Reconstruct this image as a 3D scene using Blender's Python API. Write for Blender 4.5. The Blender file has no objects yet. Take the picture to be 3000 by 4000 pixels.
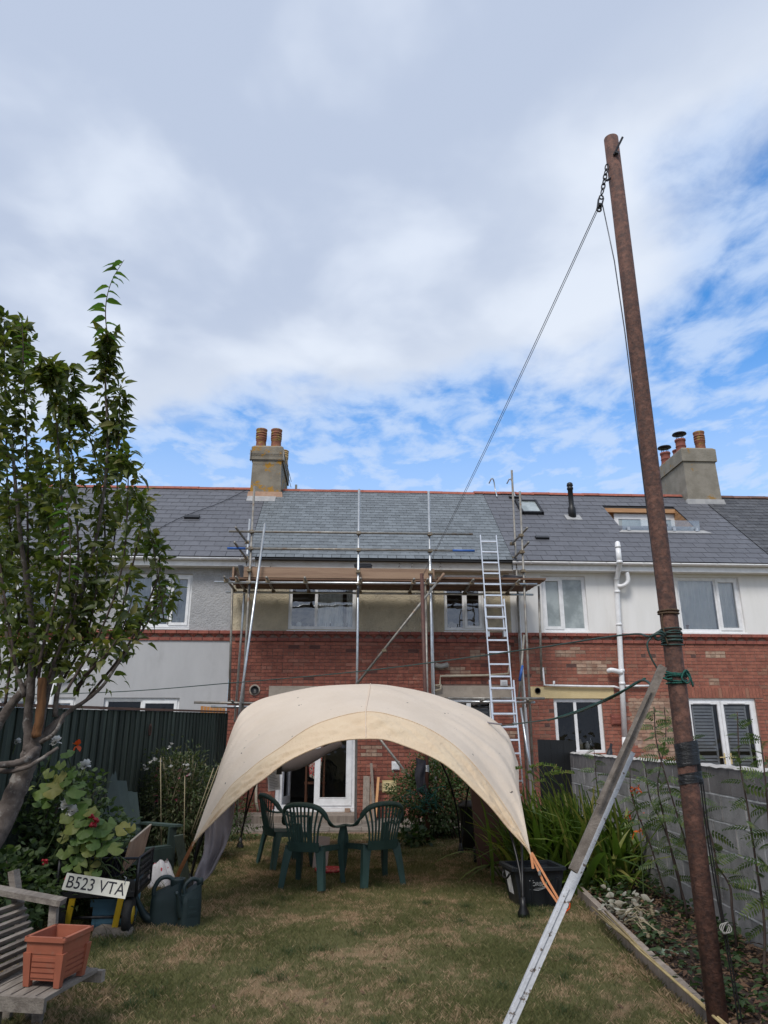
import bpy, math, random
import numpy as np
from mathutils import Vector, Matrix
sc = bpy.context.scene
R = math.radians
rng = random.Random(7)
nr = np.random.default_rng(7)

# ------------------------------------------------------------------ camera
PITCH, YAW, FPX, EYE = R(17.57), R(3.0), 2780.0, 1.6
cam = bpy.data.cameras.new('camera'); camo = bpy.data.objects.new('camera', cam)
sc.collection.objects.link(camo); sc.camera = camo
camo.location = (0, 0, EYE); camo.rotation_euler = (R(90) + PITCH, 0, -YAW)
cam.sensor_fit = 'VERTICAL'; cam.sensor_height = 36.0; cam.lens = 36.0 * FPX / 4000.0
cam.clip_start = 0.05; cam.clip_end = 2000

# ------------------------------------------------------------------ sky, sun, exposure
SUN_EL, SUN_AZ = R(52), R(205)      # azimuth clockwise from +Y (the house side): behind the camera, to the left
wd = bpy.data.worlds.new('World'); sc.world = wd; wd.use_nodes = True
nt = wd.node_tree; nt.nodes.clear()
def N(tree, t, **kw):
    n = tree.nodes.new(t)
    for k, v in kw.items(): setattr(n, k, v)
    return n
def L(tree, a, b): tree.links.new(a, b)
def mth(tree, op, a, b=None, c=None, clamp=False):
    n = N(tree, 'ShaderNodeMath', operation=op, use_clamp=clamp)
    for i, v in enumerate((a, b, c)):
        if v is None: continue
        if isinstance(v, (int, float)): n.inputs[i].default_value = v
        else: L(tree, v, n.inputs[i])
    return n.outputs[0]
def mixc(tree, f, a, b, mode='MIX'):
    n = N(tree, 'ShaderNodeMixRGB', blend_type=mode)
    for i, v in enumerate((f, a, b)):
        if isinstance(v, (int, float)): n.inputs[i].default_value = v
        elif isinstance(v, tuple): n.inputs[i].default_value = (*v[:3], 1)
        else: L(tree, v, n.inputs[i])
    return n.outputs[0]
def noise(tree, vec, scale, detail=4, rough=.55, dist=0.0):
    n = N(tree, 'ShaderNodeTexNoise'); n.inputs['Scale'].default_value = scale
    n.inputs['Detail'].default_value = detail; n.inputs['Roughness'].default_value = rough
    n.inputs['Distortion'].default_value = dist
    L(tree, vec, n.inputs['Vector']); return n.outputs['Fac']
def sstep(tree, v, lo, hi, a=0.0, b=1.0):
    n = N(tree, 'ShaderNodeMapRange', interpolation_type='SMOOTHSTEP')
    n.inputs['From Min'].default_value = lo; n.inputs['From Max'].default_value = hi
    n.inputs['To Min'].default_value = a; n.inputs['To Max'].default_value = b
    L(tree, v, n.inputs['Value']); return n.outputs['Result']
def build_world():
    t = nt
    tc = N(t, 'ShaderNodeTexCoord'); sp = N(t, 'ShaderNodeSeparateXYZ'); L(t, tc.outputs['Generated'], sp.inputs[0])
    z = mth(t, 'MAXIMUM', sp.outputs[2], .06)
    qx = mth(t, 'DIVIDE', sp.outputs[0], z); qy = mth(t, 'DIVIDE', sp.outputs[1], z)
    cb = N(t, 'ShaderNodeCombineXYZ'); L(t, qx, cb.inputs[0]); L(t, qy, cb.inputs[1]); q = cb.outputs[0]
    sky = N(t, 'ShaderNodeTexSky', sky_type='NISHITA', sun_disc=False, sun_elevation=SUN_EL, sun_rotation=SUN_AZ)
    sky.air_density = 1.0; sky.dust_density = .6; sky.ozone_density = 2.5
    blue = mixc(t, 1.0, sky.outputs[0], (.47, 1.08, 1.5), 'MULTIPLY')
    # one big bank of cloud overhead and behind, its edge in front and to the right
    g1 = mth(t, 'SUBTRACT', 1.98, mth(t, 'ADD', qy, mth(t, 'MULTIPLY', qx, .30)))
    g2 = mth(t, 'ADD', mth(t, 'MULTIPLY', mth(t, 'SUBTRACT', .73, qx), 1.1), mth(t, 'MULTIPLY', mth(t, 'MAXIMUM', mth(t, 'SUBTRACT', 1.0, qy), 0.0), .9))
    g = N(t, 'ShaderNodeMath', operation='SMOOTH_MIN'); L(t, g1, g.inputs[0]); L(t, g2, g.inputs[1]); g.inputs[2].default_value = .35
    mq = N(t, 'ShaderNodeMapping'); mq.inputs['Scale'].default_value = (1.0, .85, 1); L(t, q, mq.inputs[0])
    n1 = noise(t, mq.outputs[0], 2.0, 6, .48); n1b = noise(t, q, .55, 2, .5)
    gg = mth(t, 'ADD', g.outputs[0], mth(t, 'MULTIPLY', mth(t, 'SUBTRACT', n1, .5), .85))
    m1 = sstep(t, gg, -.10, .20)
    n2 = noise(t, mq.outputs[0], 2.6, 5, .46, .2); n2c = mth(t, 'ADD', n2, mth(t, 'MULTIPLY', mth(t, 'SUBTRACT', n1b, .5), .8))
    big = mixc(t, sstep(t, n2c, .40, .66), (3.15, 3.65, 4.65), (4.5, 4.95, 5.75))
    edge = sstep(t, gg, .1, .6, 1.0, 0.0)
    big = mixc(t, mth(t, 'MULTIPLY', edge, .45), big, (5.1, 5.5, 6.1))
    # thin broken patches everywhere else
    mp = N(t, 'ShaderNodeMapping'); mp.inputs['Scale'].default_value = (1.0, .72, 1); mp.inputs['Rotation'].default_value = (0, 0, -.15); L(t, q, mp.inputs[0])
    n3 = noise(t, mp.outputs[0], 6.5, 7, .58, .25); n4 = noise(t, q, .8, 3)
    m2 = mth(t, 'MULTIPLY', sstep(t, mth(t, 'ADD', n3, mth(t, 'MULTIPLY', mth(t, 'SUBTRACT', n4, .5), .35)), .28, .64), .84)
    low = sstep(t, sp.outputs[2], .30, .50, 1.0, 0.0)          # more cloud seen edge-on towards the horizon
    m2 = mth(t, 'MAXIMUM', m2, mth(t, 'MULTIPLY', low, .58))
    c = mixc(t, m2, blue, (3.6, 4.45, 5.9))
    c = mixc(t, m1, c, big)
    bg = N(t, 'ShaderNodeBackground'); bg.inputs['Strength'].default_value = 0.10
    L(t, c, bg.inputs['Color'])
    out = N(t, 'ShaderNodeOutputWorld'); L(t, bg.outputs[0], out.inputs['Surface'])
build_world()
sl = bpy.data.lights.new('sun', 'SUN'); sl.energy = 1.5; sl.angle = R(18); sl.color = (1.0, .96, .9)
so = bpy.data.objects.new('sun', sl); sc.collection.objects.link(so)
sd = Vector((math.sin(SUN_AZ) * math.cos(SUN_EL), math.cos(SUN_AZ) * math.cos(SUN_EL), math.sin(SUN_EL)))
so.rotation_euler = (-sd).to_track_quat('-Z', 'Y').to_euler(); so.location = (0, -5, 20)
vs = sc.view_settings; vs.view_transform = 'Standard'; vs.look = 'None'; vs.gamma = 1.0; vs.exposure = 0.72; vs.use_curve_mapping = False
sc.render.engine = 'CYCLES'; sc.cycles.use_denoising = True; sc.cycles.max_bounces = 8; sc.cycles.transparent_max_bounces = 24

# ------------------------------------------------------------------ measuring helpers (photo pixel of the 3000 x 4000 survey -> place)
_fw = Vector((math.sin(YAW) * math.cos(PITCH), math.cos(YAW) * math.cos(PITCH), math.sin(PITCH)))
_rt = Vector((math.cos(YAW), -math.sin(YAW), 0)); _up = _rt.cross(_fw)
def ray(x, y): return _fw + _rt * ((x - 1500) / FPX) - _up * ((y - 2000) / FPX)
def at(x, y, Y):
    d = ray(x, y); return Vector((0, 0, EYE)) + d * (Y / d.y)
def gnd(x, y, z=0.0):
    d = ray(x, y); return Vector((0, 0, EYE)) + d * ((z - EYE) / d.z)

# ------------------------------------------------------------------ mesh helpers
V = Vector
class MB:
    def __init__(s): s.v = []; s.f = []
    def add(s, vs, fs):
        o = len(s.v); s.v += [tuple(p) for p in vs]; s.f += [tuple(i + o for i in f) for f in fs]; return s
    def hexa(s, p): return s.add(p, [(3, 2, 1, 0), (4, 5, 6, 7), (0, 1, 5, 4), (1, 2, 6, 5), (2, 3, 7, 6), (3, 0, 4, 7)])
    def box(s, x0, x1, y0, y1, z0, z1):
        return s.hexa([(x0, y0, z0), (x1, y0, z0), (x1, y1, z0), (x0, y1, z0), (x0, y0, z1), (x1, y0, z1), (x1, y1, z1), (x0, y1, z1)])
    def beam(s, p0, p1, w, h, up=(0, 0, 1), w1=None, h1=None):
        p0, p1 = V(p0), V(p1); d = (p1 - p0).normalized(); u = V(up)
        if abs(d.dot(u)) > .98: u = V((0, 1, 0))
        a = d.cross(u).normalized(); b = a.cross(d)
        w1 = w if w1 is None else w1; h1 = h if h1 is None else h1
        q = []
        for p, ww, hh in ((p0, w, h), (p1, w1, h1)):
            for i, j in ((-1, -1), (1, -1), (1, 1), (-1, 1)): q.append(p + a * (i * ww / 2) + b * (j * hh / 2))
        return s.hexa(q)
    def sweep(s, pts, prof, up=(0, 0, 1), scale=None, caps=True, closed=False):
        pts = [V(p) for p in pts]; n = len(pts); k = len(prof); o = len(s.v); prev = None
        for i, p in enumerate(pts):
            if closed: d = (pts[(i + 1) % n] - pts[i - 1]).normalized()
            else: d = (pts[min(i + 1, n - 1)] - pts[max(i - 1, 0)]).normalized()
            u = V(up[i]) if isinstance(up, list) else (prev if prev is not None else V(up))
            a = d.cross(u)
            if a.length < 1e-4: a = d.cross(V((0, 1, .01)))
            a.normalize(); b = a.cross(d)
            if not isinstance(up, list): prev = b
            sc_ = 1 if scale is None else scale[i]
            for (x, y) in prof: s.v.append(tuple(p + a * (x * sc_) + b * (y * sc_)))
        m = n if closed else n - 1
        for i in range(m):
            j = (i + 1) % n
            for e in range(k):
                g = (e + 1) % k; s.f.append((o + i * k + e, o + i * k + g, o + j * k + g, o + j * k + e))
        if caps and not closed:
            s.f.append(tuple(o + e for e in reversed(range(k)))); s.f.append(tuple(o + (n - 1) * k + e for e in range(k)))
        return s
    def tube(s, pts, r, n=8, caps=True, closed=False, up=(0, 0, 1)):
        sc_ = r if isinstance(r, (list, tuple)) else [r] * len(pts)
        return s.sweep(pts, [(math.cos(2 * math.pi * i / n), math.sin(2 * math.pi * i / n)) for i in range(n)], up=up, scale=list(sc_), caps=caps, closed=closed)
    def lathe(s, prof, c=(0, 0, 0), n=16, mat=None, caps=True):
        o = len(s.v); c = V(c)
        for r, z in prof:
            for i in range(n):
                a = 2 * math.pi * i / n; p = V((r * math.cos(a), r * math.sin(a), z))
                if mat: p = mat @ p
                s.v.append(tuple(c + p))
        for j in range(len(prof) - 1):
            for i in range(n):
                g = (i + 1) % n; s.f.append((o + j * n + i, o + j * n + g, o + (j + 1) * n + g, o + (j + 1) * n + i))
        if caps:
            s.f.append(tuple(o + i for i in reversed(range(n)))); s.f.append(tuple(o + (len(prof) - 1) * n + i for i in range(n)))
        return s
    def grid(s, fn, nu, nv):
        o = len(s.v)
        for j in range(nv + 1):
            for i in range(nu + 1): s.v.append(tuple(fn(i / nu, j / nv)))
        for j in range(nv):
            for i in range(nu):
                a = o + j * (nu + 1) + i; s.f.append((a, a + 1, a + nu + 2, a + nu + 1))
        return s
    def prism(s, poly, frame, t):
        o_, ax, ay = (V(q) for q in frame); nz = ax.cross(ay).normalized() * t; n = len(poly)
        vs_ = [o_ + ax * x + ay * y for x, y in poly]; vs_ += [p + nz for p in vs_]
        return s.add(vs_, [tuple(reversed(range(n))), tuple(range(n, 2 * n))] + [(i, (i + 1) % n, (i + 1) % n + n, i + n) for i in range(n)])
    def mesh(s, name, mat, smooth=False):
        me = bpy.data.meshes.new(name); me.from_pydata(s.v, [], s.f)
        if mat is not None: me.materials.append(mat)
        if smooth: me.polygons.foreach_set('use_smooth', [True] * len(me.polygons))
        me.update(); return me
def raw_mesh(name, verts, faces, mat, smooth=False):
    """verts (n,3), faces (m,k) numpy -> mesh"""
    me = bpy.data.meshes.new(name); verts = np.asarray(verts, np.float32); faces = np.asarray(faces, np.int32); m, k = faces.shape
    me.vertices.add(len(verts)); me.vertices.foreach_set('co', verts.ravel())
    me.loops.add(m * k); me.loops.foreach_set('vertex_index', faces.ravel())
    me.polygons.add(m); me.polygons.foreach_set('loop_start', np.arange(0, m * k, k, dtype=np.int32))
    me.polygons.foreach_set('use_smooth', np.full(m, bool(smooth)))
    if mat is not None: me.materials.append(mat)
    me.update(calc_edges=True); return me
def smoothed(me): me.polygons.foreach_set('use_smooth', [True] * len(me.polygons)); return me
def link(o, parent=None, local=False):
    sc.collection.objects.link(o)
    if parent is not None:
        o.parent = parent
        if parent.type == 'EMPTY' and not parent.get('_loc') and not local: o.matrix_parent_inverse = Matrix.Translation(-parent.location)
    return o
def meta(o, label=None, cat=None, group=None, kind=None):
    if label: o['label'] = label
    if cat: o['category'] = cat
    if group: o['group'] = group
    if kind: o['kind'] = kind
    return o
LOCAL = set()
def thing(name, label, cat, loc=(0, 0, 0), rz=None, group=None):
    o = bpy.data.objects.new(name, None); o.empty_display_size = .1; o.location = loc
    sc.collection.objects.link(o); meta(o, label, cat, group)
    if rz is not None: o.rotation_euler = (0, 0, rz); LOCAL.add(o.name)
    return o
def part(name, mb, mat, parent=None, smooth=False, kind=None, label=None):
    me = mb if isinstance(mb, bpy.types.Mesh) else mb.mesh(name, mat, smooth)
    o = bpy.data.objects.new(name, me)
    sc.collection.objects.link(o)
    if parent is not None:
        o.parent = parent
        if parent.type == 'EMPTY' and parent.name not in LOCAL: o.matrix_parent_inverse = Matrix.Translation(-parent.location)
    meta(o, label, None, None, kind); return o
def single(name, mb, mat, label, cat, group=None, smooth=False, kind=None):
    o = part(name, mb, mat, None, smooth); meta(o, label, cat, group, kind); return o
def struct(name, mb, mat, smooth=False): return meta(part(name, mb, mat, None, smooth), kind='structure')
def setting_stuff(name, me, label, cat): return meta(part(name, me, None), label, cat, None, 'stuff')
_units = {}
def unit_box(mat, name):
    k = (mat.name, name)
    if k not in _units: _units[k] = MB().box(-.5, .5, -.5, .5, -.5, .5).mesh(name, mat)
    return _units[k]
def piece(name, mat, parent, c, size, rot=(0, 0, 0)):
    o = bpy.data.objects.new(name, unit_box(mat, name)); sc.collection.objects.link(o); o.parent = parent
    if parent.type == 'EMPTY' and parent.name not in LOCAL: o.matrix_parent_inverse = Matrix.Translation(-parent.location)
    o.location = c; o.scale = size; o.rotation_euler = rot; return o
CUBE = np.array([(-.5, -.5, -.5), (.5, -.5, -.5), (.5, .5, -.5), (-.5, .5, -.5), (-.5, -.5, .5), (.5, -.5, .5), (.5, .5, .5), (-.5, .5, .5)])
CF = np.array([(3, 2, 1, 0), (4, 5, 6, 7), (0, 1, 5, 4), (1, 2, 6, 5), (2, 3, 7, 6), (3, 0, 4, 7)])
def joined_boxes(name, mat, parent, items):
    """items: (centre, size, rot_x) -> one mesh, kind stuff"""
    if not items: return None
    c = np.array([i[0] for i in items]); s_ = np.array([i[1] for i in items]); a = np.array([i[2] for i in items])
    p = CUBE[None] * s_[:, None]; ca, sa = np.cos(a)[:, None], np.sin(a)[:, None]
    y = p[:, :, 1] * ca - p[:, :, 2] * sa; z = p[:, :, 1] * sa + p[:, :, 2] * ca
    p = np.stack([p[:, :, 0], y, z], 2) + c[:, None]
    f = (CF[None] + (np.arange(len(items)) * 8)[:, None, None]).reshape(-1, 4)
    return part(name, raw_mesh(name, p.reshape(-1, 3), f, mat), None, parent, kind='stuff')
def put_pieces(name, mat, parent, items, most=300, key=None):
    if key: items = sorted(items, key=key)
    for c, s_, a in items[:most]: piece(name, mat, parent, c, s_, (a, 0, 0))
    joined_boxes(name, mat, parent, items[most:])
def catmull(pts, n):
    pts = [V(p) for p in pts]; q = [pts[0] * 2 - pts[1]] + pts + [pts[-1] * 2 - pts[-2]]; out = []
    for i in range(len(pts) - 1):
        a, b, c, d = q[i:i + 4]
        for k in range(n):
            t = k / n; out.append(.5 * ((2 * b) + (c - a) * t + (2 * a - 5 * b + 4 * c - d) * t * t + (3 * b - a - 3 * c + d) * t ** 3))
    out.append(pts[-1]); return out
def sag(p0, p1, s_, n=14):
    p0, p1 = V(p0), V(p1); return [p0.lerp(p1, i / n) - V((0, 0, s_ * 4 * (i / n) * (1 - i / n))) for i in range(n + 1)]
def text_mesh(s_, size, mat, ext=.001, font_w=1.0, offset=0.0):
    cu = bpy.data.curves.new('lettering', 'FONT'); cu.body = s_; cu.size = size; cu.extrude = ext; cu.align_x = 'CENTER'; cu.align_y = 'CENTER'; cu.resolution_u = 3; cu.offset = offset
    o = bpy.data.objects.new('lettering', cu); sc.collection.objects.link(o)
    me = bpy.data.meshes.new_from_object(o.evaluated_get(bpy.context.evaluated_depsgraph_get()))
    bpy.data.objects.remove(o); me.transform(Matrix.Diagonal((font_w, 1, 1, 1))); me.materials.clear(); me.materials.append(mat); return me

# ------------------------------------------------------------------ materials
def new_mat(name):
    m = bpy.data.materials.new(name); m.use_nodes = True; m.node_tree.nodes.clear(); return m, m.node_tree
def rnd_val(t):
    oi = N(t, 'ShaderNodeObjectInfo'); ge = N(t, 'ShaderNodeNewGeometry')
    return mth(t, 'FRACT', mth(t, 'ADD', oi.outputs['Random'], ge.outputs['Random Per Island']))
def pos(t, stretch=(1, 1, 1), rot=None):
    ge = N(t, 'ShaderNodeNewGeometry'); mp = N(t, 'ShaderNodeMapping'); mp.inputs['Scale'].default_value = stretch
    if rot: mp.inputs['Rotation'].default_value = rot
    L(t, ge.outputs['Position'], mp.inputs[0]); return mp.outputs[0]
def mat(name, c1, c2=None, scale=6, rough=.8, bump=0.0, bscale=None, rnd=0.0, metal=0.0, spec=.4, stretch=(1, 1, 1), lo=.35, hi=.65, c3=None, c3s=2.0, c3t=(.55, .7), detail=5, rot=None, hue=None, rvar=.0, coat=0.0, bdist=.02):
    m, t = new_mat(name); p = pos(t, stretch, rot)
    n1 = noise(t, p, scale, detail, .6)
    col = mixc(t, sstep(t, n1, lo, hi), c1, c2 if c2 else tuple(x * .8 for x in c1))
    if hue:       # some pieces take another colour: list of (threshold, colour)
        r = rnd_val(t)
        for th, hc in hue: col = mixc(t, mth(t, 'GREATER_THAN', r, th), col, mixc(t, n1, hc, tuple(x * .7 for x in hc)))
    if c3: col = mixc(t, sstep(t, noise(t, p, c3s, 6, .65), *c3t), col, c3)
    if rnd:
        f = mth(t, 'ADD', 1.0 - rnd, mth(t, 'MULTIPLY', mth(t, 'FRACT', mth(t, 'MULTIPLY', rnd_val(t), 7.31)), 2 * rnd))
        vm = N(t, 'ShaderNodeVectorMath', operation='SCALE'); L(t, col, vm.inputs[0]); L(t, f, vm.inputs['Scale']); col = vm.outputs[0]
    b = N(t, 'ShaderNodeBsdfPrincipled'); L(t, col, b.inputs['Base Color'])
    b.inputs['Metallic'].default_value = metal; b.inputs['Specular IOR Level'].default_value = spec; b.inputs['Coat Weight'].default_value = coat
    if rvar: L(t, mth(t, 'ADD', rough - rvar, mth(t, 'MULTIPLY', n1, 2 * rvar), clamp=True), b.inputs['Roughness'])
    else: b.inputs['Roughness'].default_value = rough
    if bump:
        bn = N(t, 'ShaderNodeBump'); bn.inputs['Strength'].default_value = bump; bn.inputs['Distance'].default_value = bdist
        L(t, noise(t, p, bscale or scale * 3, 6, .65), bn.inputs['Height']); L(t, bn.outputs[0], b.inputs['Normal'])
    o = N(t, 'ShaderNodeOutputMaterial'); L(t, b.outputs[0], o.inputs[0]); return m
def leaf_mat(name, cols, rough=.45, trans=.35, spot=None, tint=(1.3, 1.5, .7)):
    m, t = new_mat(name); r = rnd_val(t); cr = N(t, 'ShaderNodeValToRGB'); e = cr.color_ramp.elements
    while len(e) < len(cols): e.new(.5)
    for i, c in enumerate(cols): e[i].position = i / max(1, len(cols) - 1); e[i].color = (*c, 1)
    L(t, r, cr.inputs[0]); col = cr.outputs[0]
    nz = noise(t, pos(t), 40, 3); col = mixc(t, mth(t, 'MULTIPLY', nz, .4), col, tuple(x * .5 for x in cols[0]))
    if spot: col = mixc(t, sstep(t, noise(t, pos(t), 9, 4), .60, .70), col, spot)
    b = N(t, 'ShaderNodeBsdfPrincipled'); L(t, col, b.inputs['Base Color']); b.inputs['Roughness'].default_value = rough; b.inputs['Specular IOR Level'].default_value = .35
    tr = N(t, 'ShaderNodeBsdfTranslucent'); L(t, mixc(t, 1.0, col, tint, 'MULTIPLY'), tr.inputs[0])
    mx = N(t, 'ShaderNodeMixShader'); mx.inputs[0].default_value = trans; L(t, b.outputs[0], mx.inputs[1]); L(t, tr.outputs[0], mx.inputs[2])
    o = N(t, 'ShaderNodeOutputMaterial'); L(t, mx.outputs[0], o.inputs[0]); return m
def glass_mat(name, tint=(.86, .9, .9), refl=.16, rough=.0):
    m, t = new_mat(name); tr = N(t, 'ShaderNodeBsdfTransparent'); tr.inputs[0].default_value = (*tint, 1)
    gl = N(t, 'ShaderNodeBsdfGlossy'); gl.inputs['Roughness'].default_value = rough; gl.inputs[0].default_value = (.95, .97, 1, 1)
    bn = N(t, 'ShaderNodeBump'); bn.inputs['Strength'].default_value = .06; bn.inputs['Distance'].default_value = .1; L(t, noise(t, pos(t), 2.2, 2), bn.inputs['Height']); L(t, bn.outputs[0], gl.inputs['Normal'])
    fr = N(t, 'ShaderNodeFresnel'); fr.inputs['IOR'].default_value = 1.5
    mx = N(t, 'ShaderNodeMixShader'); L(t, mth(t, 'ADD', fr.outputs[0], refl, clamp=True), mx.inputs[0]); L(t, tr.outputs[0], mx.inputs[1]); L(t, gl.outputs[0], mx.inputs[2])
    o = N(t, 'ShaderNodeOutputMaterial'); L(t, mx.outputs[0], o.inputs[0]); return m
def cloth_mat(name, c1, c2, trans=.35, scale=3, bump=.15, spots=None, bscale=14):
    m, t = new_mat(name); p = pos(t); col = mixc(t, sstep(t, noise(t, p, scale, 5), .35, .65), c1, c2)
    if spots: col = mixc(t, sstep(t, noise(t, p, spots[1], 2, .5), spots[2], spots[2] + .03), col, spots[0])
    b = N(t, 'ShaderNodeBsdfPrincipled'); L(t, col, b.inputs['Base Color']); b.inputs['Roughness'].default_value = .75; b.inputs['Specular IOR Level'].default_value = .2
    bn = N(t, 'ShaderNodeBump'); bn.inputs['Strength'].default_value = bump; bn.inputs['Distance'].default_value = .03; L(t, noise(t, p, bscale, 4, .5, .6), bn.inputs['Height']); L(t, bn.outputs[0], b.inputs['Normal'])
    tr = N(t, 'ShaderNodeBsdfTranslucent'); L(t, col, tr.inputs[0]); L(t, bn.outputs[0], tr.inputs['Normal'])
    mx = N(t, 'ShaderNodeMixShader'); mx.inputs[0].default_value = trans; L(t, b.outputs[0], mx.inputs[1]); L(t, tr.outputs[0], mx.inputs[2])
    o = N(t, 'ShaderNodeOutputMaterial'); L(t, mx.outputs[0], o.inputs[0]); return m
def plain(name, c, rough=.6, metal=0.0, spec=.4): return mat(name, c, tuple(x * .88 for x in c), 8, rough, metal=metal, spec=spec)

M = {}
M['brick'] = mat('brick', (.30, .105, .070), (.215, .072, .052), 9, .88, bump=.5, bscale=60, rnd=.16, hue=[(.89, (.34, .14, .10)), (.975, (.14, .06, .05))], c3=(.33, .20, .15), c3s=3.0, c3t=(.60, .80))
M['brick_r'] = mat('brick_right', (.32, .122, .082), (.25, .092, .065), 9, .88, bump=.5, bscale=60, rnd=.13, hue=[(.92, (.33, .16, .11)), (.985, (.13, .07, .06))], c3=(.36, .24, .18), c3s=2.0, c3t=(.62, .85))
M['brick_pale'] = mat('brick_pale', (.38, .27, .20), (.30, .17, .12), 7, .9, bump=.5, bscale=60, rnd=.2)
M['band_brick'] = mat('band_brick', (.29, .095, .068), (.22, .07, .055), 9, .85, bump=.4, bscale=50, rnd=.15)
M['mortar'] = mat('mortar', (.20, .13, .105), (.15, .085, .07), 8, .95, bump=.6, bscale=80)
M['mortar_r'] = mat('mortar_right', (.34, .25, .21), (.26, .17, .14), 8, .95, bump=.6, bscale=80)
M['rough_grey'] = mat('roughcast_grey', (.42, .42, .43), (.36, .36, .37), 4, .9, bump=1.0, bscale=26, bdist=.03)
M['rough_cream'] = mat('roughcast_cream', (.55, .475, .345), (.45, .39, .29), 2.2, .92, bump=1.0, bscale=30, c3=(.24, .21, .175), c3s=1.3, c3t=(.52, .72), bdist=.03)
M['smooth_grey'] = mat('smooth_grey_render', (.43, .43, .44), (.395, .395, .405), 1.6, .85, bump=.12, bscale=40, stretch=(1.6, 1, .5), c3=(.35, .35, .355), c3s=1.8, c3t=(.52, .8))
M['white_render'] = mat('white_render', (.78, .765, .75), (.735, .72, .70), 1.6, .8, bump=.10, bscale=50, stretch=(2.2, 1, .35), c3=(.62, .60, .57), c3s=2.2, c3t=(.56, .85))
M['lintel_grey'] = mat('lintel_render', (.40, .34, .28), (.33, .28, .23), 5, .9, bump=.4)
M['lintel_cream'] = mat('lintel_cream', (.62, .50, .28), (.56, .44, .24), 4, .85, bump=.3, c3=(.3, .24, .16), c3s=14, c3t=(.66, .72))
M['slate_new'] = mat('slate_new', (.150, .168, .182), (.122, .138, .15), 14, .48, bump=.25, bscale=70, rnd=.19, spec=.55, c3=(.21, .22, .23), c3s=9, c3t=(.66, .8), rvar=.06)
M['slate_dark'] = mat('slate_dark', (.108, .110, .125), (.092, .094, .107), 10, .5, bump=.1, bscale=60, rnd=.09, spec=.5)
M['under'] = plain('roof_felt', (.02, .02, .022), .9)
M['ridge'] = mat('ridge_tile', (.34, .11, .075), (.27, .085, .06), 10, .8, bump=.3, rnd=.15)
M['ridge_old'] = mat('ridge_old', (.17, .085, .065), (.12, .07, .055), 10, .85, bump=.3, rnd=.15)
M['upvc'] = plain('white_upvc', (.80, .80, .81), .3, spec=.5)
M['fascia_old'] = mat('old_fascia', (.66, .63, .58), (.58, .54, .48), 3, .6, c3=(.35, .3, .24), c3s=6, c3t=(.6, .75), stretch=(1, 1, 3))
M['black_pvc'] = plain('black_plastic', (.012, .012, .013), .45)
M['glass'] = glass_mat('window_glass', refl=.13)
M['frosted'] = mat('frosted_glass', (.36, .40, .40), (.20, .23, .23), 2.5, .08, spec=.9, bump=.12, bscale=30, rvar=.05)
M['glass_low'] = glass_mat('window_glass_low', (.84, .84, .83), .0)
M['room'] = mat('room_wall', (.16, .15, .14), (.12, .11, .10), 1, .9)
M['room_dark'] = plain('room_dark', (.035, .032, .03), .9)
M['curtain'] = cloth_mat('curtain', (.90, .89, .87), (.84, .84, .83), .2, 2)
M['net'] = cloth_mat('net_curtain', (.50, .57, .60), (.43, .50, .54), .3, 2)
M['galv'] = mat('galvanised_tube', (.60, .62, .64), (.46, .48, .50), 9, .36, metal=.8, spec=.5, rvar=.1)
M['galv_old'] = mat('weathered_tube', (.30, .285, .26), (.20, .185, .165), 9, .55, metal=.5, rvar=.1, c3=(.22, .15, .10), c3s=5, c3t=(.55, .7))
M['coupler'] = mat('coupler_steel', (.30, .25, .17), (.18, .13, .09), 20, .55, metal=.6, rnd=.3)
M['blue_paint'] = plain('blue_paint', (.03, .11, .38), .5)
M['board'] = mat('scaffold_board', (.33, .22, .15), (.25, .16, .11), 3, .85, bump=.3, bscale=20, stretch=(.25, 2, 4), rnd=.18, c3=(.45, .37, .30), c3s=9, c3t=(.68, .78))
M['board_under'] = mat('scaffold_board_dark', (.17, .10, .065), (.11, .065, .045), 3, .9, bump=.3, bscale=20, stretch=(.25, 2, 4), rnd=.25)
M['alu'] = plain('aluminium', (.82, .83, .85), .25, metal=.85)
M['rust'] = mat('rusted_steel', (.135, .066, .048), (.070, .040, .034), 34, .75, bump=1.0, bscale=36, metal=.1, c3=(.18, .088, .064), c3s=13, c3t=(.50, .66), bdist=.008)
M['rust2'] = mat('brown_painted_steel', (.10, .042, .03), (.07, .03, .024), 10, .6, bump=.2)
M['tape'] = mat('black_tape', (.012, .012, .013), (.02, .02, .022), 6, .28, bump=.7, bscale=16, stretch=(1, 1, 4), bdist=.01)
M['green_rope'] = mat('green_rope', (.005, .10, .075), (.01, .055, .045), 80, .6, bump=.4, bscale=200)
M['green_line'] = mat('green_line', (.022, .06, .052), (.03, .045, .04), 40, .6)
M['brown_rope'] = mat('brown_rope', (.13, .085, .05), (.08, .05, .03), 90, .9, bump=.5)
M['steel_line'] = plain('steel_line', (.12, .13, .15), .4, metal=.5)
M['iron'] = mat('dark_iron', (.03, .03, .034), (.05, .05, .055), 20, .5, metal=.7)
M['cement'] = mat('chimney_cement', (.255, .225, .18), (.19, .165, .13), 3, .92, bump=.5, bscale=25, c3=(.36, .19, .03), c3s=2.6, c3t=(.54, .60))
M['cement_r'] = mat('chimney_cement_right', (.27, .245, .205), (.21, .19, .155), 3, .92, bump=.5, bscale=25, c3=(.30, .17, .04), c3s=2.2, c3t=(.57, .66))
M['lead'] = mat('lead_flashing', (.36, .355, .35), (.28, .28, .285), 6, .55, spec=.5)
M['pinkmortar'] = mat('fresh_mortar', (.42, .27, .19), (.36, .22, .15), 8, .9, bump=.3)
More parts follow.
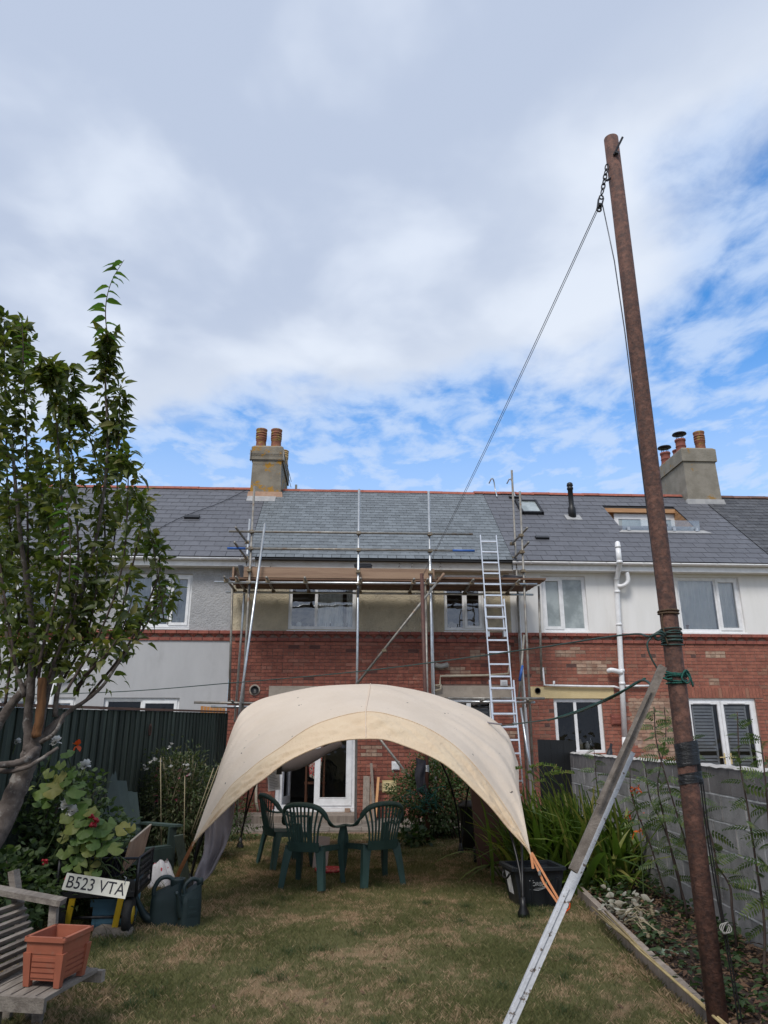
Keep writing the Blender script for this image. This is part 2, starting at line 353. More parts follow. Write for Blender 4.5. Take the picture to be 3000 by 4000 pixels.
M['pot'] = mat('clay_pot', (.26, .10, .06), (.18, .075, .05), 8, .85, bump=.2, c3=(.32, .24, .06), c3s=9, c3t=(.50, .64))
M['pot_clean'] = mat('clay_pot_clean', (.25, .085, .06), (.2, .065, .05), 8, .8)
M['pot_yellow'] = mat('buff_pot', (.52, .36, .17), (.44, .29, .13), 8, .8)
M['larch'] = mat('cedar_cladding', (.46, .26, .13), (.36, .19, .09), 4, .6, stretch=(.6, 4, 6), rnd=.15)
M['tent'] = cloth_mat('tent_fabric', (.87, .745, .62), (.83, .705, .58), .36, 2.0, .22, ((.16, .14, .12), 13.0, .735))
M['tent_valance'] = cloth_mat('tent_valance', (.82, .66, .47), (.78, .61, .43), .28, 2.0, .5)
M['grey_cloth'] = cloth_mat('grey_polyester', (.31, .285, .305), (.26, .24, .26), .25, 3, .3)
M['orange_web'] = mat('orange_webbing', (.74, .33, .16), (.66, .27, .12), 30, .7)
M['orange_peg'] = plain('orange_plastic', (.85, .10, .015), .4)
M['black_metal'] = plain('black_pole', (.008, .008, .009), .4)
M['chair'] = mat('green_plastic', (.034, .074, .068), (.044, .092, .085), 7, .48, spec=.4, c3=(.09, .16, .15), c3s=16, c3t=(.66, .82), stretch=(2.5, 2.5, .45))
M['can'] = mat('can_plastic', (.016, .029, .031), (.022, .038, .040), 5, .46, spec=.4)
M['paint_green'] = mat('green_painted_wood', (.042, .066, .058), (.055, .082, .073), 5, .6, bump=.15, stretch=(2, 2, .4), rnd=.2)
M['fence'] = mat('fence_board', (.046, .057, .048), (.068, .083, .068), 6, .85, spec=.12, bump=.35, bscale=30, stretch=(3, 3, .3), rnd=.3, c3=(.055, .06, .055), c3s=5, c3t=(.6, .8))
M['fence_cap'] = mat('fence_cap', (.17, .095, .07), (.12, .07, .05), 6, .85, stretch=(2, .4, 2), bump=.2)
M['orange_wood'] = mat('orange_timber', (.50, .23, .07), (.42, .18, .05), 5, .7, stretch=(3, 3, .4), rnd=.15)
M['weathered'] = mat('weathered_timber', (.27, .235, .20), (.16, .135, .115), 5, .9, bump=.5, bscale=24, stretch=(4, .5, 4), rnd=.16)
M['strut_wood'] = mat('strut_timber', (.20, .17, .145), (.13, .108, .09), 9, .9, bump=.5, bscale=24, stretch=(1.3, 3, 1.3), c3=(.25, .22, .19), c3s=12, c3t=(.6, .75))
M['flaky'] = mat('flaky_white_paint', (.56, .57, .60), (.50, .51, .54), 9, .6, bump=.5, bscale=25, c3=(.15, .12, .10), c3s=26, c3t=(.60, .63))
M['terracotta'] = mat('terracotta_plastic', (.34, .108, .062), (.29, .092, .055), 7, .5, spec=.4, bump=.08, c3=(.27, .13, .09), c3s=11, c3t=(.58, .74))
M['terracotta_in'] = mat('terracotta_inside', (.33, .11, .065), (.27, .09, .055), 7, .6, c3=(.2, .12, .09), c3s=8)
M['plank_grey'] = mat('grey_plank', (.30, .25, .21), (.22, .18, .15), 5, .9, stretch=(5, 5, .4), bump=.3, rnd=.2)
M['plank_new'] = mat('new_batten', (.62, .33, .15), (.56, .28, .12), 5, .7, stretch=(5, 5, .4))
M['block'] = mat('concrete_block', (.31, .30, .296), (.23, .224, .222), 7, .95, bump=.9, bscale=60, rnd=.16, c3=(.10, .095, .095), c3s=2.5, c3t=(.52, .72), bdist=.006)
M['block_mortar'] = mat('block_mortar', (.55, .55, .55), (.42, .42, .42), 7, .95, bump=1.0, bscale=30)
M['block_dark'] = mat('dark_block', (.19, .177, .175), (.14, .13, .13), 7, .95, bump=.8, bscale=60, rnd=.1, bdist=.006)
M['wall_cap'] = mat('wall_cap', (.48, .46, .44), (.36, .34, .32), 6, .95, bump=.6)
M['bin_brown'] = mat('brown_bin', (.085, .042, .031), (.10, .052, .040), 4, .45)
M['bin_black'] = plain('black_bin', (.010, .011, .012), .4)
M['box_navy'] = mat('dark_crate', (.012, .015, .019), (.018, .021, .026), 5, .45)
M['letter_white'] = plain('pale_print', (.55, .57, .58), .6)
M['letter_black'] = plain('black_lettering', (.012, .012, .022), .5)
M['plate'] = mat('plate_white', (.66, .65, .58), (.58, .56, .48), 9, .35, c3=(.14, .12, .07), c3s=7, c3t=(.66, .72))
M['yellow'] = mat('yellow_paint', (.42, .28, .015), (.34, .22, .015), 8, .45)
M['rubber'] = mat('rubber', (.012, .012, .012), (.02, .02, .02), 20, .8, bump=.4)
M['ply'] = mat('plywood', (.38, .25, .17), (.31, .195, .135), 5, .8, stretch=(2, 2, .8), c3=(.18, .11, .08), c3s=8)
M['ply_edge'] = plain('plywood_edge', (.58, .47, .36), .8)
M['blue_panel'] = mat('faded_blue_plastic', (.10, .22, .30), (.07, .16, .22), 5, .6, c3=(.05, .07, .09), c3s=5, c3t=(.6, .75))
M['bag'] = mat('plastic_bag', (.72, .70, .72), (.66, .64, .66), 6, .4, c3=(.48, .03, .05), c3s=6.5, c3t=(.56, .60), bump=.4)
M['soil'] = mat('soil', (.050, .031, .023), (.032, .02, .016), 22, .95, bump=1.0, bscale=40)
M['pot_navy'] = plain('navy_pot', (.010, .012, .022), .35)
M['red_tray'] = mat('red_plastic', (.42, .03, .04), (.34, .02, .03), 6, .45, c3=(.55, .25, .25), c3s=12, c3t=(.55, .65))
M['pale_board'] = mat('pale_board', (.33, .285, .275), (.29, .25, .24), 5, .6)
M['paver'] = mat('paving_slab', (.235, .205, .175), (.17, .145, .125), 5, .95, bump=.6, bscale=40, rnd=.15, c3=(.11, .095, .08), c3s=3)
M['brass_vent'] = mat('cream_vent', (.58, .47, .24), (.50, .40, .20), 8, .5)
M['cream_pipe'] = mat('cream_pipe', (.50, .44, .34), (.42, .36, .27), 6, .6)
M['grey_pipe'] = mat('grey_pipe', (.30, .29, .27), (.24, .23, .21), 6, .7)
M['paper'] = mat('paper', (.78, .78, .80), (.72, .72, .75), 10, .8)
M['print'] = plain('grey_print', (.30, .30, .32), .8)
M['dark_cloth'] = cloth_mat('dark_cloth', (.035, .035, .045), (.025, .025, .03), .1, 3, .3)
M['towel'] = mat('patterned_cloth', (.42, .02, .03), (.40, .35, .30), 26, .9, lo=.45, hi=.5, c3=(.04, .07, .05), c3s=18, c3t=(.55, .58))
M['chairwood'] = mat('brown_wood', (.12, .05, .025), (.09, .035, .02), 6, .5, stretch=(3, 3, .5))
M['cane'] = mat('bamboo_cane', (.36, .28, .135), (.28, .21, .10), 12, .7, rnd=.15)
M['bark'] = mat('apple_bark', (.135, .110, .095), (.072, .056, .048), 14, .92, bump=.9, bscale=34, c3=(.24, .22, .20), c3s=9, c3t=(.56, .66), bdist=.01)
M['bark_cut'] = mat('cut_bark', (.24, .11, .045), (.14, .065, .03), 9, .9, bump=.5, stretch=(4, 4, .8))
M['twig'] = mat('twig', (.075, .052, .042), (.05, .035, .03), 12, .9)
M['leaf_tree'] = leaf_mat('tree_leaf', [(.050, .070, .020), (.068, .092, .024), (.09, .118, .028), (.118, .145, .033), (.155, .17, .04), (.19, .165, .045)], .42, .42)
M['leaf_shoot'] = leaf_mat('young_leaf', [(.06, .13, .028), (.09, .17, .035), (.12, .19, .04)], .42, .38)
M['leaf_dark'] = leaf_mat('dark_bush_leaf', [(.042, .07, .026), (.06, .098, .036), (.085, .13, .048), (.12, .16, .06)], .5, .3)
M['leaf_squash'] = leaf_mat('squash_leaf', [(.11, .19, .055), (.15, .24, .07), (.20, .28, .085), (.28, .31, .095), (.42, .36, .12)], .5, .4)
M['leaf_pea'] = leaf_mat('pea_leaf', [(.05, .075, .032), (.075, .105, .042), (.10, .125, .055), (.16, .15, .085)], .55, .3)
M['leaf_sword'] = leaf_mat('sword_leaf', [(.05, .09, .018), (.085, .145, .026), (.125, .19, .034), (.18, .23, .046), (.28, .24, .075)], .42, .3)
M['leaf_rowan'] = leaf_mat('pinnate_leaf', [(.055, .095, .036), (.08, .125, .044), (.11, .155, .052), (.16, .19, .055)], .5, .32)
M['leaf_weed'] = leaf_mat('weed_leaf', [(.025, .05, .018), (.045, .08, .026), (.065, .10, .032)], .5, .3)
M['leaf_dry'] = leaf_mat('withered_leaf', [(.36, .35, .30), (.28, .28, .23), (.42, .38, .31), (.22, .18, .14)], .8, .15)
M['leaf_litter'] = leaf_mat('leaf_litter', [(.16, .09, .05), (.11, .06, .04), (.22, .14, .08), (.08, .05, .035)], .85, .1)
M['petal_white'] = leaf_mat('white_petal', [(.84, .83, .80), (.90, .89, .88), (.88, .85, .80)], .6, .3, None, (1, 1, 1))
M['petal_pink'] = leaf_mat('pink_petal', [(.55, .10, .20), (.62, .25, .32), (.35, .02, .08)], .6, .3, None, (1, 1, 1))
M['petal_orange'] = leaf_mat('orange_petal', [(.75, .16, .02), (.60, .05, .02)], .6, .3, None, (1, 1, 1))
M['berry'] = plain('red_berry', (.28, .01, .02), .35)
M['stem_green'] = plain('green_stem', (.07, .10, .035), .6)
M['stem_dry'] = plain('dry_stem', (.30, .25, .16), .8)
# ================================================================== GROUND
def lawn_color(t, blade=False):
    p = pos(t, (1, 1, 0)); n = noise(t, p, 1.25, 5, .6); n2 = noise(t, p, 6.0, 4, .6); n3 = noise(t, p, 55, 3, .7)
    k = mth(t, 'ADD', mth(t, 'MULTIPLY', n, .58), mth(t, 'MULTIPLY', n2, .42))
    f = sstep(t, k, .49, .59)
    if blade:
        r = rnd_val(t); f = sstep(t, mth(t, 'ADD', k, mth(t, 'MULTIPLY', mth(t, 'SUBTRACT', r, .5), .16)), .49, .60)
        g = mixc(t, r, (.10, .112, .042), (.18, .178, .075)); d = mixc(t, r, (.29, .195, .12), (.46, .335, .21))
        return mixc(t, f, g, d)
    g = mixc(t, n3, (.085, .082, .036), (.145, .135, .06)); d = mixc(t, n3, (.19, .13, .075), (.30, .215, .13))
    return mixc(t, f, g, d)
def lawn_mat():
    m, t = new_mat('dry_lawn'); c = lawn_color(t); b = N(t, 'ShaderNodeBsdfPrincipled'); L(t, c, b.inputs['Base Color']); b.inputs['Roughness'].default_value = .95; b.inputs['Specular IOR Level'].default_value = .1
    bn = N(t, 'ShaderNodeBump'); bn.inputs['Strength'].default_value = .9; bn.inputs['Distance'].default_value = .02; L(t, noise(t, pos(t), 45, 6, .7), bn.inputs['Height']); L(t, bn.outputs[0], b.inputs['Normal'])
    o = N(t, 'ShaderNodeOutputMaterial'); L(t, b.outputs[0], o.inputs[0]); return m
def blade_mat():
    m, t = new_mat('grass_blade'); c = lawn_color(t, True); b = N(t, 'ShaderNodeBsdfPrincipled'); L(t, c, b.inputs['Base Color']); b.inputs['Roughness'].default_value = .7; b.inputs['Specular IOR Level'].default_value = .2
    tr = N(t, 'ShaderNodeBsdfTranslucent'); L(t, c, tr.inputs[0]); mx = N(t, 'ShaderNodeMixShader'); mx.inputs[0].default_value = .25; L(t, b.outputs[0], mx.inputs[1]); L(t, tr.outputs[0], mx.inputs[2])
    o = N(t, 'ShaderNodeOutputMaterial'); L(t, mx.outputs[0], o.inputs[0]); return m
M['lawn'] = lawn_mat(); M['blade'] = blade_mat()
def bumpz(x, y): return .012 * math.sin(1.7 * x + .6 * y) * math.sin(.9 * y - .4 * x) + .006 * math.sin(5 * x + 2.2 * y)
g = MB().grid(lambda u, v: (-400 + 800 * u, -300 + 700 * v, -.045), 4, 4)
struct('ground', g, M['lawn'])
def kerb_x(y): return 2.14 + (y - 4.79) * .102
def fence_x(y): return -3.1 + (y - 6.8) * .088
def wall_x(y): return 3.24 + .08 * (y - 6.09)
g = MB().grid(lambda u, v: ((lambda y: ((lambda x: (x, y, bumpz(x, y)))(fence_x(y) + (kerb_x(y) - fence_x(y)) * u)))(.4 + 13.2 * v)), 40, 80)
struct('lawn', g, M['lawn'], True)
g = MB().grid(lambda u, v: ((lambda y: ((lambda x: (x, y, .035 + .03 * math.sin(7 * x + 3 * y) * math.sin(4 * y) + .012 * math.sin(19 * x - 11 * y)))(kerb_x(y) + .03 + (wall_x(y) - kerb_x(y) - .03) * u)))(.4 + 12.0 * v)), 16, 120)
struct('soil_bed', g, M['soil'], True)

# patio of slabs against the houses
patio = struct('patio', MB().box(-2.6, 9.8, 13.6, 15.7, -.04, .012), M['mortar_r'])
items = []
y = 13.62
for row in range(4):
    x = -2.55 + (row % 2) * -.2
    while x < 3.6:
        w = .58 + rng.uniform(-.01, .01)
        items.append(((x + w / 2, y + .255, .018 + rng.uniform(-.006, .006)), (w - .012, .50, .04), rng.uniform(-.006, .006))); x += w
    y += .515
for c, s_, a in items: piece('paving_slab', M['paver'], patio, c, s_, (a, 0, rng.uniform(-.008, .008)))

# ================================================================== HOUSES
FY = 15.6                      # face of the brickwork
EAVE_Y, EAVE_Z, SLOPE, RIDGE_Y = 15.25, 5.35, .852, 18.38
RIDGE_Z = EAVE_Z + SLOPE * (RIDGE_Y - EAVE_Y); ANG = math.atan(SLOPE)
XL, XC, XR, XE = -8.7, -2.5, 3.68, 9.75
def roof_pt(x, t, n=0.0): return V((x, EAVE_Y + t * math.cos(ANG) - n * math.sin(ANG), EAVE_Z + t * math.sin(ANG) + n * math.cos(ANG)))
SLEN = (RIDGE_Y - EAVE_Y) / math.cos(ANG)
def wall_mesh(x0, x1, z0, z1, y, holes, reveal=.16):
    xs = sorted({x0, x1, *[q for h in holes for q in h[:2] if x0 < q < x1]}); zs = sorted({z0, z1, *[q for h in holes for q in h[2:4] if z0 < q < z1]}); m = MB()
    for i in range(len(xs) - 1):
        for j in range(len(zs) - 1):
            cx, cz = (xs[i] + xs[i + 1]) / 2, (zs[j] + zs[j + 1]) / 2
            if any(h[0] < cx < h[1] and h[2] < cz < h[3] for h in holes): continue
            m.add([(xs[i], y, zs[j]), (xs[i + 1], y, zs[j]), (xs[i + 1], y, zs[j + 1]), (xs[i], y, zs[j + 1])], [(0, 1, 2, 3)])
    for h in holes:
        a, b, c, d = max(h[0], x0), min(h[1], x1), max(h[2], z0), min(h[3], z1)
        if a >= b or c >= d: continue
        for (p, q) in (((a, c), (b, c)), ((b, c), (b, d)), ((b, d), (a, d)), ((a, d), (a, c))):
            m.add([(p[0], y, p[1]), (q[0], y, q[1]), (q[0], y + reveal, q[1]), (p[0], y + reveal, p[1])], [(0, 1, 2, 3)])
    return m
def bricks(parent, mt, x0, x1, z0, z1, holes, keyc, y=FY, dark=None, skip=None):
    items = []; k = 0; z = z1
    while z > z0:
        z -= .0735; off = (k % 2) * .1125; k += 1
        if z < z0 - .03: break
        header = (k % 4 == 0); w = .1125 if header else .225; x = x0 - off
        while x < x1:
            a, b = max(x, x0), min(x + w, x1); x += w
            segs = [(a, b)]
            for h in holes:
                if h[2] < z + .037 < h[3]:
                    ns = []
                    for (p, q) in segs:
                        if q <= h[0] or p >= h[1]: ns.append((p, q)); continue
                        if p < h[0]: ns.append((p, h[0]))
                        if q > h[1]: ns.append((h[1], q))
                    segs = ns
            for p, q in segs:
                if q - p < .035: continue
                if skip and skip((p + q) / 2, z + .03): continue
                items.append((((p + q) / 2, y + .03 + rng.uniform(-.003, .003), z + .0335), (q - p - .011, .06, .0625), rng.uniform(-.006, .006)))
    put_pieces('brick', mt, parent, items, 300, lambda i: (i[0][0] - keyc[0]) ** 2 + 1.5 * (i[0][2] - keyc[1]) ** 2)
def tooth_band(parent, x0, x1, z=3.80):
    """string course: a brick course, a dog-tooth course and a second brick course, all proud of the wall"""
    bd = part('string_course', MB().box(x0, x1, FY + .004, FY + .1, z - .225, z), M['mortar'], parent)
    n = int((x1 - x0) / .2275)
    w = (x1 - x0) / n
    tm = MB().add([(-.09, 0, 0), (.09, 0, 0), (0, -.075, 0), (0, -.008, -.07), (-.03, 0, -.07), (.03, 0, -.07)], [(0, 1, 2), (0, 2, 3, 4), (2, 1, 5, 3), (4, 3, 5)]).mesh('dogtooth_brick', M['band_brick'])
    for i in range(n):
        x = x0 + (i + .5) * w
        piece('brick', M['band_brick'], bd, (x, FY - .02, z - .036), (w - .011, .06, .066), (0, 0, rng.uniform(-.006, .006)))
        piece('brick', M['band_brick'], bd, (x + (.1 if x + .2 < x1 else 0), FY - .004, z - .186), (w - .011, .06, .064))
        o = bpy.data.objects.new('dogtooth_brick', tm); sc.collection.objects.link(o); o.parent = bd; o.location = (x + rng.uniform(-.004, .004), FY + .012, z - .074); o.scale = (1, 1, .97)
def slates(parent, x0, x1, w, e, mt, holes=(), keyx=0, thick=.006, t0=0.0, jit=.003):
    items = []; k = 0; t = t0; Lc = e * 1.9; tilt = .014 / Lc
    while t < SLEN - .02:
        x = x0 - (k % 2) * w / 2
        ln = min(Lc, SLEN - t)
        while x < x1:
            a, b = max(x, x0), min(x + w, x1); x += w
            segs = [(a, b)]
            for h in holes:
                if h[2] - e * .5 < t < h[3]:
                    ns = []
                    for p, q in segs:
                        if q <= h[0] or p >= h[1]: ns.append((p, q)); continue
                        if p < h[0]: ns.append((p, h[0]))
                        if q > h[1]: ns.append((h[1], q))
                    segs = ns
            for p, q in segs:
                if q - p < .03: continue
                c = roof_pt((p + q) / 2, t + ln / 2 + rng.uniform(-jit, jit), .010 + rng.uniform(0, .0015))
                items.append((tuple(c), (q - p - .010, ln, thick), ANG - tilt + rng.uniform(-.002, .002)))
        t += e; k += 1
    put_pieces('slate', mt, parent, items, 300, lambda i: i[0][2] + .25 * abs(i[0][0] - keyx))
def roof_deck(house, x0, x1, holes=()):
    m = MB(); xs = sorted({x0, x1, *[q for h in holes for q in h[:2]]}); ts = sorted({0.0, SLEN, *[q for h in holes for q in h[2:4]]})
    for i in range(len(xs) - 1):
        for j in range(len(ts) - 1):
            cx, ct = (xs[i] + xs[i + 1]) / 2, (ts[j] + ts[j + 1]) / 2
            if any(h[0] < cx < h[1] and h[2] < ct < h[3] for h in holes): continue
            m.add([roof_pt(xs[i], ts[j], -.01), roof_pt(xs[i + 1], ts[j], -.01), roof_pt(xs[i + 1], ts[j + 1], -.01), roof_pt(xs[i], ts[j + 1], -.01)], [(0, 1, 2, 3)])
    m.add([(x0, RIDGE_Y, RIDGE_Z), (x1, RIDGE_Y, RIDGE_Z), (x1, 2 * RIDGE_Y - EAVE_Y, EAVE_Z), (x0, 2 * RIDGE_Y - EAVE_Y, EAVE_Z)], [(0, 1, 2, 3)])
    return part('roof', m, M['under'], house)
def ridge_tiles(roof, x0, x1, mt, dz=0.0, w=.45):
    n = max(1, round((x1 - x0) / w)); w = (x1 - x0) / n
    prof = [(-.13, -.085), (-.08, -.015), (0, .02), (.08, -.015), (.13, -.085), (.115, -.09), (.07, -.035), (0, 0), (-.07, -.035), (-.115, -.09)]
    me = MB().sweep([(-w / 2 + .006, 0, 0), (w / 2 - .03, 0, 0), (w / 2 - .03, 0, .0), (w / 2 + .004, 0, 0)], prof, scale=[1, 1, 1.12, 1.12]).mesh('ridge_tile', mt)
    for i in range(n):
        o = bpy.data.objects.new('ridge_tile', me); sc.collection.objects.link(o); o.parent = roof
        o.location = (x0 + (i + .5) * w, RIDGE_Y, RIDGE_Z + .085 + dz + rng.uniform(-.006, .006)); o.rotation_euler = (0, rng.uniform(-.008, .008), 0)
def gutter(house, x0, x1, fz=5.17, ft=5.33, fm=None):
    f = part('fascia', MB().box(x0, x1, 15.34, 15.37, fz, ft), fm or M['upvc'], house)
    part('soffit', MB().box(x0, x1, 15.372, FY + .05, fz + .005, fz + .02), M['upvc'], f)
    prof = [(.055 * math.cos(a), .055 * math.sin(a)) for a in [math.pi + math.pi * i / 8 for i in range(9)]]
    prof = prof + [(p * .88, q * .88) for p, q in reversed(prof)]
    yy, zz = 15.275, 5.335
    gt = part('gutter', MB().sweep([(x0, yy, zz), (x1, yy, zz)], prof, up=(0, 0, 1)), M['upvc'], house, True)
    x = x0 + .4
    while x < x1:
        part('gutter_bracket', MB().sweep([(x, yy, zz), (x + .03, yy, zz)], [(p * 1.12, q * 1.12 - .001) for p, q in prof], up=(0, 0, 1)), M['upvc'], gt); x += .85
def window(house, x0, x1, z0, z1, lights, y=FY + .045, fw=.062, sill=True, curtain=None, room='room', glass='glass', name='window', depth=1.3, trickle=False):
    """lights: list of (x fraction 0, 1, z fraction 0, 1, opening?)"""
    m = MB(); d = .06
    m.box(x0, x1, y, y + d, z0, z0 + fw); m.box(x0, x1, y, y + d, z1 - fw, z1); m.box(x0, x0 + fw, y + .001, y + d, z0 + fw, z1 - fw); m.box(x1 - fw, x1, y + .001, y + d, z0 + fw, z1 - fw)
    ax0, ax1, az0, az1 = x0 + fw, x1 - fw, z0 + fw, z1 - fw
    w = part(name, m, M['upvc'], house)
    for li in lights:
        u0, u1, w0, w1, op = li[:5]
        a, b = ax0 + (ax1 - ax0) * u0, ax0 + (ax1 - ax0) * u1; c, e = az0 + (az1 - az0) * w0, az0 + (az1 - az0) * w1; hm = .018
        if u0 > 0: a += hm
        if u1 < 1: b -= hm
        if w0 > 0: c += hm
        if w1 < 1: e -= hm
        if u1 < 1: part('mullion', MB().box(b, b + 2 * hm, y + .004, y + d - .004, az0, az1), M['upvc'], w)
        if w1 < 1: part('transom', MB().box(a, b, y + .006, y + d - .006, e, e + 2 * hm), M['upvc'], w)
        if op:
            s_ = .05; q = MB(); yo = y - .018
            q.box(a - .01, b + .01, yo, y + .03, c - .01, c + s_); q.box(a - .01, b + .01, yo, y + .03, e - s_, e + .01); q.box(a - .01, a + s_, yo + .001, y + .03, c + s_, e - s_); q.box(b - s_, b + .01, yo + .001, y + .03, c + s_, e - s_)
            part('sash', q, M['upvc'], w); a += s_; b -= s_; c += s_; e -= s_
        else:
            q = MB(); s_ = .014
            for bx in ((a, b, c, c + s_), (a, b, e - s_, e), (a, a + s_, c + s_, e - s_), (b - s_, b, c + s_, e - s_)): q.box(bx[0], bx[1], y + .008, y + .03, bx[2], bx[3])
            part('glazing_bead', q, M['upvc'], w); a += s_; b -= s_; c += s_; e -= s_
        part('pane', MB().add([(a, y + .022, c), (b, y + .022, c), (b, y + .022, e), (a, y + .022, e)], [(0, 1, 2, 3)]), M[li[5] if len(li) > 5 else glass], w)
    if sill: part('sill', MB().hexa([(x0 - .02, y - .09, z0 - .05), (x1 + .02, y - .09, z0 - .05), (x1 + .02, y + d, z0 - .05), (x0 - .02, y + d, z0 - .05), (x0 - .02, y - .09, z0 - .022), (x1 + .02, y - .09, z0 - .022), (x1 + .02, y + d, z0 - .001), (x0 - .02, y + d, z0 - .001)]), M['upvc'], w)
    if trickle: part('vent_slot', MB().box(x0 + .12, x1 - .12, y - .016, y - .002, z1 - .04, z1 - .02), M['upvc'], w)
    r = MB(); yb = y + d + depth; e_ = .25
    X0, X1, Z0, Z1 = x0 - e_, x1 + e_, z0 - .2, z1 + .1
    r.add([(X0, y + d + .06, Z0), (X1, y + d + .06, Z0), (X1, y + d + .06, Z1), (X0, y + d + .06, Z1), (X0, yb, Z0), (X1, yb, Z0), (X1, yb, Z1), (X0, yb, Z1)], [(4, 5, 6, 7), (0, 4, 7, 3), (1, 2, 6, 5), (0, 1, 5, 4), (3, 7, 6, 2)])
    part('room', r, M[room], w)
    if curtain:
        for (u0, u1, mk, amp, waves) in curtain:
            a, b = x0 + (x1 - x0) * u0, x0 + (x1 - x0) * u1
            part('curtain', MB().grid(lambda u, v: (a + (b - a) * u, y + .10 + amp * math.sin(waves * u * 6.283 + .9 * math.sin(5 * u)) * (.6 + .4 * v), z0 + .03 + (z1 - z0) * v), 60, 4), M[mk], w, True)
    return w

# ---------------- left house (grey render)
hl = thing('terraced_house', 'grey rendered terraced house behind the apple tree and dark fence', 'house', (-5.6, FY, 0), group='terrace of houses')
LW = [(-4.86, -3.40, 3.86, 5.04), (-7.9, -6.35, 3.86, 5.04)]; LD = [(-5.02, -3.47, .2, 2.39), (-7.2, -5.6, 1.0, 2.39)]
part('upper_wall', wall_mesh(XL, XC, 3.80, 5.30, FY - .012, LW), M['rough_grey'], hl)
part('lower_wall', wall_mesh(XL, XC + .02, 0, 3.58, FY - .006, LD), M['smooth_grey'], hl)
tooth_band(hl, XL, XC)
w = window(hl, *LW[0][:2], LW[0][2], LW[0][3], [(0, .40, 0, 1, False), (.40, .70, .72, 1, True), (.40, .70, 0, .72, False), (.70, 1, 0, 1, True)], curtain=[(0, .42, 'net', .03, 6), (.45, .78, 'net', .03, 5), (.80, .93, 'net', .03, 3)])
# jar and small ornament on the window sill inside
part('jar', MB().lathe([(.05, 0), (.055, .02), (.05, .12), (.03, .15), (.035, .17), (.02, .2)], (-3.72, FY + .2, 3.93), 12), M['curtain'], w, True)
part('ornament', MB().lathe([(.045, 0), (.05, .06), (.03, .09), (.045, .13), (.03, .17), (.01, .18)], (-3.55, FY + .2, 3.93), 10), M['lintel_grey'], w, True)
window(hl, *LW[1][:2], LW[1][2], LW[1][3], [(0, .5, 0, 1, True), (.5, 1, 0, 1, False)], curtain=[(.05, .4, 'net', .03, 5)])
window(hl, *LD[0][:2], LD[0][2], LD[0][3], [(0, .5, 0, 1, False), (.5, 1, 0, 1, True)], room='room_dark', name='french_door', sill=False, trickle=True, glass='glass_low')
window(hl, *LD[1][:2], LD[1][2], LD[1][3], [(0, .5, 0, 1, False), (.5, 1, 0, 1, True)], room='room_dark')
gutter(hl, XL, -2.02)
rl = roof_deck(hl, XL, XC + .02)
slates(rl, XL, XC + .30, .335, .255, M['slate_dark'], [(-2.66, 9, 3.48, 9)], keyx=-4)
ridge_tiles(rl, XL, -2.64, M['ridge'], -.06)
v = part('tile_vent', MB().hexa([roof_pt(-3.98, 1.98, .02), roof_pt(-3.62, 1.98, .02), roof_pt(-3.62, 2.12, .02), roof_pt(-3.98, 2.12, .02), roof_pt(-3.98, 1.98, .075), roof_pt(-3.62, 1.98, .075), roof_pt(-3.62, 2.12, .07), roof_pt(-3.98, 2.12, .07)]), M['black_pvc'], rl)
part('vent_flange', MB().hexa([roof_pt(-4.0, 1.90, .016), roof_pt(-3.6, 1.90, .016), roof_pt(-3.6, 2.2, .016), roof_pt(-4.0, 2.2, .016), roof_pt(-4.0, 1.90, .024), roof_pt(-3.6, 1.90, .024), roof_pt(-3.6, 2.2, .024), roof_pt(-4.0, 2.2, .024)]), M['slate_dark'], rl)
part('cable', MB().tube(catmull([roof_pt(-2.75, 3.9, .05), roof_pt(-3.3, 3.0, .04), roof_pt(-3.95, 2.15, .05), roof_pt(-4.35, 1.5, .04), roof_pt(-4.62, .85, .04), roof_pt(-4.62, .62, .04), roof_pt(-4.35, .42, .05)], 6), .008, 5), M['iron'], rl)
part('soil_pipe', MB().tube([(-6.05, FY - .09, .2), (-6.05, FY - .09, 2.4), (-6.05, FY - .09, 2.9)], .055, 10), M['upvc'], hl, True)
part('soil_pipe', MB().tube([(-6.05, FY - .09, 2.75), (-5.4, FY - .09, 2.95)], .03, 8), M['upvc'], hl, True)
part('wall_vent', MB().box(-5.35, -5.0, FY - .03, FY, 3.36, 3.56), M['lintel_grey'], hl)

# ---------------- middle house (being re-roofed, scaffolded)
hc = thing('terraced_house', 'brick and stained cream terraced house with new slates, behind the scaffold', 'house', (.6, FY, 0), group='terrace of houses')
CW = [(-1.28, .20, 3.84, 5.06), (2.15, 3.05, 3.84, 5.10)]; CD = (-1.40, .22, .22, 2.40); CK = (2.14, 3.16, 1.25, 2.41)
part('upper_wall', wall_mesh(XC, XR - .04, 3.80, 5.30, FY - .012, CW), M['rough_cream'], hc)
LNT = [(-1.62, .45, 2.40, 2.64), (1.86, 3.58, 2.41, 2.66)]
cwall = part('brick_wall', wall_mesh(XC + .02, XR, 0, 3.58, FY + .010, [CD, CK]), M['mortar'], hc)
PC = [(2.72, 3.02, 3.17, 3.40), (1.95, 2.25, 2.95, 3.12), (2.2, 2.62, 2.82, 3.02), (.62, .86, .55, .70), (.35, .75, 1.25, 1.4), (-2.2, -1.9, 1.6, 1.95), (3.3, 3.6, 1.5, 1.75)]
in_pc = lambda x, z: any(q[0] < x < q[1] and q[2] < z < q[3] for q in PC)
bricks(cwall, M['brick'], XC + .02, XR, 0, 3.575, [CD, CK] + LNT, (.4, 3.05), skip=in_pc)
bricks(cwall, M['brick_pale'], XC + .02, XR, 0, 3.575, [CD, CK] + LNT, (.4, 3.05), skip=lambda x, z: not in_pc(x, z))
for a in LNT: part('lintel', MB().box(a[0], a[1], FY - .008, FY + .1, a[2], a[3]), M['lintel_grey'], hc)
tooth_band(hc, XC, XR)
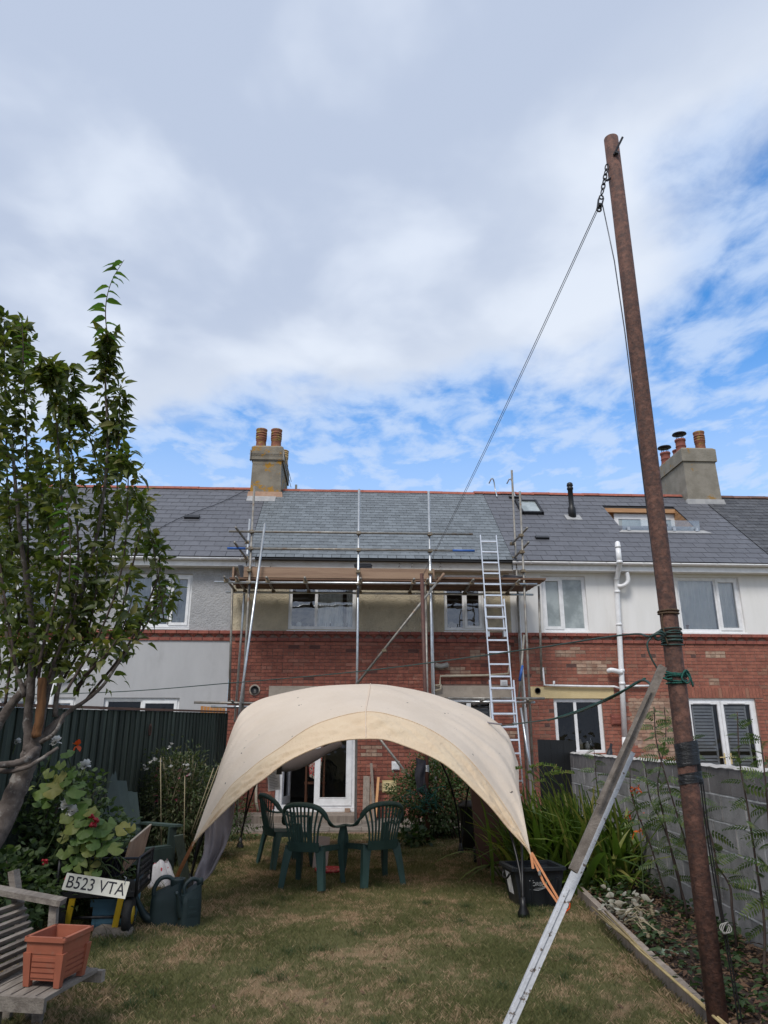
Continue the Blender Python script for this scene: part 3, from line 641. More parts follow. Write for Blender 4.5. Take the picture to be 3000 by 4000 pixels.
w = window(hc, *CW[0][:2], CW[0][2], CW[0][3], [(0, .40, 0, 1, False), (.40, 1, 0, 1, False)], curtain=[(.42, .80, 'curtain', .035, 6), (.86, .99, 'curtain', .03, 3)], room='room')
for i, (x, z, s_) in enumerate([(-.62, 3.92, .16), (-.35, 3.92, .10), (-.15, 3.92, .13), (.02, 3.92, .11), (-1.05, 3.92, .10), (-.85, 3.92, .08)]):
    part('sill_object', MB().lathe([(s_ * .5, 0), (s_ * .62, s_ * .3), (s_ * .6, s_ * .8), (s_ * .4, s_ * 1.1)], (x, FY + .22, z), 10), M['curtain'] if i % 2 == 0 else M['room'], w, True)
w = window(hc, *CW[1][:2], CW[1][2], CW[1][3], [(0, .5, 0, 1, False), (.5, 1, 0, 1, True)], room='room_dark')
w = window(hc, CK[0], CK[1], CK[2], CK[3], [(0, .5, 0, 1, True), (.5, 1, 0, 1, False)], room='room_dark', trickle=True, glass='glass_low')
for k in range(10): part('blind_slat', MB().box(CK[0] + .1, CK[1] - .1, FY + .14, FY + .17, 1.5 + k * .085, 1.535 + k * .085), M['grey_pipe'], w)
# french doors, left leaf swung inwards
m = MB(); a, b, c, d_ = CD; yy = FY + .03
m.box(a, b, yy, yy + .07, c, c + .075); m.box(a, b, yy, yy + .07, d_ - .07, d_); m.box(a, a + .075, yy + .001, yy + .07, c + .075, d_ - .07); m.box(b - .085, b, yy + .001, yy + .07, c + .075, d_ - .07)
fd = part('french_door', m, M['upvc'], hc)
def leaf(x0, x1, name, hinge=None, ang=0):
    q = MB(); s_ = .10; y0 = yy - .02; z0, z1 = c + .06, d_ - .055
    q.box(x0, x1, y0, y0 + .06, z0, z0 + .14); q.box(x0, x1, y0, y0 + .06, z1 - s_, z1); q.box(x0, x0 + s_, y0 + .001, y0 + .06, z0 + .14, z1 - s_); q.box(x1 - s_, x1, y0 + .001, y0 + .06, z0 + .14, z1 - s_)
    g_ = MB().add([(x0 + s_, y0 + .03, z0 + .14), (x1 - s_, y0 + .03, z0 + .14), (x1 - s_, y0 + .03, z1 - s_), (x0 + s_, y0 + .03, z1 - s_)], [(0, 1, 2, 3)])
    bd = MB()
    for bx in ((x0 + s_, x1 - s_, z0 + .14, z0 + .155), (x0 + s_, x1 - s_, z1 - s_ - .015, z1 - s_), (x0 + s_, x0 + s_ + .015, z0 + .155, z1 - s_ - .015), (x1 - s_ - .015, x1 - s_, z0 + .155, z1 - s_ - .015)): bd.box(bx[0], bx[1], y0 - .006, y0 - .001, bx[2], bx[3])
    if hinge is not None:
        Rm = Matrix.Translation((hinge, y0 + .06, 0)) @ Matrix.Rotation(ang, 4, 'Z') @ Matrix.Translation((-hinge, -y0 - .06, 0))
        for mm in (q, g_, bd): mm.v = [tuple(Rm @ V(p)) for p in mm.v]
    part('door_leaf', q, M['upvc'], fd); part('pane', g_, M['glass_low'], fd); part('glazing_bead', bd, M['upvc'], fd)
mid = (a + b) / 2 - .02
leaf(mid, b - .07, 'door_leaf'); leaf(a + .07, mid, 'door_leaf', a + .075, R(80))
part('threshold', MB().box(a - .03, b + .03, yy - .10, yy + .07, c - .05, c - .002), M['upvc'], fd)
part('room', MB().add([(-2.4, FY + .18, .18), (1.6, FY + .18, .18), (1.6, FY + .18, 2.5), (-2.4, FY + .18, 2.5), (-2.4, FY + 3.5, .18), (1.6, FY + 3.5, .18), (1.6, FY + 3.5, 2.5), (-2.4, FY + 3.5, 2.5)], [(4, 5, 6, 7), (0, 4, 7, 3), (1, 2, 6, 5), (0, 1, 5, 4), (3, 7, 6, 2)]), M['room'], fd)
part('lintel', MB().box(a, b, FY + .035, FY + .1, d_ + .002, d_ + .03), M['lintel_grey'], hc)
# vents, pipes on the middle house
def wall_vent(house, x0, x1, z0, z1, mt, slats=7, name='wall_vent'):
    v_ = part(name, MB().box(x0, x1, FY - .03, FY + .02, z0, z1), mt, house)
    n = slats; h_ = (z1 - z0 - .05) / n
    for i in range(n): part('louvre', MB().hexa([(x0 + .02, FY - .046, z0 + .025 + i * h_), (x1 - .02, FY - .046, z0 + .025 + i * h_), (x1 - .02, FY - .03, z0 + .025 + i * h_), (x0 + .02, FY - .03, z0 + .025 + i * h_), (x0 + .02, FY - .036, z0 + .025 + (i + .8) * h_), (x1 - .02, FY - .036, z0 + .025 + (i + .8) * h_), (x1 - .02, FY - .03, z0 + .025 + (i + .8) * h_), (x0 + .02, FY - .03, z0 + .025 + (i + .8) * h_)]), mt, v_)
    return v_
wall_vent(hc, .78, 1.07, .53, .76, M['brass_vent'], 7)
wall_vent(hc, .975, 1.135, .96, 1.13, M['upvc'], 6)
wall_vent(hc, 3.33, 3.48, 2.66, 2.78, M['upvc'], 5)
p = at(995, 2695, FY); part('flue_hole', MB().lathe([(.085, 0), (.085, .05), (.07, .055), (.06, .03), (.0, .03)], (p.x, FY, p.z), 18, Matrix.Rotation(R(90), 4, 'X')), M['black_pvc'], hc, True)
part('flue_collar', MB().lathe([(.115, 0), (.115, .008), (.08, .010)], (p.x, FY - .002, p.z), 14, Matrix.Rotation(R(90), 4, 'X')), M['lintel_grey'], hc)
def ppts(l, y=FY - .06): return [at(x, yv, y) for x, yv in l]
part('waste_pipe', MB().tube(ppts([(1700, 2598), (1722, 2604), (1750, 2596)]), [.055, .055, .055], 10), M['grey_pipe'], hc, True)
part('waste_pipe', MB().tube(ppts([(1990, 2522), (1990, 2600), (1985, 2632), (1900, 2638), (1720, 2641), (1719, 2675), (1700, 2678)]), .024, 8), M['cream_pipe'], hc, True)
part('waste_pipe', MB().tube(ppts([(1722, 2674), (1722, 2692), (1700, 2698)]), .022, 8), M['cream_pipe'], hc, True)
part('waste_pipe', MB().tube(ppts([(1000, 3030), (1000, 3130), (1008, 3170)]), .028, 8), M['cream_pipe'], hc, True)
part('downpipe', MB().tube([(1.86, FY - .10, .1), (1.86, FY - .10, 3.5), (1.86, FY - .10, 5.1)], .035, 10), M['upvc'], hc, True)
part('soil_pipe', MB().tube([(3.86, FY - .07, .1), (3.80, FY - .07, 3.0), (3.80, FY - .07, 5.25)], .038, 10), M['upvc'], hc, True)
gutter_f = part('fascia', MB().box(-2.02, XR, 15.34, 15.37, 5.14, 5.325), M['fascia_old'], hc)
part('soffit', MB().box(-2.02, XR, 15.372, FY + .05, 5.145, 5.16), M['fascia_old'], gutter_f)
for px in (1060, 1560, 1610, 1720): p = at(px, 2205, 15.33); part('gutter_bracket', MB().tube([p + V((0, 0, .03)), p + V((.01, -.05, .0)), p + V((0, -.06, -.05)), p + V((-.02, -.03, -.07))], .009, 5), M['galv_old'], gutter_f)
rc = roof_deck(hc, XC + .02, XR)
CHC = (-2.66, -1.80, 3.55, 9.0)
slates(rc, XC + .30, XR, .205, .162, M['slate_new'], [CHC], keyx=.6, thick=.007, t0=0.0)
part('eaves_felt', MB().box(-2.0, XR, 15.23, 15.34, 5.305, 5.335), M['black_pvc'], rc)
ridge_tiles(rc, -1.78, XR - .25, M['ridge'], -.075); ridge_tiles(rc, XR - .25, XR, M['ridge'], -.05)
part('roof_hook', MB().tube(catmull([roof_pt(4.02, SLEN - .35, .04), roof_pt(4.02, SLEN - .02, .12), roof_pt(3.99, SLEN + .12, .32), roof_pt(3.92, SLEN + .10, .40), roof_pt(3.88, SLEN + .2, .22)], 5), .018, 6), M['galv'], rc, True)
part('roof_hook', MB().tube(catmull([roof_pt(4.52, SLEN - .35, .04), roof_pt(4.52, SLEN - .02, .12), roof_pt(4.49, SLEN + .12, .32), roof_pt(4.42, SLEN + .10, .40), roof_pt(4.38, SLEN + .2, .22)], 5), .018, 6), M['galv'], rc, True)
def pot(parent, x, y, z, mt, rings=True, h=.5, r=.14):
    prof = [(r * 1.12, 0), (r * 1.08, .06), (r, .09), (r * .96, h * .45), (r * 1.06, h * .48), (r * .97, h * .53)]
    if rings:
        k = h * .56
        for i in range(3): prof += [(r * 1.08, k), (r * 1.10, k + .035), (r * .98, k + .04), (r * .98, k + .065)]; k += .07
        prof += [(r * 1.12, h * 1.0), (r * 1.12, h * 1.06), (r * .85, h * 1.06), (r * .8, h * .9)]
    else: prof += [(r * .96, h * .85), (r * 1.08, h * .88), (r * 1.08, h), (r * .8, h), (r * .75, h * .8)]
    return part('chimney_pot', MB().lathe(prof, (x, y, z), 18), mt, parent, True)
def chimney(house, x0, x1, y0, y1, zt, mt, skirt):
    m = MB(); zb = 7.2; e = .0
    m.hexa([(x0, y0, zb), (x1, y0, zb), (x1, y1, zb), (x0, y1, zb), (x0 + .03, y0 + .03, zt - .42), (x1 - .03, y0 + .03, zt - .42), (x1 - .03, y1, zt - .42), (x0 + .03, y1, zt - .42)])
    ch = part('chimney', m, mt, house)
    part('chimney_cap', MB().box(x0 - .012, x1 + .012, y0 - .012, y1, zt - .42, zt - .06).hexa([(x0 - .012, y0 - .012, zt - .06), (x1 + .012, y0 - .012, zt - .06), (x1 + .012, y1, zt - .06), (x0 - .012, y1, zt - .06), (x0 + .05, y0 + .05, zt), (x1 - .05, y0 + .05, zt), (x1 - .05, y1 - .05, zt), (x0 + .05, y1 - .05, zt)]), mt, ch)
    zs = EAVE_Z + SLOPE * (y0 - EAVE_Y)
    part('flashing', MB().hexa([(x0 - .06, y0 - .07, zs - .10), (x1 + .06, y0 - .07, zs - .10), (x1 + .06, y0 + .05, zs), (x0 - .06, y0 + .05, zs), (x0 - .03, y0 - .03, zs + .12), (x1 + .03, y0 - .03, zs + .12), (x1 + .03, y0 + .05, zs + .12), (x0 - .03, y0 + .05, zs + .12)]), skirt, ch)
    return ch
chc = chimney(hc, -2.63, -1.80, 18.0, 20.1, 9.16, M['cement'], M['pinkmortar'])
pot(chc, -2.43, 18.25, 9.13, M['pot'], h=.55); pot(chc, -2.02, 18.25, 9.13, M['pot'], h=.55); pot(chc, -1.92, 19.5, 9.13, M['pot_yellow'], h=.45, r=.13)
for zz in (8.80, 8.98): part('strap', MB().tube([(-2.68, 17.96, zz - .1), (-1.75, 17.96, zz - .1), (-1.72, 20.1, zz - .1)], .008, 5), M['iron'], chc)
part('strap_bracket', MB().box(-2.67, -2.65, 17.95, 18.1, 8.72, 9.0).box(-1.79, -1.76, 17.95, 18.1, 8.72, 9.0), M['galv_old'], chc)
part('aerial_bracket', MB().beam((-1.8, 19.6, 8.35), (-1.55, 19.6, 8.38), .03, .05).box(-1.56, -1.50, 19.57, 19.63, 8.3, 8.6), M['grey_pipe'], chc)
part('flashing_sheet', MB().hexa([roof_pt(-2.66, 3.22, .016), roof_pt(-1.92, 3.22, .016), roof_pt(-1.92, 3.56, .016), roof_pt(-2.66, 3.56, .016), roof_pt(-2.66, 3.22, .024), roof_pt(-1.92, 3.22, .024), roof_pt(-1.92, 3.56, .024), roof_pt(-2.66, 3.56, .024)]), M['lead'], rc)

# ---------------- right house (white render above brick, balcony cut into the roof)
hr = thing('terraced_house', 'white rendered terraced house over brick with a balcony cut into its slate roof', 'house', (6.7, FY, 0), group='terrace of houses')
RW = [(4.36, 5.38, 3.84, 5.09), (7.48, 8.96, 3.84, 5.10)]; RG = (4.47, 5.52, 1.27, 2.40); RD = (7.36, 8.93, .22, 2.41)
part('upper_wall', wall_mesh(XR - .04, XE, 3.80, 5.30, FY - .014, RW), M['white_render'], hr)
RL = [(3.98, 5.80, 2.40, 2.645)]; SOLD = (7.22, 9.12, 2.412, 2.64)
rwall = part('brick_wall', wall_mesh(XR, XE, 0, 3.58, FY + .010, [RG, RD]), M['mortar_r'], hr)
pale = lambda x, z: (6.1 < x < 7.25 and 1.2 < z < 2.42 and (x + .35 * z) > 6.75)
PR = [(4.62, 5.0, 3.25, 3.42), (4.95, 5.15, 3.38, 3.5), (5.02, 5.72, 2.90, 3.18), (4.05, 4.4, 2.92, 3.08), (8.0, 8.35, 3.3, 3.42), (7.9, 8.2, 2.72, 2.80)]
in_pr = lambda x, z: any(q[0] < x < q[1] and q[2] < z < q[3] for q in PR)
bricks(rwall, M['brick_r'], XR, XE, 0, 3.575, [RG, RD, SOLD] + RL, (6.6, 2.9), skip=lambda x, z: pale(x, z) or in_pr(x, z))
bricks(rwall, M['brick_pale'], XR, XE, 0, 3.575, [RG, RD, SOLD] + RL, (6.6, 2.9), skip=lambda x, z: not in_pr(x, z))
bricks(rwall, M['brick_pale'], 6.1, 7.25, 1.2, 2.42, [], (6.7, 1.9), skip=lambda x, z: not pale(x, z), y=FY)
for a in RL: part('lintel', MB().box(a[0], a[1], FY - .010, FY + .1, a[2], a[3]), M['lintel_cream'], hr)
part('duct_hole', MB().lathe([(.06, 0), (.065, .02), (.05, .025), (.045, 0)], (4.13, FY - .012, 2.56), 14, Matrix.Rotation(R(90), 4, 'X')), M['black_pvc'], hr)
n = 25
for i in range(n): piece('brick', M['brick_r'], rwall, (SOLD[0] + (i + .5) * (SOLD[1] - SOLD[0]) / n, FY + .028, 2.526), ((SOLD[1] - SOLD[0]) / n - .01, .06, .215))
tooth_band(hr, XR, XE)
window(hr, *RW[0][:2], RW[0][2], RW[0][3], [(0, .46, 0, 1, True, 'frosted'), (.46, 1, 0, 1, False, 'frosted')], room='room')
w = window(hr, *RW[1][:2], RW[1][2], RW[1][3], [(0, .64, 0, 1, False), (.64, 1, 0, 1, True)], curtain=[(.02, .60, 'curtain', .03, 6), (.66, .99, 'curtain', .03, 4)])
part('pot_plant', MB().lathe([(.05, 0), (.065, .1), (.05, .1)], (7.72, FY + .19, 3.92), 10), M['pot'], w)
w = window(hr, *RG, [(0, .44, 0, 1, False), (.44, 1, 0, 1, False)], room='room_dark', glass='glass_low')
for x, h_, r_, mk in [(5.05, .2, .05, 'cream_pipe'), (5.28, .28, .035, 'glass'), (5.2, .16, .05, 'curtain')]: part('kitchen_object', MB().lathe([(r_, 0), (r_ * 1.1, h_ * .6), (r_ * .5, h_ * .8), (r_ * .5, h_)], (x, FY + .22, 1.36), 10), M[mk], w, True)
# french doors with louvred blinds
rd = window(hr, *RD, [(0, .5, 0, 1, True), (.5, 1, 0, 1, True)], room='room', name='french_door', sill=False, fw=.075, glass='glass_low')
for s0, s1 in ((RD[0] + .21, RD[0] + .62), (RD[0] + .92, RD[1] - .22)):
    part('blind_frame', MB().box(s0 - .03, s0, FY + .108, FY + .14, .4, 2.25).box(s1, s1 + .03, FY + .108, FY + .14, .4, 2.25), M['upvc'], rd)
    for k in range(26):
        z = .5 + k * .068
        if 1.24 < z < 1.30: continue
        part('louvre', MB().hexa([(s0, FY + .108, z), (s1, FY + .108, z), (s1, FY + .14, z + .03), (s0, FY + .14, z + .03), (s0, FY + .108, z + .008), (s1, FY + .108, z + .008), (s1, FY + .14, z + .05), (s0, FY + .14, z + .05)]), M['upvc'], rd)
for x, sgn in ((RD[0] + .72, -1), (RD[0] + .86, 1)):
    part('handle', MB().box(x - .014, x + .014, FY + .01, FY + .025, 1.06, 1.28).beam((x, FY - .01, 1.20), (x + sgn * .12, FY - .01, 1.195), .018, .02), M['brass_vent'], rd)
for x in (RD[0] + .18, RD[0] + .95): part('trickle_vent', MB().box(x, x + .38, FY + .008, FY + .026, 2.30, 2.318), M['upvc'], rd)
wall_vent(hr, 5.68, 5.92, 1.86, 2.07, M['band_brick'], 6, 'air_brick')
# white soil stack
st = part('soil_stack', MB().tube([at(2440, 2880, 15.5), at(2428, 2640, 15.5), at(2412, 2340, 15.5), at(2409, 2260, 15.5), at(2420, 2205, 15.22), at(2418, 2180, 15.15), at(2414, 2140, 15.15)], .058, 12), M['upvc'], hr, True)
part('soil_stack', MB().tube([at(2440, 2880, 15.5), at(2442, 2960, 15.5), at(2446, 3100, 15.5)], .058, 12), M['upvc'], hr, True)
part('vent_cowl', MB().lathe([(.066, 0), (.066, .04), (.06, .045), (.056, .12), (.03, .15), (.0, .155)], at(2414, 2140, 15.15), 12), M['upvc'], st, True)
for c_ in ((2409, 2262, 15.5), (2411, 2312, 15.5), (2418, 2440, 15.5), (2428, 2620, 15.5), (2430, 2670, 15.5), (2420, 2196, 15.17)):
    part('pipe_collar', MB().lathe([(.066, -.03), (.068, 0), (.066, .03)], at(*c_), 12), M['upvc'], st, True)
part('branch_pipe', MB().tube(catmull([at(2412, 2290, 15.47), at(2435, 2288, 15.42), at(2453, 2270, 15.4), at(2449, 2236, 15.4)], 5), .05, 10), M['upvc'], st, True)
part('branch_pipe', MB().tube(catmull([at(2430, 2628, 15.47), at(2402, 2620, 15.45), at(2385, 2618, 15.45), at(2376, 2622, 15.5)], 4), .052, 10), M['upvc'], st, True)
part('waste_pipe', MB().tube(ppts([(2120, 2608), (2126, 2676), (2163, 2678), (2300, 2681), (2400, 2682), (2425, 2690)]), .024, 8), M['upvc'], st, True)
part('waste_pipe', MB().tube(ppts([(2164, 2678), (2164, 2660)]), .024, 8), M['upvc'], st, True)
part('waste_pipe', MB().tube(ppts([(2440, 2680), (2540, 2679)]), .024, 8), M['upvc'], st, True)
gutter(hr, XR - .02, XE + 4, fz=5.16)
# roof with balcony, rooflight, flue
def t_of(px, py):   # distance up the slope of a sight line
    d = ray(px, py); k = (EAVE_Z - EYE - SLOPE * EAVE_Y) / (d.z - SLOPE * d.y); return (d.y * k - EAVE_Y) / math.cos(ANG), d.x * k
bt0, bx0 = t_of(2440, 2072)[0], t_of(2440, 2072)[1] - .05
bt1 = t_of(2360, 1982)[0]; bx1 = t_of(2730, 2072)[1] - .02
BAL = (bx0, bx1, bt0, bt1)
RLT = (4.44, 5.02, t_of(2070, 2012)[0], t_of(2060, 1963)[0]); CHR = (9.27, 10.25, 3.55, 9.0)
rr = roof_deck(hr, XR, XE, [BAL])
slates(rr, XR, XE, .335, .255, M['slate_dark'], [BAL, RLT, CHR], keyx=6.5)
ridge_tiles(rr, XR, 9.25, M['ridge'], -.05)
f = MB()
for a, b, c, d_ in ((RLT[0], RLT[1], RLT[2], RLT[2] + .07), (RLT[0], RLT[1], RLT[3] - .07, RLT[3]), (RLT[0], RLT[0] + .06, RLT[2], RLT[3]), (RLT[1] - .06, RLT[1], RLT[2], RLT[3])):
    f.hexa([roof_pt(a, c, -.01), roof_pt(b, c, -.01), roof_pt(b, d_, -.01), roof_pt(a, d_, -.01), roof_pt(a, c, .09), roof_pt(b, c, .09), roof_pt(b, d_, .09), roof_pt(a, d_, .09)])
rf = part('rooflight', f, M['iron'], rr)
part('pane', MB().add([roof_pt(RLT[0] + .03, RLT[2] + .03, .06), roof_pt(RLT[1] - .03, RLT[2] + .03, .06), roof_pt(RLT[1] - .03, RLT[3] - .03, .06), roof_pt(RLT[0] + .03, RLT[3] - .03, .06)], [(0, 1, 2, 3)]), M['frosted'], rf)
ft, fx = t_of(2236, 2020); fb = roof_pt(fx, ft, 0)
fl = part('flue', MB().lathe([(.10, -.1), (.095, .24), (.075, .28), (.065, .32), (.065, .74), (.08, .75), (.08, .80), (.065, .81), (.065, .83), (.085, .85), (.07, .92), (.04, .94)], fb, 16), M['black_pvc'], rr, True)
part('flue_flashing', MB().hexa([roof_pt(fx - .2, ft - .22, .018), roof_pt(fx + .2, ft - .22, .018), roof_pt(fx + .2, ft + .1, .018), roof_pt(fx - .2, ft + .1, .018), roof_pt(fx - .2, ft - .22, .028), roof_pt(fx + .2, ft - .22, .028), roof_pt(fx + .2, ft + .1, .028), roof_pt(fx - .2, ft + .1, .028)]), M['lead'], fl)
for px, py in ((2012, 1949), (2118, 2108)):
    t_, x_ = t_of(px, py)
    part('tile_vent', MB().hexa([roof_pt(x_ - .16, t_ - .03, .02), roof_pt(x_ + .16, t_ - .03, .02), roof_pt(x_ + .16, t_ + .10, .02), roof_pt(x_ - .16, t_ + .10, .02), roof_pt(x_ - .16, t_ - .03, .075), roof_pt(x_ + .16, t_ - .03, .075), roof_pt(x_ + .16, t_ + .10, .06), roof_pt(x_ - .16, t_ + .10, .06)]), M['black_pvc'], rr)
# the inset balcony: floor, cheeks, cladding, doors, glass balustrade
z_f = roof_pt(0, bt0).z + .0; y_f = roof_pt(0, bt0).y; z_h = roof_pt(0, bt1).z; y_h = roof_pt(0, bt1).y + .15
bal = part('balcony', MB().box(bx0, bx1, y_f, y_h + .1, z_f - .9, z_f - .8), M['weathered'], rr)
for sx in (bx0, bx1):
    k = 0; z = z_f - .8
    while z < z_h:
        yy0 = EAVE_Y + (z - EAVE_Z) / SLOPE + .03; x_a, x_b = (sx - .03, sx) if sx == bx0 else (sx, sx + .03)
        if yy0 < y_h: part('cladding_board', MB().hexa([(x_a, max(yy0, y_f), z), (x_b, max(yy0, y_f), z), (x_b, y_h, z), (x_a, y_h, z), (x_a, max(yy0 + .13, y_f), z + .112), (x_b, max(yy0 + .13, y_f), z + .112), (x_b, y_h, z + .112), (x_a, y_h, z + .112)]), M['larch'], bal)
        z += .12
db = part('balcony_back', MB().box(bx0, bx1, y_h, y_h + .05, z_f - .8, z_h + .1), M['larch'], bal)
part('head_board', MB().box(bx0 - .02, bx1 + .02, y_h - .16, y_h, z_h - .13, z_h - .02), M['larch'], bal)
dx0, dx1 = bx0 + .30, bx0 + 1.95
for i in range(2):
    a_, b_ = dx0 + i * (dx1 - dx0) / 2, dx0 + (i + 1) * (dx1 - dx0) / 2; q = MB(); y_ = y_h - .07; s_ = .11
    q.box(a_, b_, y_, y_ + .05, z_h - .29, z_h - .14); q.box(a_, a_ + s_, y_ + .001, y_ + .05, z_f - .8, z_h - .29); q.box(b_ - s_, b_, y_ + .001, y_ + .05, z_f - .8, z_h - .29)
    part('balcony_door', q, M['upvc'], bal)
    part('door_pane', MB().add([(a_ + s_, y_ + .02, z_f - .8), (b_ - s_, y_ + .02, z_f - .8), (b_ - s_, y_ + .02, z_h - .29), (a_ + s_, y_ + .02, z_h - .29)], [(0, 1, 2, 3)]), M['frosted'], bal)
gx0 = t_of(2430, 2072)[1]; gx1 = t_of(2727, 2072)[1]
part('glass_balustrade', MB().box(gx0, gx1, y_f - .05, y_f - .035, z_f - .02, z_f + .27), M['glass'], bal)
for u in (.07, .38, .66, .95): part('glass_clamp', MB().box(gx0 + (gx1 - gx0) * u - .035, gx0 + (gx1 - gx0) * u + .035, y_f - .09, y_f - .052, z_f - .02, z_f + .07), M['galv'], bal)
part('flashing_sheet', MB().hexa([roof_pt(bx0 - .15, bt0 - .16, .018), roof_pt(bx1 + .25, bt0 - .16, .018), roof_pt(bx1 + .12, bt0 + .01, .018), roof_pt(bx0, bt0 + .01, .018), roof_pt(bx0 - .15, bt0 - .16, .030), roof_pt(bx1 + .25, bt0 - .16, .030), roof_pt(bx1 + .12, bt0 + .01, .03), roof_pt(bx0, bt0 + .01, .03)]), M['lead'], bal)
part('wall_lamp', MB().box(bx1 - .32, bx1 - .22, y_h - .12, y_h - .02, z_h - .62, z_h - .42), M['black_pvc'], bal)
chr_ = chimney(hr, 9.27, 10.24, 18.0, 20.0, 9.36, M['cement_r'], M['lead'])
for x_, y_, t_ in ((9.48, 18.4, 1), (10.0, 18.3, 0), (9.48, 19.4, 1), (9.62, 18.9, 2)):
    p = pot(chr_, x_, y_, 9.33, M['pot'] if t_ == 0 else M['pot_clean'], t_ == 0, .58 if t_ == 0 else .42 if t_ == 1 else .3)
    if t_ == 1:
        for k in range(4): part('cowl_leg', MB().beam((x_ + .1 * math.cos(k * 1.571), y_ + .1 * math.sin(k * 1.571), 9.7), (x_ + .1 * math.cos(k * 1.571), y_ + .1 * math.sin(k * 1.571), 9.92), .015, .015), M['iron'], p)
        part('cowl', MB().lathe([(.2, 0), (.19, .03), (.08, .06), (0, .065)], (x_, y_, 9.91), 16), M['iron'], p, True)

# ---------------- far right house: its roof slope and upper wall run out of the picture
he = thing('terraced_house', 'terraced house at the right edge, rough old slates beyond the right chimney', 'house', (12, FY, 0), group='terrace of houses')
part('upper_wall', wall_mesh(XE, 14.5, 3.80, 5.30, FY - .014, []), M['white_render'], he)
part('lower_wall', wall_mesh(XE, 14.5, 0, 3.80, FY - .002, []), M['brick_r'], he)
re_ = roof_deck(he, XE, 14.5)
M['slate_old'] = mat('slate_old', (.072, .073, .078), (.05, .05, .055), 8, .55, bump=.35, bscale=40, rnd=.25, spec=.5, c3=(.14, .13, .11), c3s=5, c3t=(.62, .8))
slates(re_, XE + .02, 14.5, .30, .2, M['slate_old'], [(9.2, 10.26, 3.55, 9)], keyx=10, thick=.009, jit=.008)
ridge_tiles(re_, 10.27, 14.5, M['ridge_old'], -.05)
# ================================================================== SCAFFOLD
SF, SB = 14.35, 15.36        # front and back rows of standards
sca = thing('scaffold', 'tube and board scaffold standing against the brick middle house', 'scaffold', (.7, 14.8, 0))
TR = .0245
def tube_part(name, p0, p1, mt='galv_old', r=TR): return part(name, MB().tube([p0, p1], r, 12), M[mt], sca, True)
def coupler(p, s_=1.0):
    m = MB().box(p[0] - .042 * s_, p[0] + .042 * s_, p[1] - .05, p[1] + .05, p[2] - .03, p[2] + .03).beam((p[0] + .04, p[1] - .05, p[2] - .02), (p[0] + .04, p[1] - .09, p[2] - .02), .018, .018)
    part('coupler', m, M['coupler'], sca)
DZ = 4.60
tube_part('standard', (-1.97, SF, .02), (-2.0, SF, 6.67)); tube_part('standard', (.22, SF, .02), (.22, SF, 6.65), 'galv'); tube_part('standard', (1.71, SF, .02), (1.71, SF, 6.63), 'galv'); tube_part('standard', (3.60, SF, .02), (3.69, SF, 6.66))
tube_part('standard', (1.62, SF + .12, .02), (1.62, SF + .12, DZ + .1)); tube_part('standard', (-2.40, SB, 2.3), (-2.46, SB - .2, 4.75)); tube_part('standard', (-2.26, SB, 1.9), (-2.2, SB, 6.25), 'galv')
tube_part('standard', (3.72, SB, .02), (3.79, SB, 7.54)); tube_part('standard', (3.98, SF + .3, DZ - 1.9), (4.05, SF + .3, DZ + .05))
a, b = at(930, 2815, 14.2), at(1035, 2045, 14.28); tube_part('raker', a + (a - b) * .45, b, 'galv')
for z, x0, x1 in ((5.66, -2.46, 2.62), (5.30, -2.46, 2.64)): tube_part('guard_rail', (x0, SF - .05, z), (x1, SF - .05, z + .015))
tube_part('guard_rail', (-2.47, SF - .05, 5.30), (-2.10, SF - .05, 5.301), 'blue_paint', TR + .001); tube_part('guard_rail', (2.18, SF - .05, 5.3137), (2.645, SF - .05, 5.315), 'blue_paint', TR + .001)
tube_part('ledger', (-2.68, SF - .05, DZ - .01), (3.92, SF - .05, DZ + .02), 'galv'); tube_part('ledger', (-2.62, SB - .03, DZ - .01), (4.1, SB - .03, DZ), 'galv')
tube_part('ledger', (-2.35, SB - .25, 2.20), (.5, SB - .25, 2.16)); tube_part('ledger', (-2.9, SF - .05, 2.24), (-1.4, SF - .05, 2.22)); tube_part('ledger', (-2.6, SF + .1, 2.17), (-1.4, SF + .1, 2.16), 'galv')
tube_part('ledger', (2.0, SF - .05, 2.33), (3.92, SF - .05, 2.33)); tube_part('ledger', (2.1, SF + .06, 2.27), (3.75, SF + .06, 2.26), 'galv')
for px, mt in ((875, 0), (920, 0), (1040, 0), (1190, 0), (1408, 0), (1618, 0), (1672, 0), (1850, 0), (2030, 0)):
    p = at(px, 2268, 14.05); tube_part('transom', (p.x, 14.05, DZ + .05), (p.x + .02, SB + .12, DZ + .035)); coupler((p.x, SF - .05, DZ + .02), .9); coupler((p.x + .02, SB - .03, DZ + .01), .9)
for px0, py0, px1, py1 in ((921, 2060, 965, 2118), (916, 2118, 962, 2180)): tube_part('side_rail', at(px0, py0, 14.0), at(px1, py1, SB - .2)); coupler(at(px1, py1, SB - .2))
for px0, py0, px1, py1 in ((2060, 2062, 2000, 2124), (2065, 2118, 2008, 2180)): tube_part('side_rail', at(px0, py0, 14.0), at(px1, py1, SB)); coupler(at(px1, py1, SB))
for px0, py0, px1, py1 in ((905, 2738, 925, 2752), (2062, 2733, 2058, 2760), (1890, 2733, 1850, 2752)): tube_part('transom', at(px0, py0, 14.0), at(px1, py1, SB))
tube_part('brace', at(1735, 2240, SF - .10), at(1380, 2690, SF - .06)); tube_part('brace', at(1440, 2830, SF - .08), at(1648, 3100, SF - .02))
o = tube_part('brace', at(1735, 2240, SF - .101), at(1708, 2275, SF - .101), 'board', TR + .002)
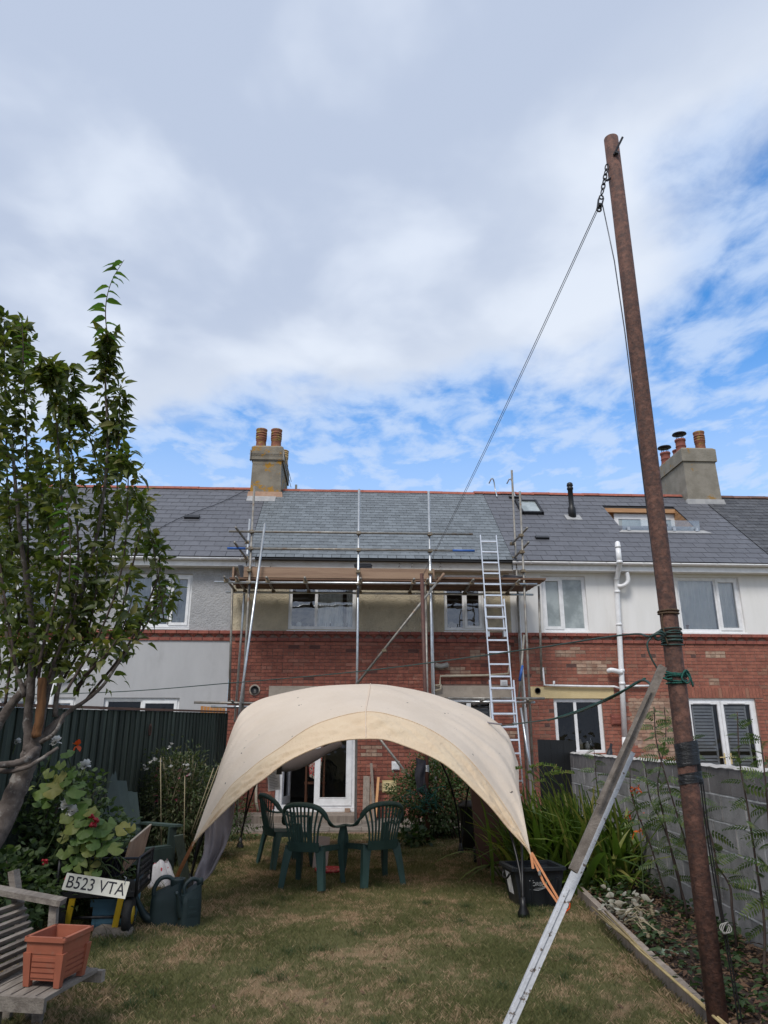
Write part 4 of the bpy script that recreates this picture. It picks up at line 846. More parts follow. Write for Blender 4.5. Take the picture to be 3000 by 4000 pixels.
tube_part('raker', at(2034, 2765, 14.2), at(2092, 3140, 14.0), 'galv'); tube_part('raker', at(2047, 2480, 14.6), at(2025, 2750, 14.5)); tube_part('brace', at(2040, 2600, 14.55), at(2030, 2660, 14.52), 'blue_paint', TR + .003)
for x in (-2.0, .22, 1.71): coupler((x, SF - .02, 5.67)); coupler((x, SF - .02, 5.31)); coupler((x, SF - .02, DZ)); coupler((x, SF - .02, 4.85))
for z in (5.67, 5.31, 4.62, 4.9, 2.3): coupler((3.65, SF - .01, z))
for px, py in ((1500, 2541), (1575, 3012)): coupler(at(px, py, SF - .08))
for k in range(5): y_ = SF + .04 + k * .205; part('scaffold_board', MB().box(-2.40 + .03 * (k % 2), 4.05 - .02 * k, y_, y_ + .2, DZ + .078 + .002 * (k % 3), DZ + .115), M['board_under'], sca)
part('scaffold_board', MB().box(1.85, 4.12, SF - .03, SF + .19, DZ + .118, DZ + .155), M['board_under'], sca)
part('toe_board', MB().box(-2.12, 1.80, SF + .03, SF + .068, DZ + .118, DZ + .335), M['board'], sca)
part('toe_board', MB().hexa([(-2.36, SF + .08, DZ + .118), (-2.325, SF + .08, DZ + .118), (-2.325, SB - .1, DZ + .118), (-2.36, SB - .1, DZ + .118), (-2.36, SF + .08, DZ + .34), (-2.325, SF + .08, DZ + .34), (-2.325, SB - .1, DZ + .34), (-2.36, SB - .1, DZ + .34)]), M['board'], sca)
for px, py in ((975, 2300), (1398, 2315)): p = at(px, py, SF); part('board_clip', MB().box(p.x - .02, p.x + .02, SF - .03, SF - .02, p.z - .1, p.z + .1), M['iron'], sca)
# loose slates on the boards: one bundle on edge at the left, a pile by the middle standard, a pile at the right end
def slate_pile(label, pts, mt='slate_dark'):
    t_ = thing('slate_pile', label, 'slates', pts[0][0], group='loose slates on the scaffold')
    for c, s_, r_ in pts: piece('slate', M[mt], t_, c, s_, r_)
    return t_
p = at(1418, 2205, 14.75); slate_pile('black slates piled flat on the scaffold beside the middle standard', [((p.x + rng.uniform(-.02, .03), 14.75, DZ + .145 + .022 * k), (.36 + rng.uniform(-.03, .03), .25, .009), (rng.uniform(-.03, .03), rng.uniform(-.05, .05), rng.uniform(-.15, .15))) for k in range(17)] + [((p.x - .25, 14.72, DZ + .33), (.45, .22, .009), (0, -.45, 0)), ((p.x - .24, 14.74, DZ + .30), (.42, .22, .009), (0, -.5, .1))])
slate_pile('slates stood on edge behind the toe board at the left end of the scaffold', [((-2.22 + .018 * k, 14.6, DZ + .25), (.008, .28, .3), (0, -.25, 0)) for k in range(6)])
p = at(2010, 2252, 14.7); slate_pile('small pile of slates at the right end of the scaffold by the ladder', [((p.x + rng.uniform(-.03, .03), 14.75, DZ + .128 + .02 * k), (.48 + rng.uniform(-.05, .05), .25, .010), (0, rng.uniform(-.03, .03), rng.uniform(-.1, .1))) for k in range(8)])

# ================================================================== LADDER
lad = thing('extension_ladder', 'aluminium extension ladder leaning on the right end of the scaffold', 'ladder', (3.2, 13.6, 0))
LT0, LT1 = at(1877, 2091, 14.22), at(1936, 2091, 14.22); LB0, LB1 = at(1945, 3190, 13.55), at(2044, 3196, 13.55)
ca, cb = (LT0 + LB0) / 2, (LT1 + LB1) / 2
def lad_sec(s0, s1, wid, fwd, n):
    top = (LT0 + LT1) / 2; bot = (LB0 + LB1) / 2; d = bot - top; xv = V((1, 0, 0)); nv = d.normalized().cross(xv).normalized()
    if nv.y > 0: nv = -nv
    for sx in (-1, 1):
        a_, b_ = top + d * s0 + xv * (sx * wid) + nv * fwd, top + d * s1 + xv * (sx * wid) + nv * fwd
        part('stile', MB().beam(a_, b_, .022, .05, up=nv), M['alu'], lad)
    for k in range(24):
        sk = .026 + k * .0432
        if not (s0 < sk < s1): continue
        c_ = top + d * sk + nv * fwd
        part('rung', MB().beam(c_ - xv * wid, c_ + xv * wid, .03, .028, up=nv), M['alu'], lad)
    for sx in (-1, 1):
        c_ = top + d * (s1 - .01) + xv * (sx * wid) + nv * fwd; part('guide_bracket', MB().box(c_.x - .03, c_.x + .03, c_.y - .07, c_.y + .05, c_.z - .05, c_.z + .05), M['galv'], lad)
lad_sec(0.0, .40, .168, .0, 9); lad_sec(.26, .72, .20, .075, 10); lad_sec(.56, 1.0, .232, .150, 9)

# ================================================================== WASHING-LINE POLES AND LINES
PX, PY = 2.085, 4.5
pole = thing('steel_pole', 'tall rusted steel tube pole in the bed by the block wall', 'pole', (PX, PY, 0))
part('tube', MB().tube([(PX, PY, -.2), (PX, PY, 1.5), (PX, PY, 3), (PX, PY, 4.5), (PX, PY, 6.24)], .056, 28), M['rust'], pole, True)
p = at(2412, 548, PY); part('bolt', MB().tube([(PX - .02, PY - .06, 6.02), (PX + .05, PY - .10, 6.16)], .009, 8).lathe([(.017, 0), (.017, .018)], (PX + .0, PY - .062, 6.03), 6, Matrix.Rotation(R(75), 4, 'X')), M['iron'], pole)
part('bolt', MB().tube([(PX - .05, PY - .02, 5.83), (PX - .085, PY - .02, 5.80)], .009, 6), M['iron'], pole)
def wraps(r, z0, n, mt, name, ro, parent, lean=.02, seed=0, step=None):
    q = random.Random(seed); m = MB()
    for k in range(n):
        pts = []; a0 = q.uniform(0, 6.28); ln = q.uniform(-lean, lean); z = z0 + k * (step or ro * 1.9)
        for i in range(24):
            a_ = a0 + i / 24 * 6.2832; pts.append((PX + (r + ro * q.uniform(.8, 1.1)) * math.cos(a_), PY + (r + ro) * math.sin(a_), z + ln * math.sin(a_) + q.uniform(-.001, .001)))
        m.tube(pts, ro, 6, closed=True)
    return part(name, m, M[mt], parent, True)
rp = thing('green_rope', 'green rope knotted round the rusted pole at the top of the timber prop', 'rope', (PX, PY, 1.95))
wraps(.057, 1.925, 3, 'green_rope', 'coil', .0055, rp, .016, 3, .022); wraps(.060, 1.965, 3, 'green_rope', 'coil', .0055, rp, .03, 9, .016)
part('knot', MB().tube(catmull([(PX + .035, PY - .06, 1.99), (PX + .05, PY - .075, 1.95), (PX + .03, PY - .08, 1.92), (PX + .0, PY - .075, 1.95), (PX + .03, PY - .075, 2.0), (PX + .06, PY - .06, 1.97), (PX + .075, PY - .055, 1.90)], 5), .006, 6), M['green_rope'], rp, True)
part('tail', MB().tube(catmull([(PX - .05, PY - .05, 1.95), (PX - .085, PY - .06, 1.945), (PX - .12, PY - .05, 1.96)], 5), .007, 6), M['green_rope'], rp, True)
rp2 = thing('green_line_coil', 'dark green clothes line wound many times round the rusted pole at window height', 'rope', (PX, PY, 2.25))
wraps(.057, 2.165, 5, 'green_line', 'coil', .0055, rp2, .015, 21, .013); wraps(.061, 2.20, 4, 'green_line', 'coil', .005, rp2, .03, 14, .02)
part('knot', MB().tube(catmull([(PX - .06, PY - .05, 2.22), (PX - .10, PY - .07, 2.24), (PX - .135, PY - .06, 2.215), (PX - .11, PY - .05, 2.19), (PX - .08, PY - .06, 2.215), (PX - .12, PY - .07, 2.225), (PX - .16, PY - .05, 2.21)], 5), .009, 6), M['green_line'], rp2, True)
part('tail', MB().tube(catmull([(PX - .15, PY - .05, 2.21), (PX - .185, PY - .05, 2.16), (PX - .17, PY - .05, 2.08), (PX - .13, PY - .05, 2.0), (PX - .10, PY - .05, 1.97)], 5), .006, 6), M['green_line'], rp2, True)
br = thing('brown_rope', 'frayed brown rope ring round the rusted pole above the green coils', 'rope', (PX, PY, 2.36))
wraps(.057, 2.365, 2, 'brown_rope', 'coil', .006, br, .006, 5, .014)
part('tail', MB().tube(catmull([(PX - .055, PY - .03, 2.36), (PX - .062, PY - .03, 2.30), (PX - .058, PY - .04, 2.22), (PX - .05, PY - .05, 2.16)], 4), .004, 5), M['brown_rope'], br, True)
tp = thing('black_tape', 'black tape wrapped round the rusted pole holding a cable box', 'tape', (PX, PY, 1.4))
def tape_ring(z0, z1): return MB().grid(lambda u, v: ((lambda a_, z: (PX + (.0595 + .004 * math.sin(9 * a_ + 14 * v) * math.sin(5 * v + a_)) * math.cos(a_) + (.030 if math.cos(a_ + .5) > .3 else 0) * (math.cos(a_ + .5) - .3), PY + (.0595 + .003 * math.sin(7 * a_)) * math.sin(a_), z + .012 * math.sin(a_ * 1 + 2)))(u * 6.2832, z0 + (z1 - z0) * v)), 40, 10)
part('tape_band', tape_ring(1.435, 1.572), M['tape'], tp, True); part('tape_band', tape_ring(1.335, 1.395), M['tape'], tp, True)
part('cable_box', MB().box(PX + .052, PX + .078, PY - .02, PY + .02, 1.33, 1.56), M['black_pvc'], tp)
for dx in (0, .014): part('cable', MB().tube(catmull([(PX + .068 + dx, PY - .01, 1.36), (PX + .066 + dx, PY - .01, 1.1), (PX + .075 + dx, PY - .01, .8), (PX + .085 + dx, PY - .02, .58), (PX + .10 + dx, PY - .02, .3), (PX + .11 + dx * 2, PY - .02, -.05)], 6), .0045, 6), M['black_pvc'], tp, True)
m = MB()
for k in range(3): m.tube([(PX + .095 + (.034 - .004 * k) * math.cos(i / 16 * 6.283), PY - .035 + .012 * math.sin(i / 16 * 6.283 + k), .565 + (.022 + .004 * k) * math.sin(i / 16 * 6.283 + .3 * k)) for i in range(16)], .003, 5, closed=True)
part('wire_loop', m, M['grey_pipe'], tp, True)
# pulley and chain
pu = thing('pulley', 'small iron pulley block on a short chain near the top of the rusted pole', 'pulley', (PX - .07, PY, 5.6))
A0, A1 = at(2372, 645, PY - .02), at(2345, 790, PY - .03)
def ring(m, c, ax, ay, rx, ry, r, n=14): m.tube([V(c) + V(ax) * (rx * math.cos(i / n * 6.283)) + V(ay) * (ry * math.sin(i / n * 6.283)) for i in range(n)], r, 6, closed=True); return m
dv = (A1 - A0).normalized(); sv = V((dv.z, 0, -dv.x)).normalized()
cl_ = (A1 - A0).length; nl_ = max(3, int(cl_ * .78 / .047))
for k in range(nl_):
    u, rx, ry = k * .78 / nl_, cl_ * .78 / nl_ * .66, .013
    part('chain_link', ring(MB(), A0.lerp(A1, u + .06), dv, sv if k % 2 == 0 else V((0, 1, 0)) * .8 + sv * .5, rx, ry, .0055), M['iron'], pu, True)
c_ = A1
part('cheek', MB().beam(c_ - dv * .035 + sv * .018, c_ + dv * .065 + sv * .014, .008, .03, up=(0, 1, 0)).beam(c_ - dv * .035 - sv * .018, c_ + dv * .065 - sv * .014, .008, .03, up=(0, 1, 0)), M['iron'], pu)
part('eye', ring(MB(), c_ + dv * .075, dv, sv, .017, .017, .007), M['iron'], pu, True); part('eye', ring(MB(), c_ - dv * .05, dv, sv, .018, .015, .006), M['iron'], pu, True)
part('sheave', MB().lathe([(.016, -.01), (.011, 0), (.016, .01)], c_ + dv * .03, 12, Matrix.Rotation(R(90), 4, 'X')), M['iron'], pu, True)
# far post with the line between
FX, FYP = 1.36, 12.45
fp = thing('line_post', 'slim brown steel post rising between the bush and the house', 'post', (FX, FYP, 0))
part('tube', MB().tube([(FX, FYP, -.1), (FX, FYP, 2), (FX - .03, FYP, 4.40)], .033, 12), M['rust2'], fp, True)
part('wire_binding', MB().tube([(FX + .037 * math.cos(i * .7), FYP + .037 * math.sin(i * .7), 1.05 + i * .002) for i in range(60)], .006, 5), M['galv'], fp, True)
dc = part('dark_rag', MB().grid(lambda u, v: (FX - .19 + .17 * u + .015 * math.sin(9 * v), FYP - .05 + .03 * math.sin(7 * u + 3 * v), 1.28 - .52 * v - .05 * u), 10, 12), M['dark_cloth'], None, True); meta(dc, 'dark cloth hanging from the slim brown post', 'cloth')
nt_ = MB()
for k in range(26): c0 = V((FX + rng.uniform(-.35, .18), FYP - .08, .62 + rng.uniform(-.12, .16))); nt_.tube(catmull([c0, c0 + V((rng.uniform(-.1, .1), -.02, rng.uniform(-.1, .1))), c0 + V((rng.uniform(-.15, .15), 0, rng.uniform(-.12, .12))), c0 + V((rng.uniform(-.2, .2), .02, rng.uniform(-.1, .1)))], 4), .005, 4)
single('tangled_twine', nt_, M['green_rope'], 'tangled green garden twine caught on the slim brown post', 'twine')
top = at(2348, 800, PY - .03); end = V((FX - .02, FYP, 4.36))
ln = thing('washing_line', 'thin steel washing line from the pulley down to the slim brown post', 'line', top)
part('wire', MB().tube(sag(top + V((-.018, 0, 0)), end, .06), .0035, 5), M['steel_line'], ln, True); part('wire', MB().tube(sag(top + V((-.008, 0, -.005)), end + V((0, 0, -.03)), .075), .003, 5), M['steel_line'], ln, True)
e2 = at(2466, 1500, PY); part('hauling_tail', MB().tube([top + V((.012, 0, 0)), at(2400, 1020, PY + .02), at(2440, 1290, PY + .05), at(2466, 1500, PY + .09), (PX - .03, PY + .06, 2.4)], .0045, 5), M['steel_line'], ln, True)
gl = thing('green_line', 'green clothes line crossing the garden from the rusted pole to the left fence', 'line', (PX, PY, 2.2))
part('cord', MB().tube(catmull([(PX - .16, PY - .05, 2.21), at(2420, 2482, 5.2), at(2000, 2545, 7.2), at(1410, 2622, 9.5), at(900, 2668, 11), at(400, 2705, 12), at(-300, 2720, 13)], 8), .0075, 6), M['green_line'], gl, True)
g2 = thing('tent_tie_line', 'green cord from the timber prop down to the right side of the canopy', 'line', (PX, PY, 1.9))
part('cord', MB().tube(catmull([(PX - .18, PY - .06, 1.90), at(2500, 2660, 4.7), at(2380, 2730, 5.4), at(2200, 2800, 6.6), at(2030, 2826, 8.2), at(1960, 2835, 9.0)], 8), .008, 6), M['green_line'], g2, True)
part('cord', MB().tube(catmull([at(2520, 2650, 4.62), at(2420, 2705, 5.1), at(2280, 2768, 6.1), at(2140, 2815, 7.0)], 6), .007, 6), M['green_rope'], g2, True)
part('loose_cord', MB().tube(catmull([at(1960, 2830, 8.8), at(1890, 2820, 9.1), at(1830, 2800, 9.3), at(1780, 2765, 9.45), at(1752, 2738, 9.55)], 6), .011, 6), M['grey_cloth'], g2, True)

# timber prop tied to the pole: a grey batten bolted to a long flaking white board
pr = thing('timber_prop', 'long flaking white timber with a grey batten, leaning on the rusted pole', 'prop', (1.0, 4.25, 0))
B0, B1 = at(1932, 4130, 4.20), at(2462, 2935, 4.37)
part('white_board', MB().beam(B0, B1, .054, .03, up=(0, -1, .25)), M['flaky'], pr)
part('white_board_ridge', MB().beam(B0 + V((-.022, -.016, -.008)), B0.lerp(B1, .52) + V((-.022, -.016, -.008)), .016, .016, up=(0, -1, .25)), M['flaky'], pr)
G0, G1 = at(2238, 3402, 4.16), at(2588, 2605, 4.34)
part('grey_batten', MB().beam(G0, G1, .046, .036, up=(0, -1, .25)), M['strut_wood'], pr)
part('grey_batten', MB().beam(at(2335, 3140, 4.14), at(2540, 2690, 4.28), .020, .012, up=(0, -1, .25)), M['strut_wood'], pr)

# ================================================================== CANOPY TENT
tent = thing('canopy_tent', 'cream dome canopy tent pitched on the lawn in front of the house', 'tent', (.15, 9.7, 0))
Ex = [(755, 3290, 7.90), (904, 3146, 7.87), (1013, 3056, 7.84), (1121, 2975, 7.80), (1266, 2911, 7.76), (1429, 2884, 7.72), (1555, 2902, 7.70), (1736, 2984, 7.66), (1881, 3110, 7.63), (1989, 3237, 7.61), (2072, 3330, 7.60)]
Cx = [(756, 3284, 7.93), (888, 3088, 8.06), (982, 2998, 8.10), (1088, 2922, 8.10), (1250, 2824, 8.08), (1429, 2780, 8.06), (1580, 2808, 8.04), (1757, 2900, 8.00), (1895, 3040, 7.93), (1998, 3188, 7.80), (2071, 3322, 7.62)]
Mx = [(838, 3052, 8.35), (905, 2912, 8.65), (975, 2838, 8.80), (1085, 2775, 8.85), (1258, 2732, 8.85), (1440, 2719, 8.85), (1595, 2740, 8.82), (1775, 2806, 8.75), (1900, 2880, 8.65), (1985, 2975, 8.50), (2030, 3100, 8.20)]
Ox = [(880, 2955, 9.5), (925, 2822, 9.6), (975, 2755, 9.65), (1085, 2712, 9.7), (1266, 2682, 9.7), (1447, 2673, 9.7), (1600, 2690, 9.7), (1780, 2742, 9.65), (1890, 2792, 9.6), (1965, 2850, 9.55), (2005, 2950, 9.4)]
rows = [[at(*q) for q in r_] for r_ in (Ex, Cx, Mx, Ox)]
mir = lambda p: V((p.x + (.05 if p.x > 0 else -.05), 19.45 - p.y, p.z))
rear = lambda p, k: V((p.x, p.y, p.z if p.z > 1.74 else p.z + (1.74 - p.z) * k))
rows += [[rear(mir(p), k) for p in rows[i]] for i, k in ((2, .35), (1, .66), (0, .72))]
cols = [catmull(r_, 18) for r_ in rows]; NU = len(cols[0]); sub = 20
surf = [catmull([c[i] for c in cols], sub) for i in range(NU)]; NVV = len(surf[0])
def folds(i, j):
    p = surf[i][j]; u = i / (NU - 1); v = j / sub; v = min(v, 6 - v); am = 0
    for dd, s_ in ((u, 1), (1 - u, -1)):
        if dd < .40:
            k = dd / .40; w_ = math.sin(math.pi * min(1, k * 1.15)) * (1 - .35 * k)
            am += w_ * (.016 * math.sin(v * 9 + 6 * dd * s_ + .8 * math.sin(v * 3 + s_)) + .010 * math.sin(v * 21 + 9 * dd + 1.5 * math.sin(7 * dd + v)))
        if .12 < dd < .34 and 1 < v < 2.6: k = (dd - .12) / .22; am += .011 * math.sin(math.pi * k) * math.sin(v * 26 + 14 * (k - .5) ** 2 * s_) * math.sin(math.pi * (v - 1) / 1.6)
    hem = math.sin(math.pi * min(1, v)) if v < 1 else 0
    am += hem * (.014 * math.sin(u * 38 + v * 9) * math.sin(u * 13 + 1) + .010 * math.sin(u * 71 - v * 13) * math.sin(u * 9) + .006 * math.sin(u * 130 + 20 * v))
    am += .007 * math.sin(u * 19 - v * 2.1) * math.sin(v * 2.3 + 4 * u) + .004 * math.sin(u * 47 + 3 * v)
    return p + V((0, -.7, .7)) * am
# the sheet above the front hem seam is pale; the hem band at each opening is a deeper cream
def tent_mesh(j0, j1):
    m = MB(); n = j1 - j0 + 1
    for i in range(NU):
        for j in range(j0, j1 + 1): m.v.append(tuple(folds(i, j)))
    for i in range(NU - 1):
        for j in range(n - 1):
            a_ = i * n + j; m.f.append((a_, a_ + n, a_ + n + 1, a_ + 1))
    return m
part('canopy', tent_mesh(sub, NVV - 1 - sub), M['tent'], tent, True)
part('front_valance', tent_mesh(0, sub), M['tent_valance'], tent, True); part('rear_valance', tent_mesh(NVV - 1 - sub, NVV - 1), M['tent_valance'], tent, True)
part('hem', MB().tube([folds(i, 0) for i in range(NU)], .009, 6), M['tent_valance'], tent, True)
part('seam', MB().tube([folds(NU // 2, j) + V((0, -.002, .004)) for j in range(0, NVV // 2 + 2)], .006, 5), M['tent'], tent, True)
part('seam', MB().tube([folds(i, sub) + V((0, -.003, .002)) for i in range(9, NU - 9)], .004, 5), M['tent_valance'], tent, True)
feet = [(gnd(937, 3315), [(965, 3171, 11.8), (1013, 3030, 11.5), (1060, 2960, 11.0)], [(955, 3200, 11.8), (974, 3063, 11.6), (990, 2990, 11.3)]),
        (gnd(1800, 3340), [(1786, 3174, 11.0), (1763, 3077, 10.8), (1732, 2997, 10.6), (1690, 2920, 10.4)], [(1812, 3220, 11.1), (1826, 3098, 11.0), (1850, 3010, 10.8)]),
        (gnd(2046, 3580), [(2040, 3400, 7.55), (2034, 3250, 7.9), (2005, 3120, 8.2)], [(2029, 3398, 7.6), (1990, 3240, 7.8), (1940, 3080, 8.1)]),
        (gnd(742, 3475), [(775, 3320, 8.6), (830, 3150, 8.6), (880, 3010, 8.9)], [(765, 3330, 8.7), (800, 3200, 8.8), (860, 3070, 9.0)])]
for f_, pa, pb in feet:
    for pp in (pa, pb): part('pole', MB().tube(catmull([f_ + V((0, 0, .12))] + [at(*q) for q in pp], 5), .013, 8), M['black_metal'], tent, True)
    part('foot', MB().lathe([(.06, 0), (.055, .03), (.03, .09), (.02, .16)], f_, 12), M['black_metal'], tent, True)
TL, TRr = rows[0][0], rows[0][-1]
def webbing(name, pts, w_=.022): part(name, MB().sweep(pts, [(-w_ / 2, -.0012), (w_ / 2, -.0012), (w_ / 2, .0012), (-w_ / 2, .0012)], up=(0, -1, .3)), M['orange_web'], tent)
gl_ = gnd(655, 3500)
webbing('guy_strap', [TL + V((0, 0, .0)), TL.lerp(gl_, .5) + V((-.012, 0, 0)), gl_]); webbing('guy_strap', [TL + V((.01, -.01, 0)), TL.lerp(gl_, .5) + V((.012, -.01, 0)), gl_ + V((.02, -.01, 0))])
gr_ = gnd(2205, 3565)
webbing('guy_strap', [TRr, TRr.lerp(gr_, .45) + V((-.02, 0, -.03)), gr_]); webbing('guy_strap', [TRr + V((.01, -.012, 0)), TRr.lerp(gr_, .5) + V((.012, -.012, .0)), gr_ + V((.01, -.01, .01))]); webbing('guy_strap', [TRr + V((0, -.02, -.01)), TRr + V((.01, -.03, -.14))], .025)
part('strap_buckle', MB().box(TRr.x + .06, TRr.x + .085, TRr.y - .03, TRr.y - .015, TRr.z - .20, TRr.z - .16), M['alu'], tent)
pg = single('tent_peg', ring(MB().tube([gr_ + V((0, 0, -.1)), gr_ + V((0, -.01, .05))], .012, 8).tube([gr_ + V((.01, -.01, .01)), gr_ + V((.05, -.012, .04)), gr_ + V((.055, -.012, .08)), gr_ + V((.03, -.012, .11))], .007, 6), gr_ + V((.012, -.012, .09)), (1, 0, 0), (0, 0, 1), .026, .03, .008), M['orange_peg'], 'bright orange tent peg in the grass by the white prop', 'tent peg', smooth=True)
# rolled grey side panel under the canopy, and the loose grey panel hanging at the left corner
rollp = [at(1096, 3000, 9.2), at(1150, 2985, 9.3), at(1230, 2950, 9.5), at(1330, 2905, 9.7)]
part('rolled_panel', MB().tube(catmull(rollp, 5), [.045, .05, .06, .065, .07, .075, .08, .075, .08, .075, .07, .06, .05, .05, .045, .04], 12), M['grey_cloth'], tent, True)
part('strap_end', MB().box(rollp[0].x - .04, rollp[0].x + .02, 9.12, 9.2, rollp[0].z - .07, rollp[0].z + .02), M['black_metal'], tent)
gp = [((800, 3180), (922, 3085)), ((800, 3235), (916, 3170)), ((798, 3285), (905, 3240)), ((790, 3340), (886, 3300)), ((770, 3385), (862, 3350)), ((757, 3420), (838, 3400)), ((754, 3450), (815, 3430)), ((752, 3480), (800, 3442))]
gq = [(at(a_[0], a_[1], 8.35 - .05 * k), at(b_[0], b_[1], 8.45 - .05 * k)) for k, (a_, b_) in enumerate(gp)]
ga, gb = catmull([q[0] for q in gq], 4), catmull([q[1] for q in gq], 4)
def gfn(u, v):
    k = min(int(v * (len(ga) - 1) + .5), len(ga) - 1); p = ga[k].lerp(gb[k], u); return p + V((0, .05 * math.sin(9 * u + 4 * v) + .03 * math.sin(17 * u - 6 * v), .01 * math.sin(8 * u)))
part('side_panel', MB().grid(gfn, 24, len(ga) - 1), M['grey_cloth'], tent, True)

# ================================================================== PLASTIC CHAIRS
def chair_parts(t_):
    m = MB()                                                   # rim: arm - back - arm, one flat rounded strip
    half = [(.285, .24, .60), (.295, .12, .615), (.295, -.02, .62), (.285, -.12, .65), (.27, -.19, .715), (.245, -.245, .785), (.19, -.295, .84), (.10, -.325, .868), (0, -.335, .875)]
    rim = catmull([(-x, y_, z) for x, y_, z in half] + list(reversed(half))[1:], 4)
    ups = []
    for p in rim:
        k = min(1, max(0, (p.z - .62) / .2)); ups.append(V((0, 0, 1)).lerp(V((p.x * .6, -.8, .35)).normalized(), k).normalized())
    prof = [(-.030, -.008), (-.022, .010), (0, .015), (.022, .010), (.030, -.008), (.022, -.010), (0, .0), (-.022, -.010)]
    part('rim', m.sweep(rim, prof, up=ups), M['chair'], t_, True)
    part('seat', MB().grid(lambda u, v: ((u - .5) * (.40 + .10 * v), -.21 + .46 * v, .425 - .018 * math.sin(math.pi * u) + .012 * math.cos(math.pi * v) - (.045 * max(0, v - .85) / .15 if v > .85 else 0)), 12, 14).grid(lambda u, v: ((u - .5) * (.40 + .10 * v), -.21 + .46 * v, .400 - .018 * math.sin(math.pi * u) + .012 * math.cos(math.pi * v) - (.045 * max(0, v - .85) / .15 if v > .85 else 0)), 12, 14), M['chair'], t_, True)
    for s_ in (-1, 1): part('seat_skirt', MB().add([(s_ * .20, -.21, .435), (s_ * .25, .25, .41), (s_ * .252, .25, .355), (s_ * .202, -.21, .375)], [(0, 1, 2, 3)]).add([(s_ * .205, -.21, .435), (s_ * .255, .25, .41), (s_ * .257, .25, .355), (s_ * .207, -.21, .375)], [(3, 2, 1, 0)]), M['chair'], t_)
    part('back_panel', MB().grid(lambda u, v: ((u - .5) * (.36 + .02 * v), -.205 - .03 * v - .02 * math.sin(math.pi * u), .375 + .10 * v), 10, 3).grid(lambda u, v: ((u - .5) * (.36 + .02 * v), -.215 - .03 * v - .02 * math.sin(math.pi * u), .375 + .10 * v), 10, 3), M['chair'], t_, True)
    for k in range(11):
        u = (k - 5) / 5; top_ = V((u * .235, -.325 + .065 * u * u, .868 - .10 * u * u)); bot_ = V((u * .165, -.245 + .02 * u * u, .47)); md = bot_.lerp(top_, .5) + V((-.012 * u, -.01, 0))
        part('slat', MB().sweep(catmull([bot_, md, top_], 4), [(-.0105, -.004), (.0105, -.004), (.0105, .004), (-.0105, .004)], up=(0, -1, .1)), M['chair'], t_)
    for s_ in (-1, 1):
        q = MB(); pts = catmull([(s_ * .285, .235, .60), (s_ * .262, .235, .44), (s_ * .268, .255, .2), (s_ * .285, .275, 0)], 4); w_ = [1.0 - .45 * abs((i / (len(pts) - 1)) - .35) for i in range(len(pts))]
        q.sweep(pts, [(-.036, -.028), (.036, -.028), (.036, -.018), (-.024, -.018), (-.024, .036), (-.036, .036)] if s_ > 0 else [(.036, -.028), (.036, -.018), (-.036, -.018), (-.036, -.028)] + [], up=(0, 1, 0), scale=w_)
        if s_ < 0: q.sweep([p + V((0, 0, 0)) for p in pts], [(.036, -.018), (.036, .036), (.026, .036), (.026, -.018)], up=(0, 1, 0), scale=w_)
        part('leg', q, M['chair'], t_)
        q = MB(); pts = catmull([(s_ * .175, -.19, .42), (s_ * .20, -.22, .30), (s_ * .235, -.27, .0)], 4); w_ = [1.25 - .55 * i / (len(pts) - 1) for i in range(len(pts))]
        q.sweep(pts, [(-.045, -.006), (.045, -.006), (.045, .006), (-.045, .006)], up=(0, -1, 0), scale=w_); q.sweep([p + V((s_ * .036, .03, 0)) for p in pts], [(-.006, -.03), (.006, -.03), (.006, .03), (-.006, .03)], up=(0, -1, 0), scale=w_)
        part('leg', q, M['chair'], t_)
def copy_thing(src, loc, rz, label, group=None):
    c = src.copy(); sc.collection.objects.link(c); c.location = loc; c.rotation_euler = (0, 0, rz); c['label'] = label; LOCAL.add(c.name)
    for ch in [o for o in sc.objects if o.parent == src]:
        d = ch.copy(); sc.collection.objects.link(d); d.parent = c
        for g_ in [o for o in sc.objects if o.parent == ch]: e = g_.copy(); sc.collection.objects.link(e); e.parent = d
    return c
ch1 = thing('plastic_chair', 'green plastic garden chair seen from behind, nearest and centre of the three', 'chair', (-.36, 8.98, .005), R(-22), 'green plastic garden chairs'); chair_parts(ch1)
ch1.scale = (1.02, 1.02, 1.0)
copy_thing(ch1, (.36, 9.14, .0), R(24), 'green plastic garden chair on the right, its open arm to the left')
copy_thing(ch1, (-.78, 10.35, .0), R(-62), 'green plastic garden chair farthest back, half hidden behind another')

# ================================================================== SMALL THINGS UNDER THE CANOPY
p = gnd(1290, 3405); single('red_tray', MB().lathe([(.16, 0), (.19, .012), (.20, .03), (.185, .032), (.165, .016), (.02, .014)], p + V((0, 0, .004)), 14), M['red_tray'], 'shallow red plastic dish lying on the grass between the chairs', 'dish', smooth=True)
p = gnd(1248, 3396); single('pale_board', MB().beam(p + V((0, .08, 0)), p + V((.03, .2, .36)), .19, .02, up=(0, -1, 0)), M['pale_board'], 'pale board standing upright behind the nearest chair', 'board')
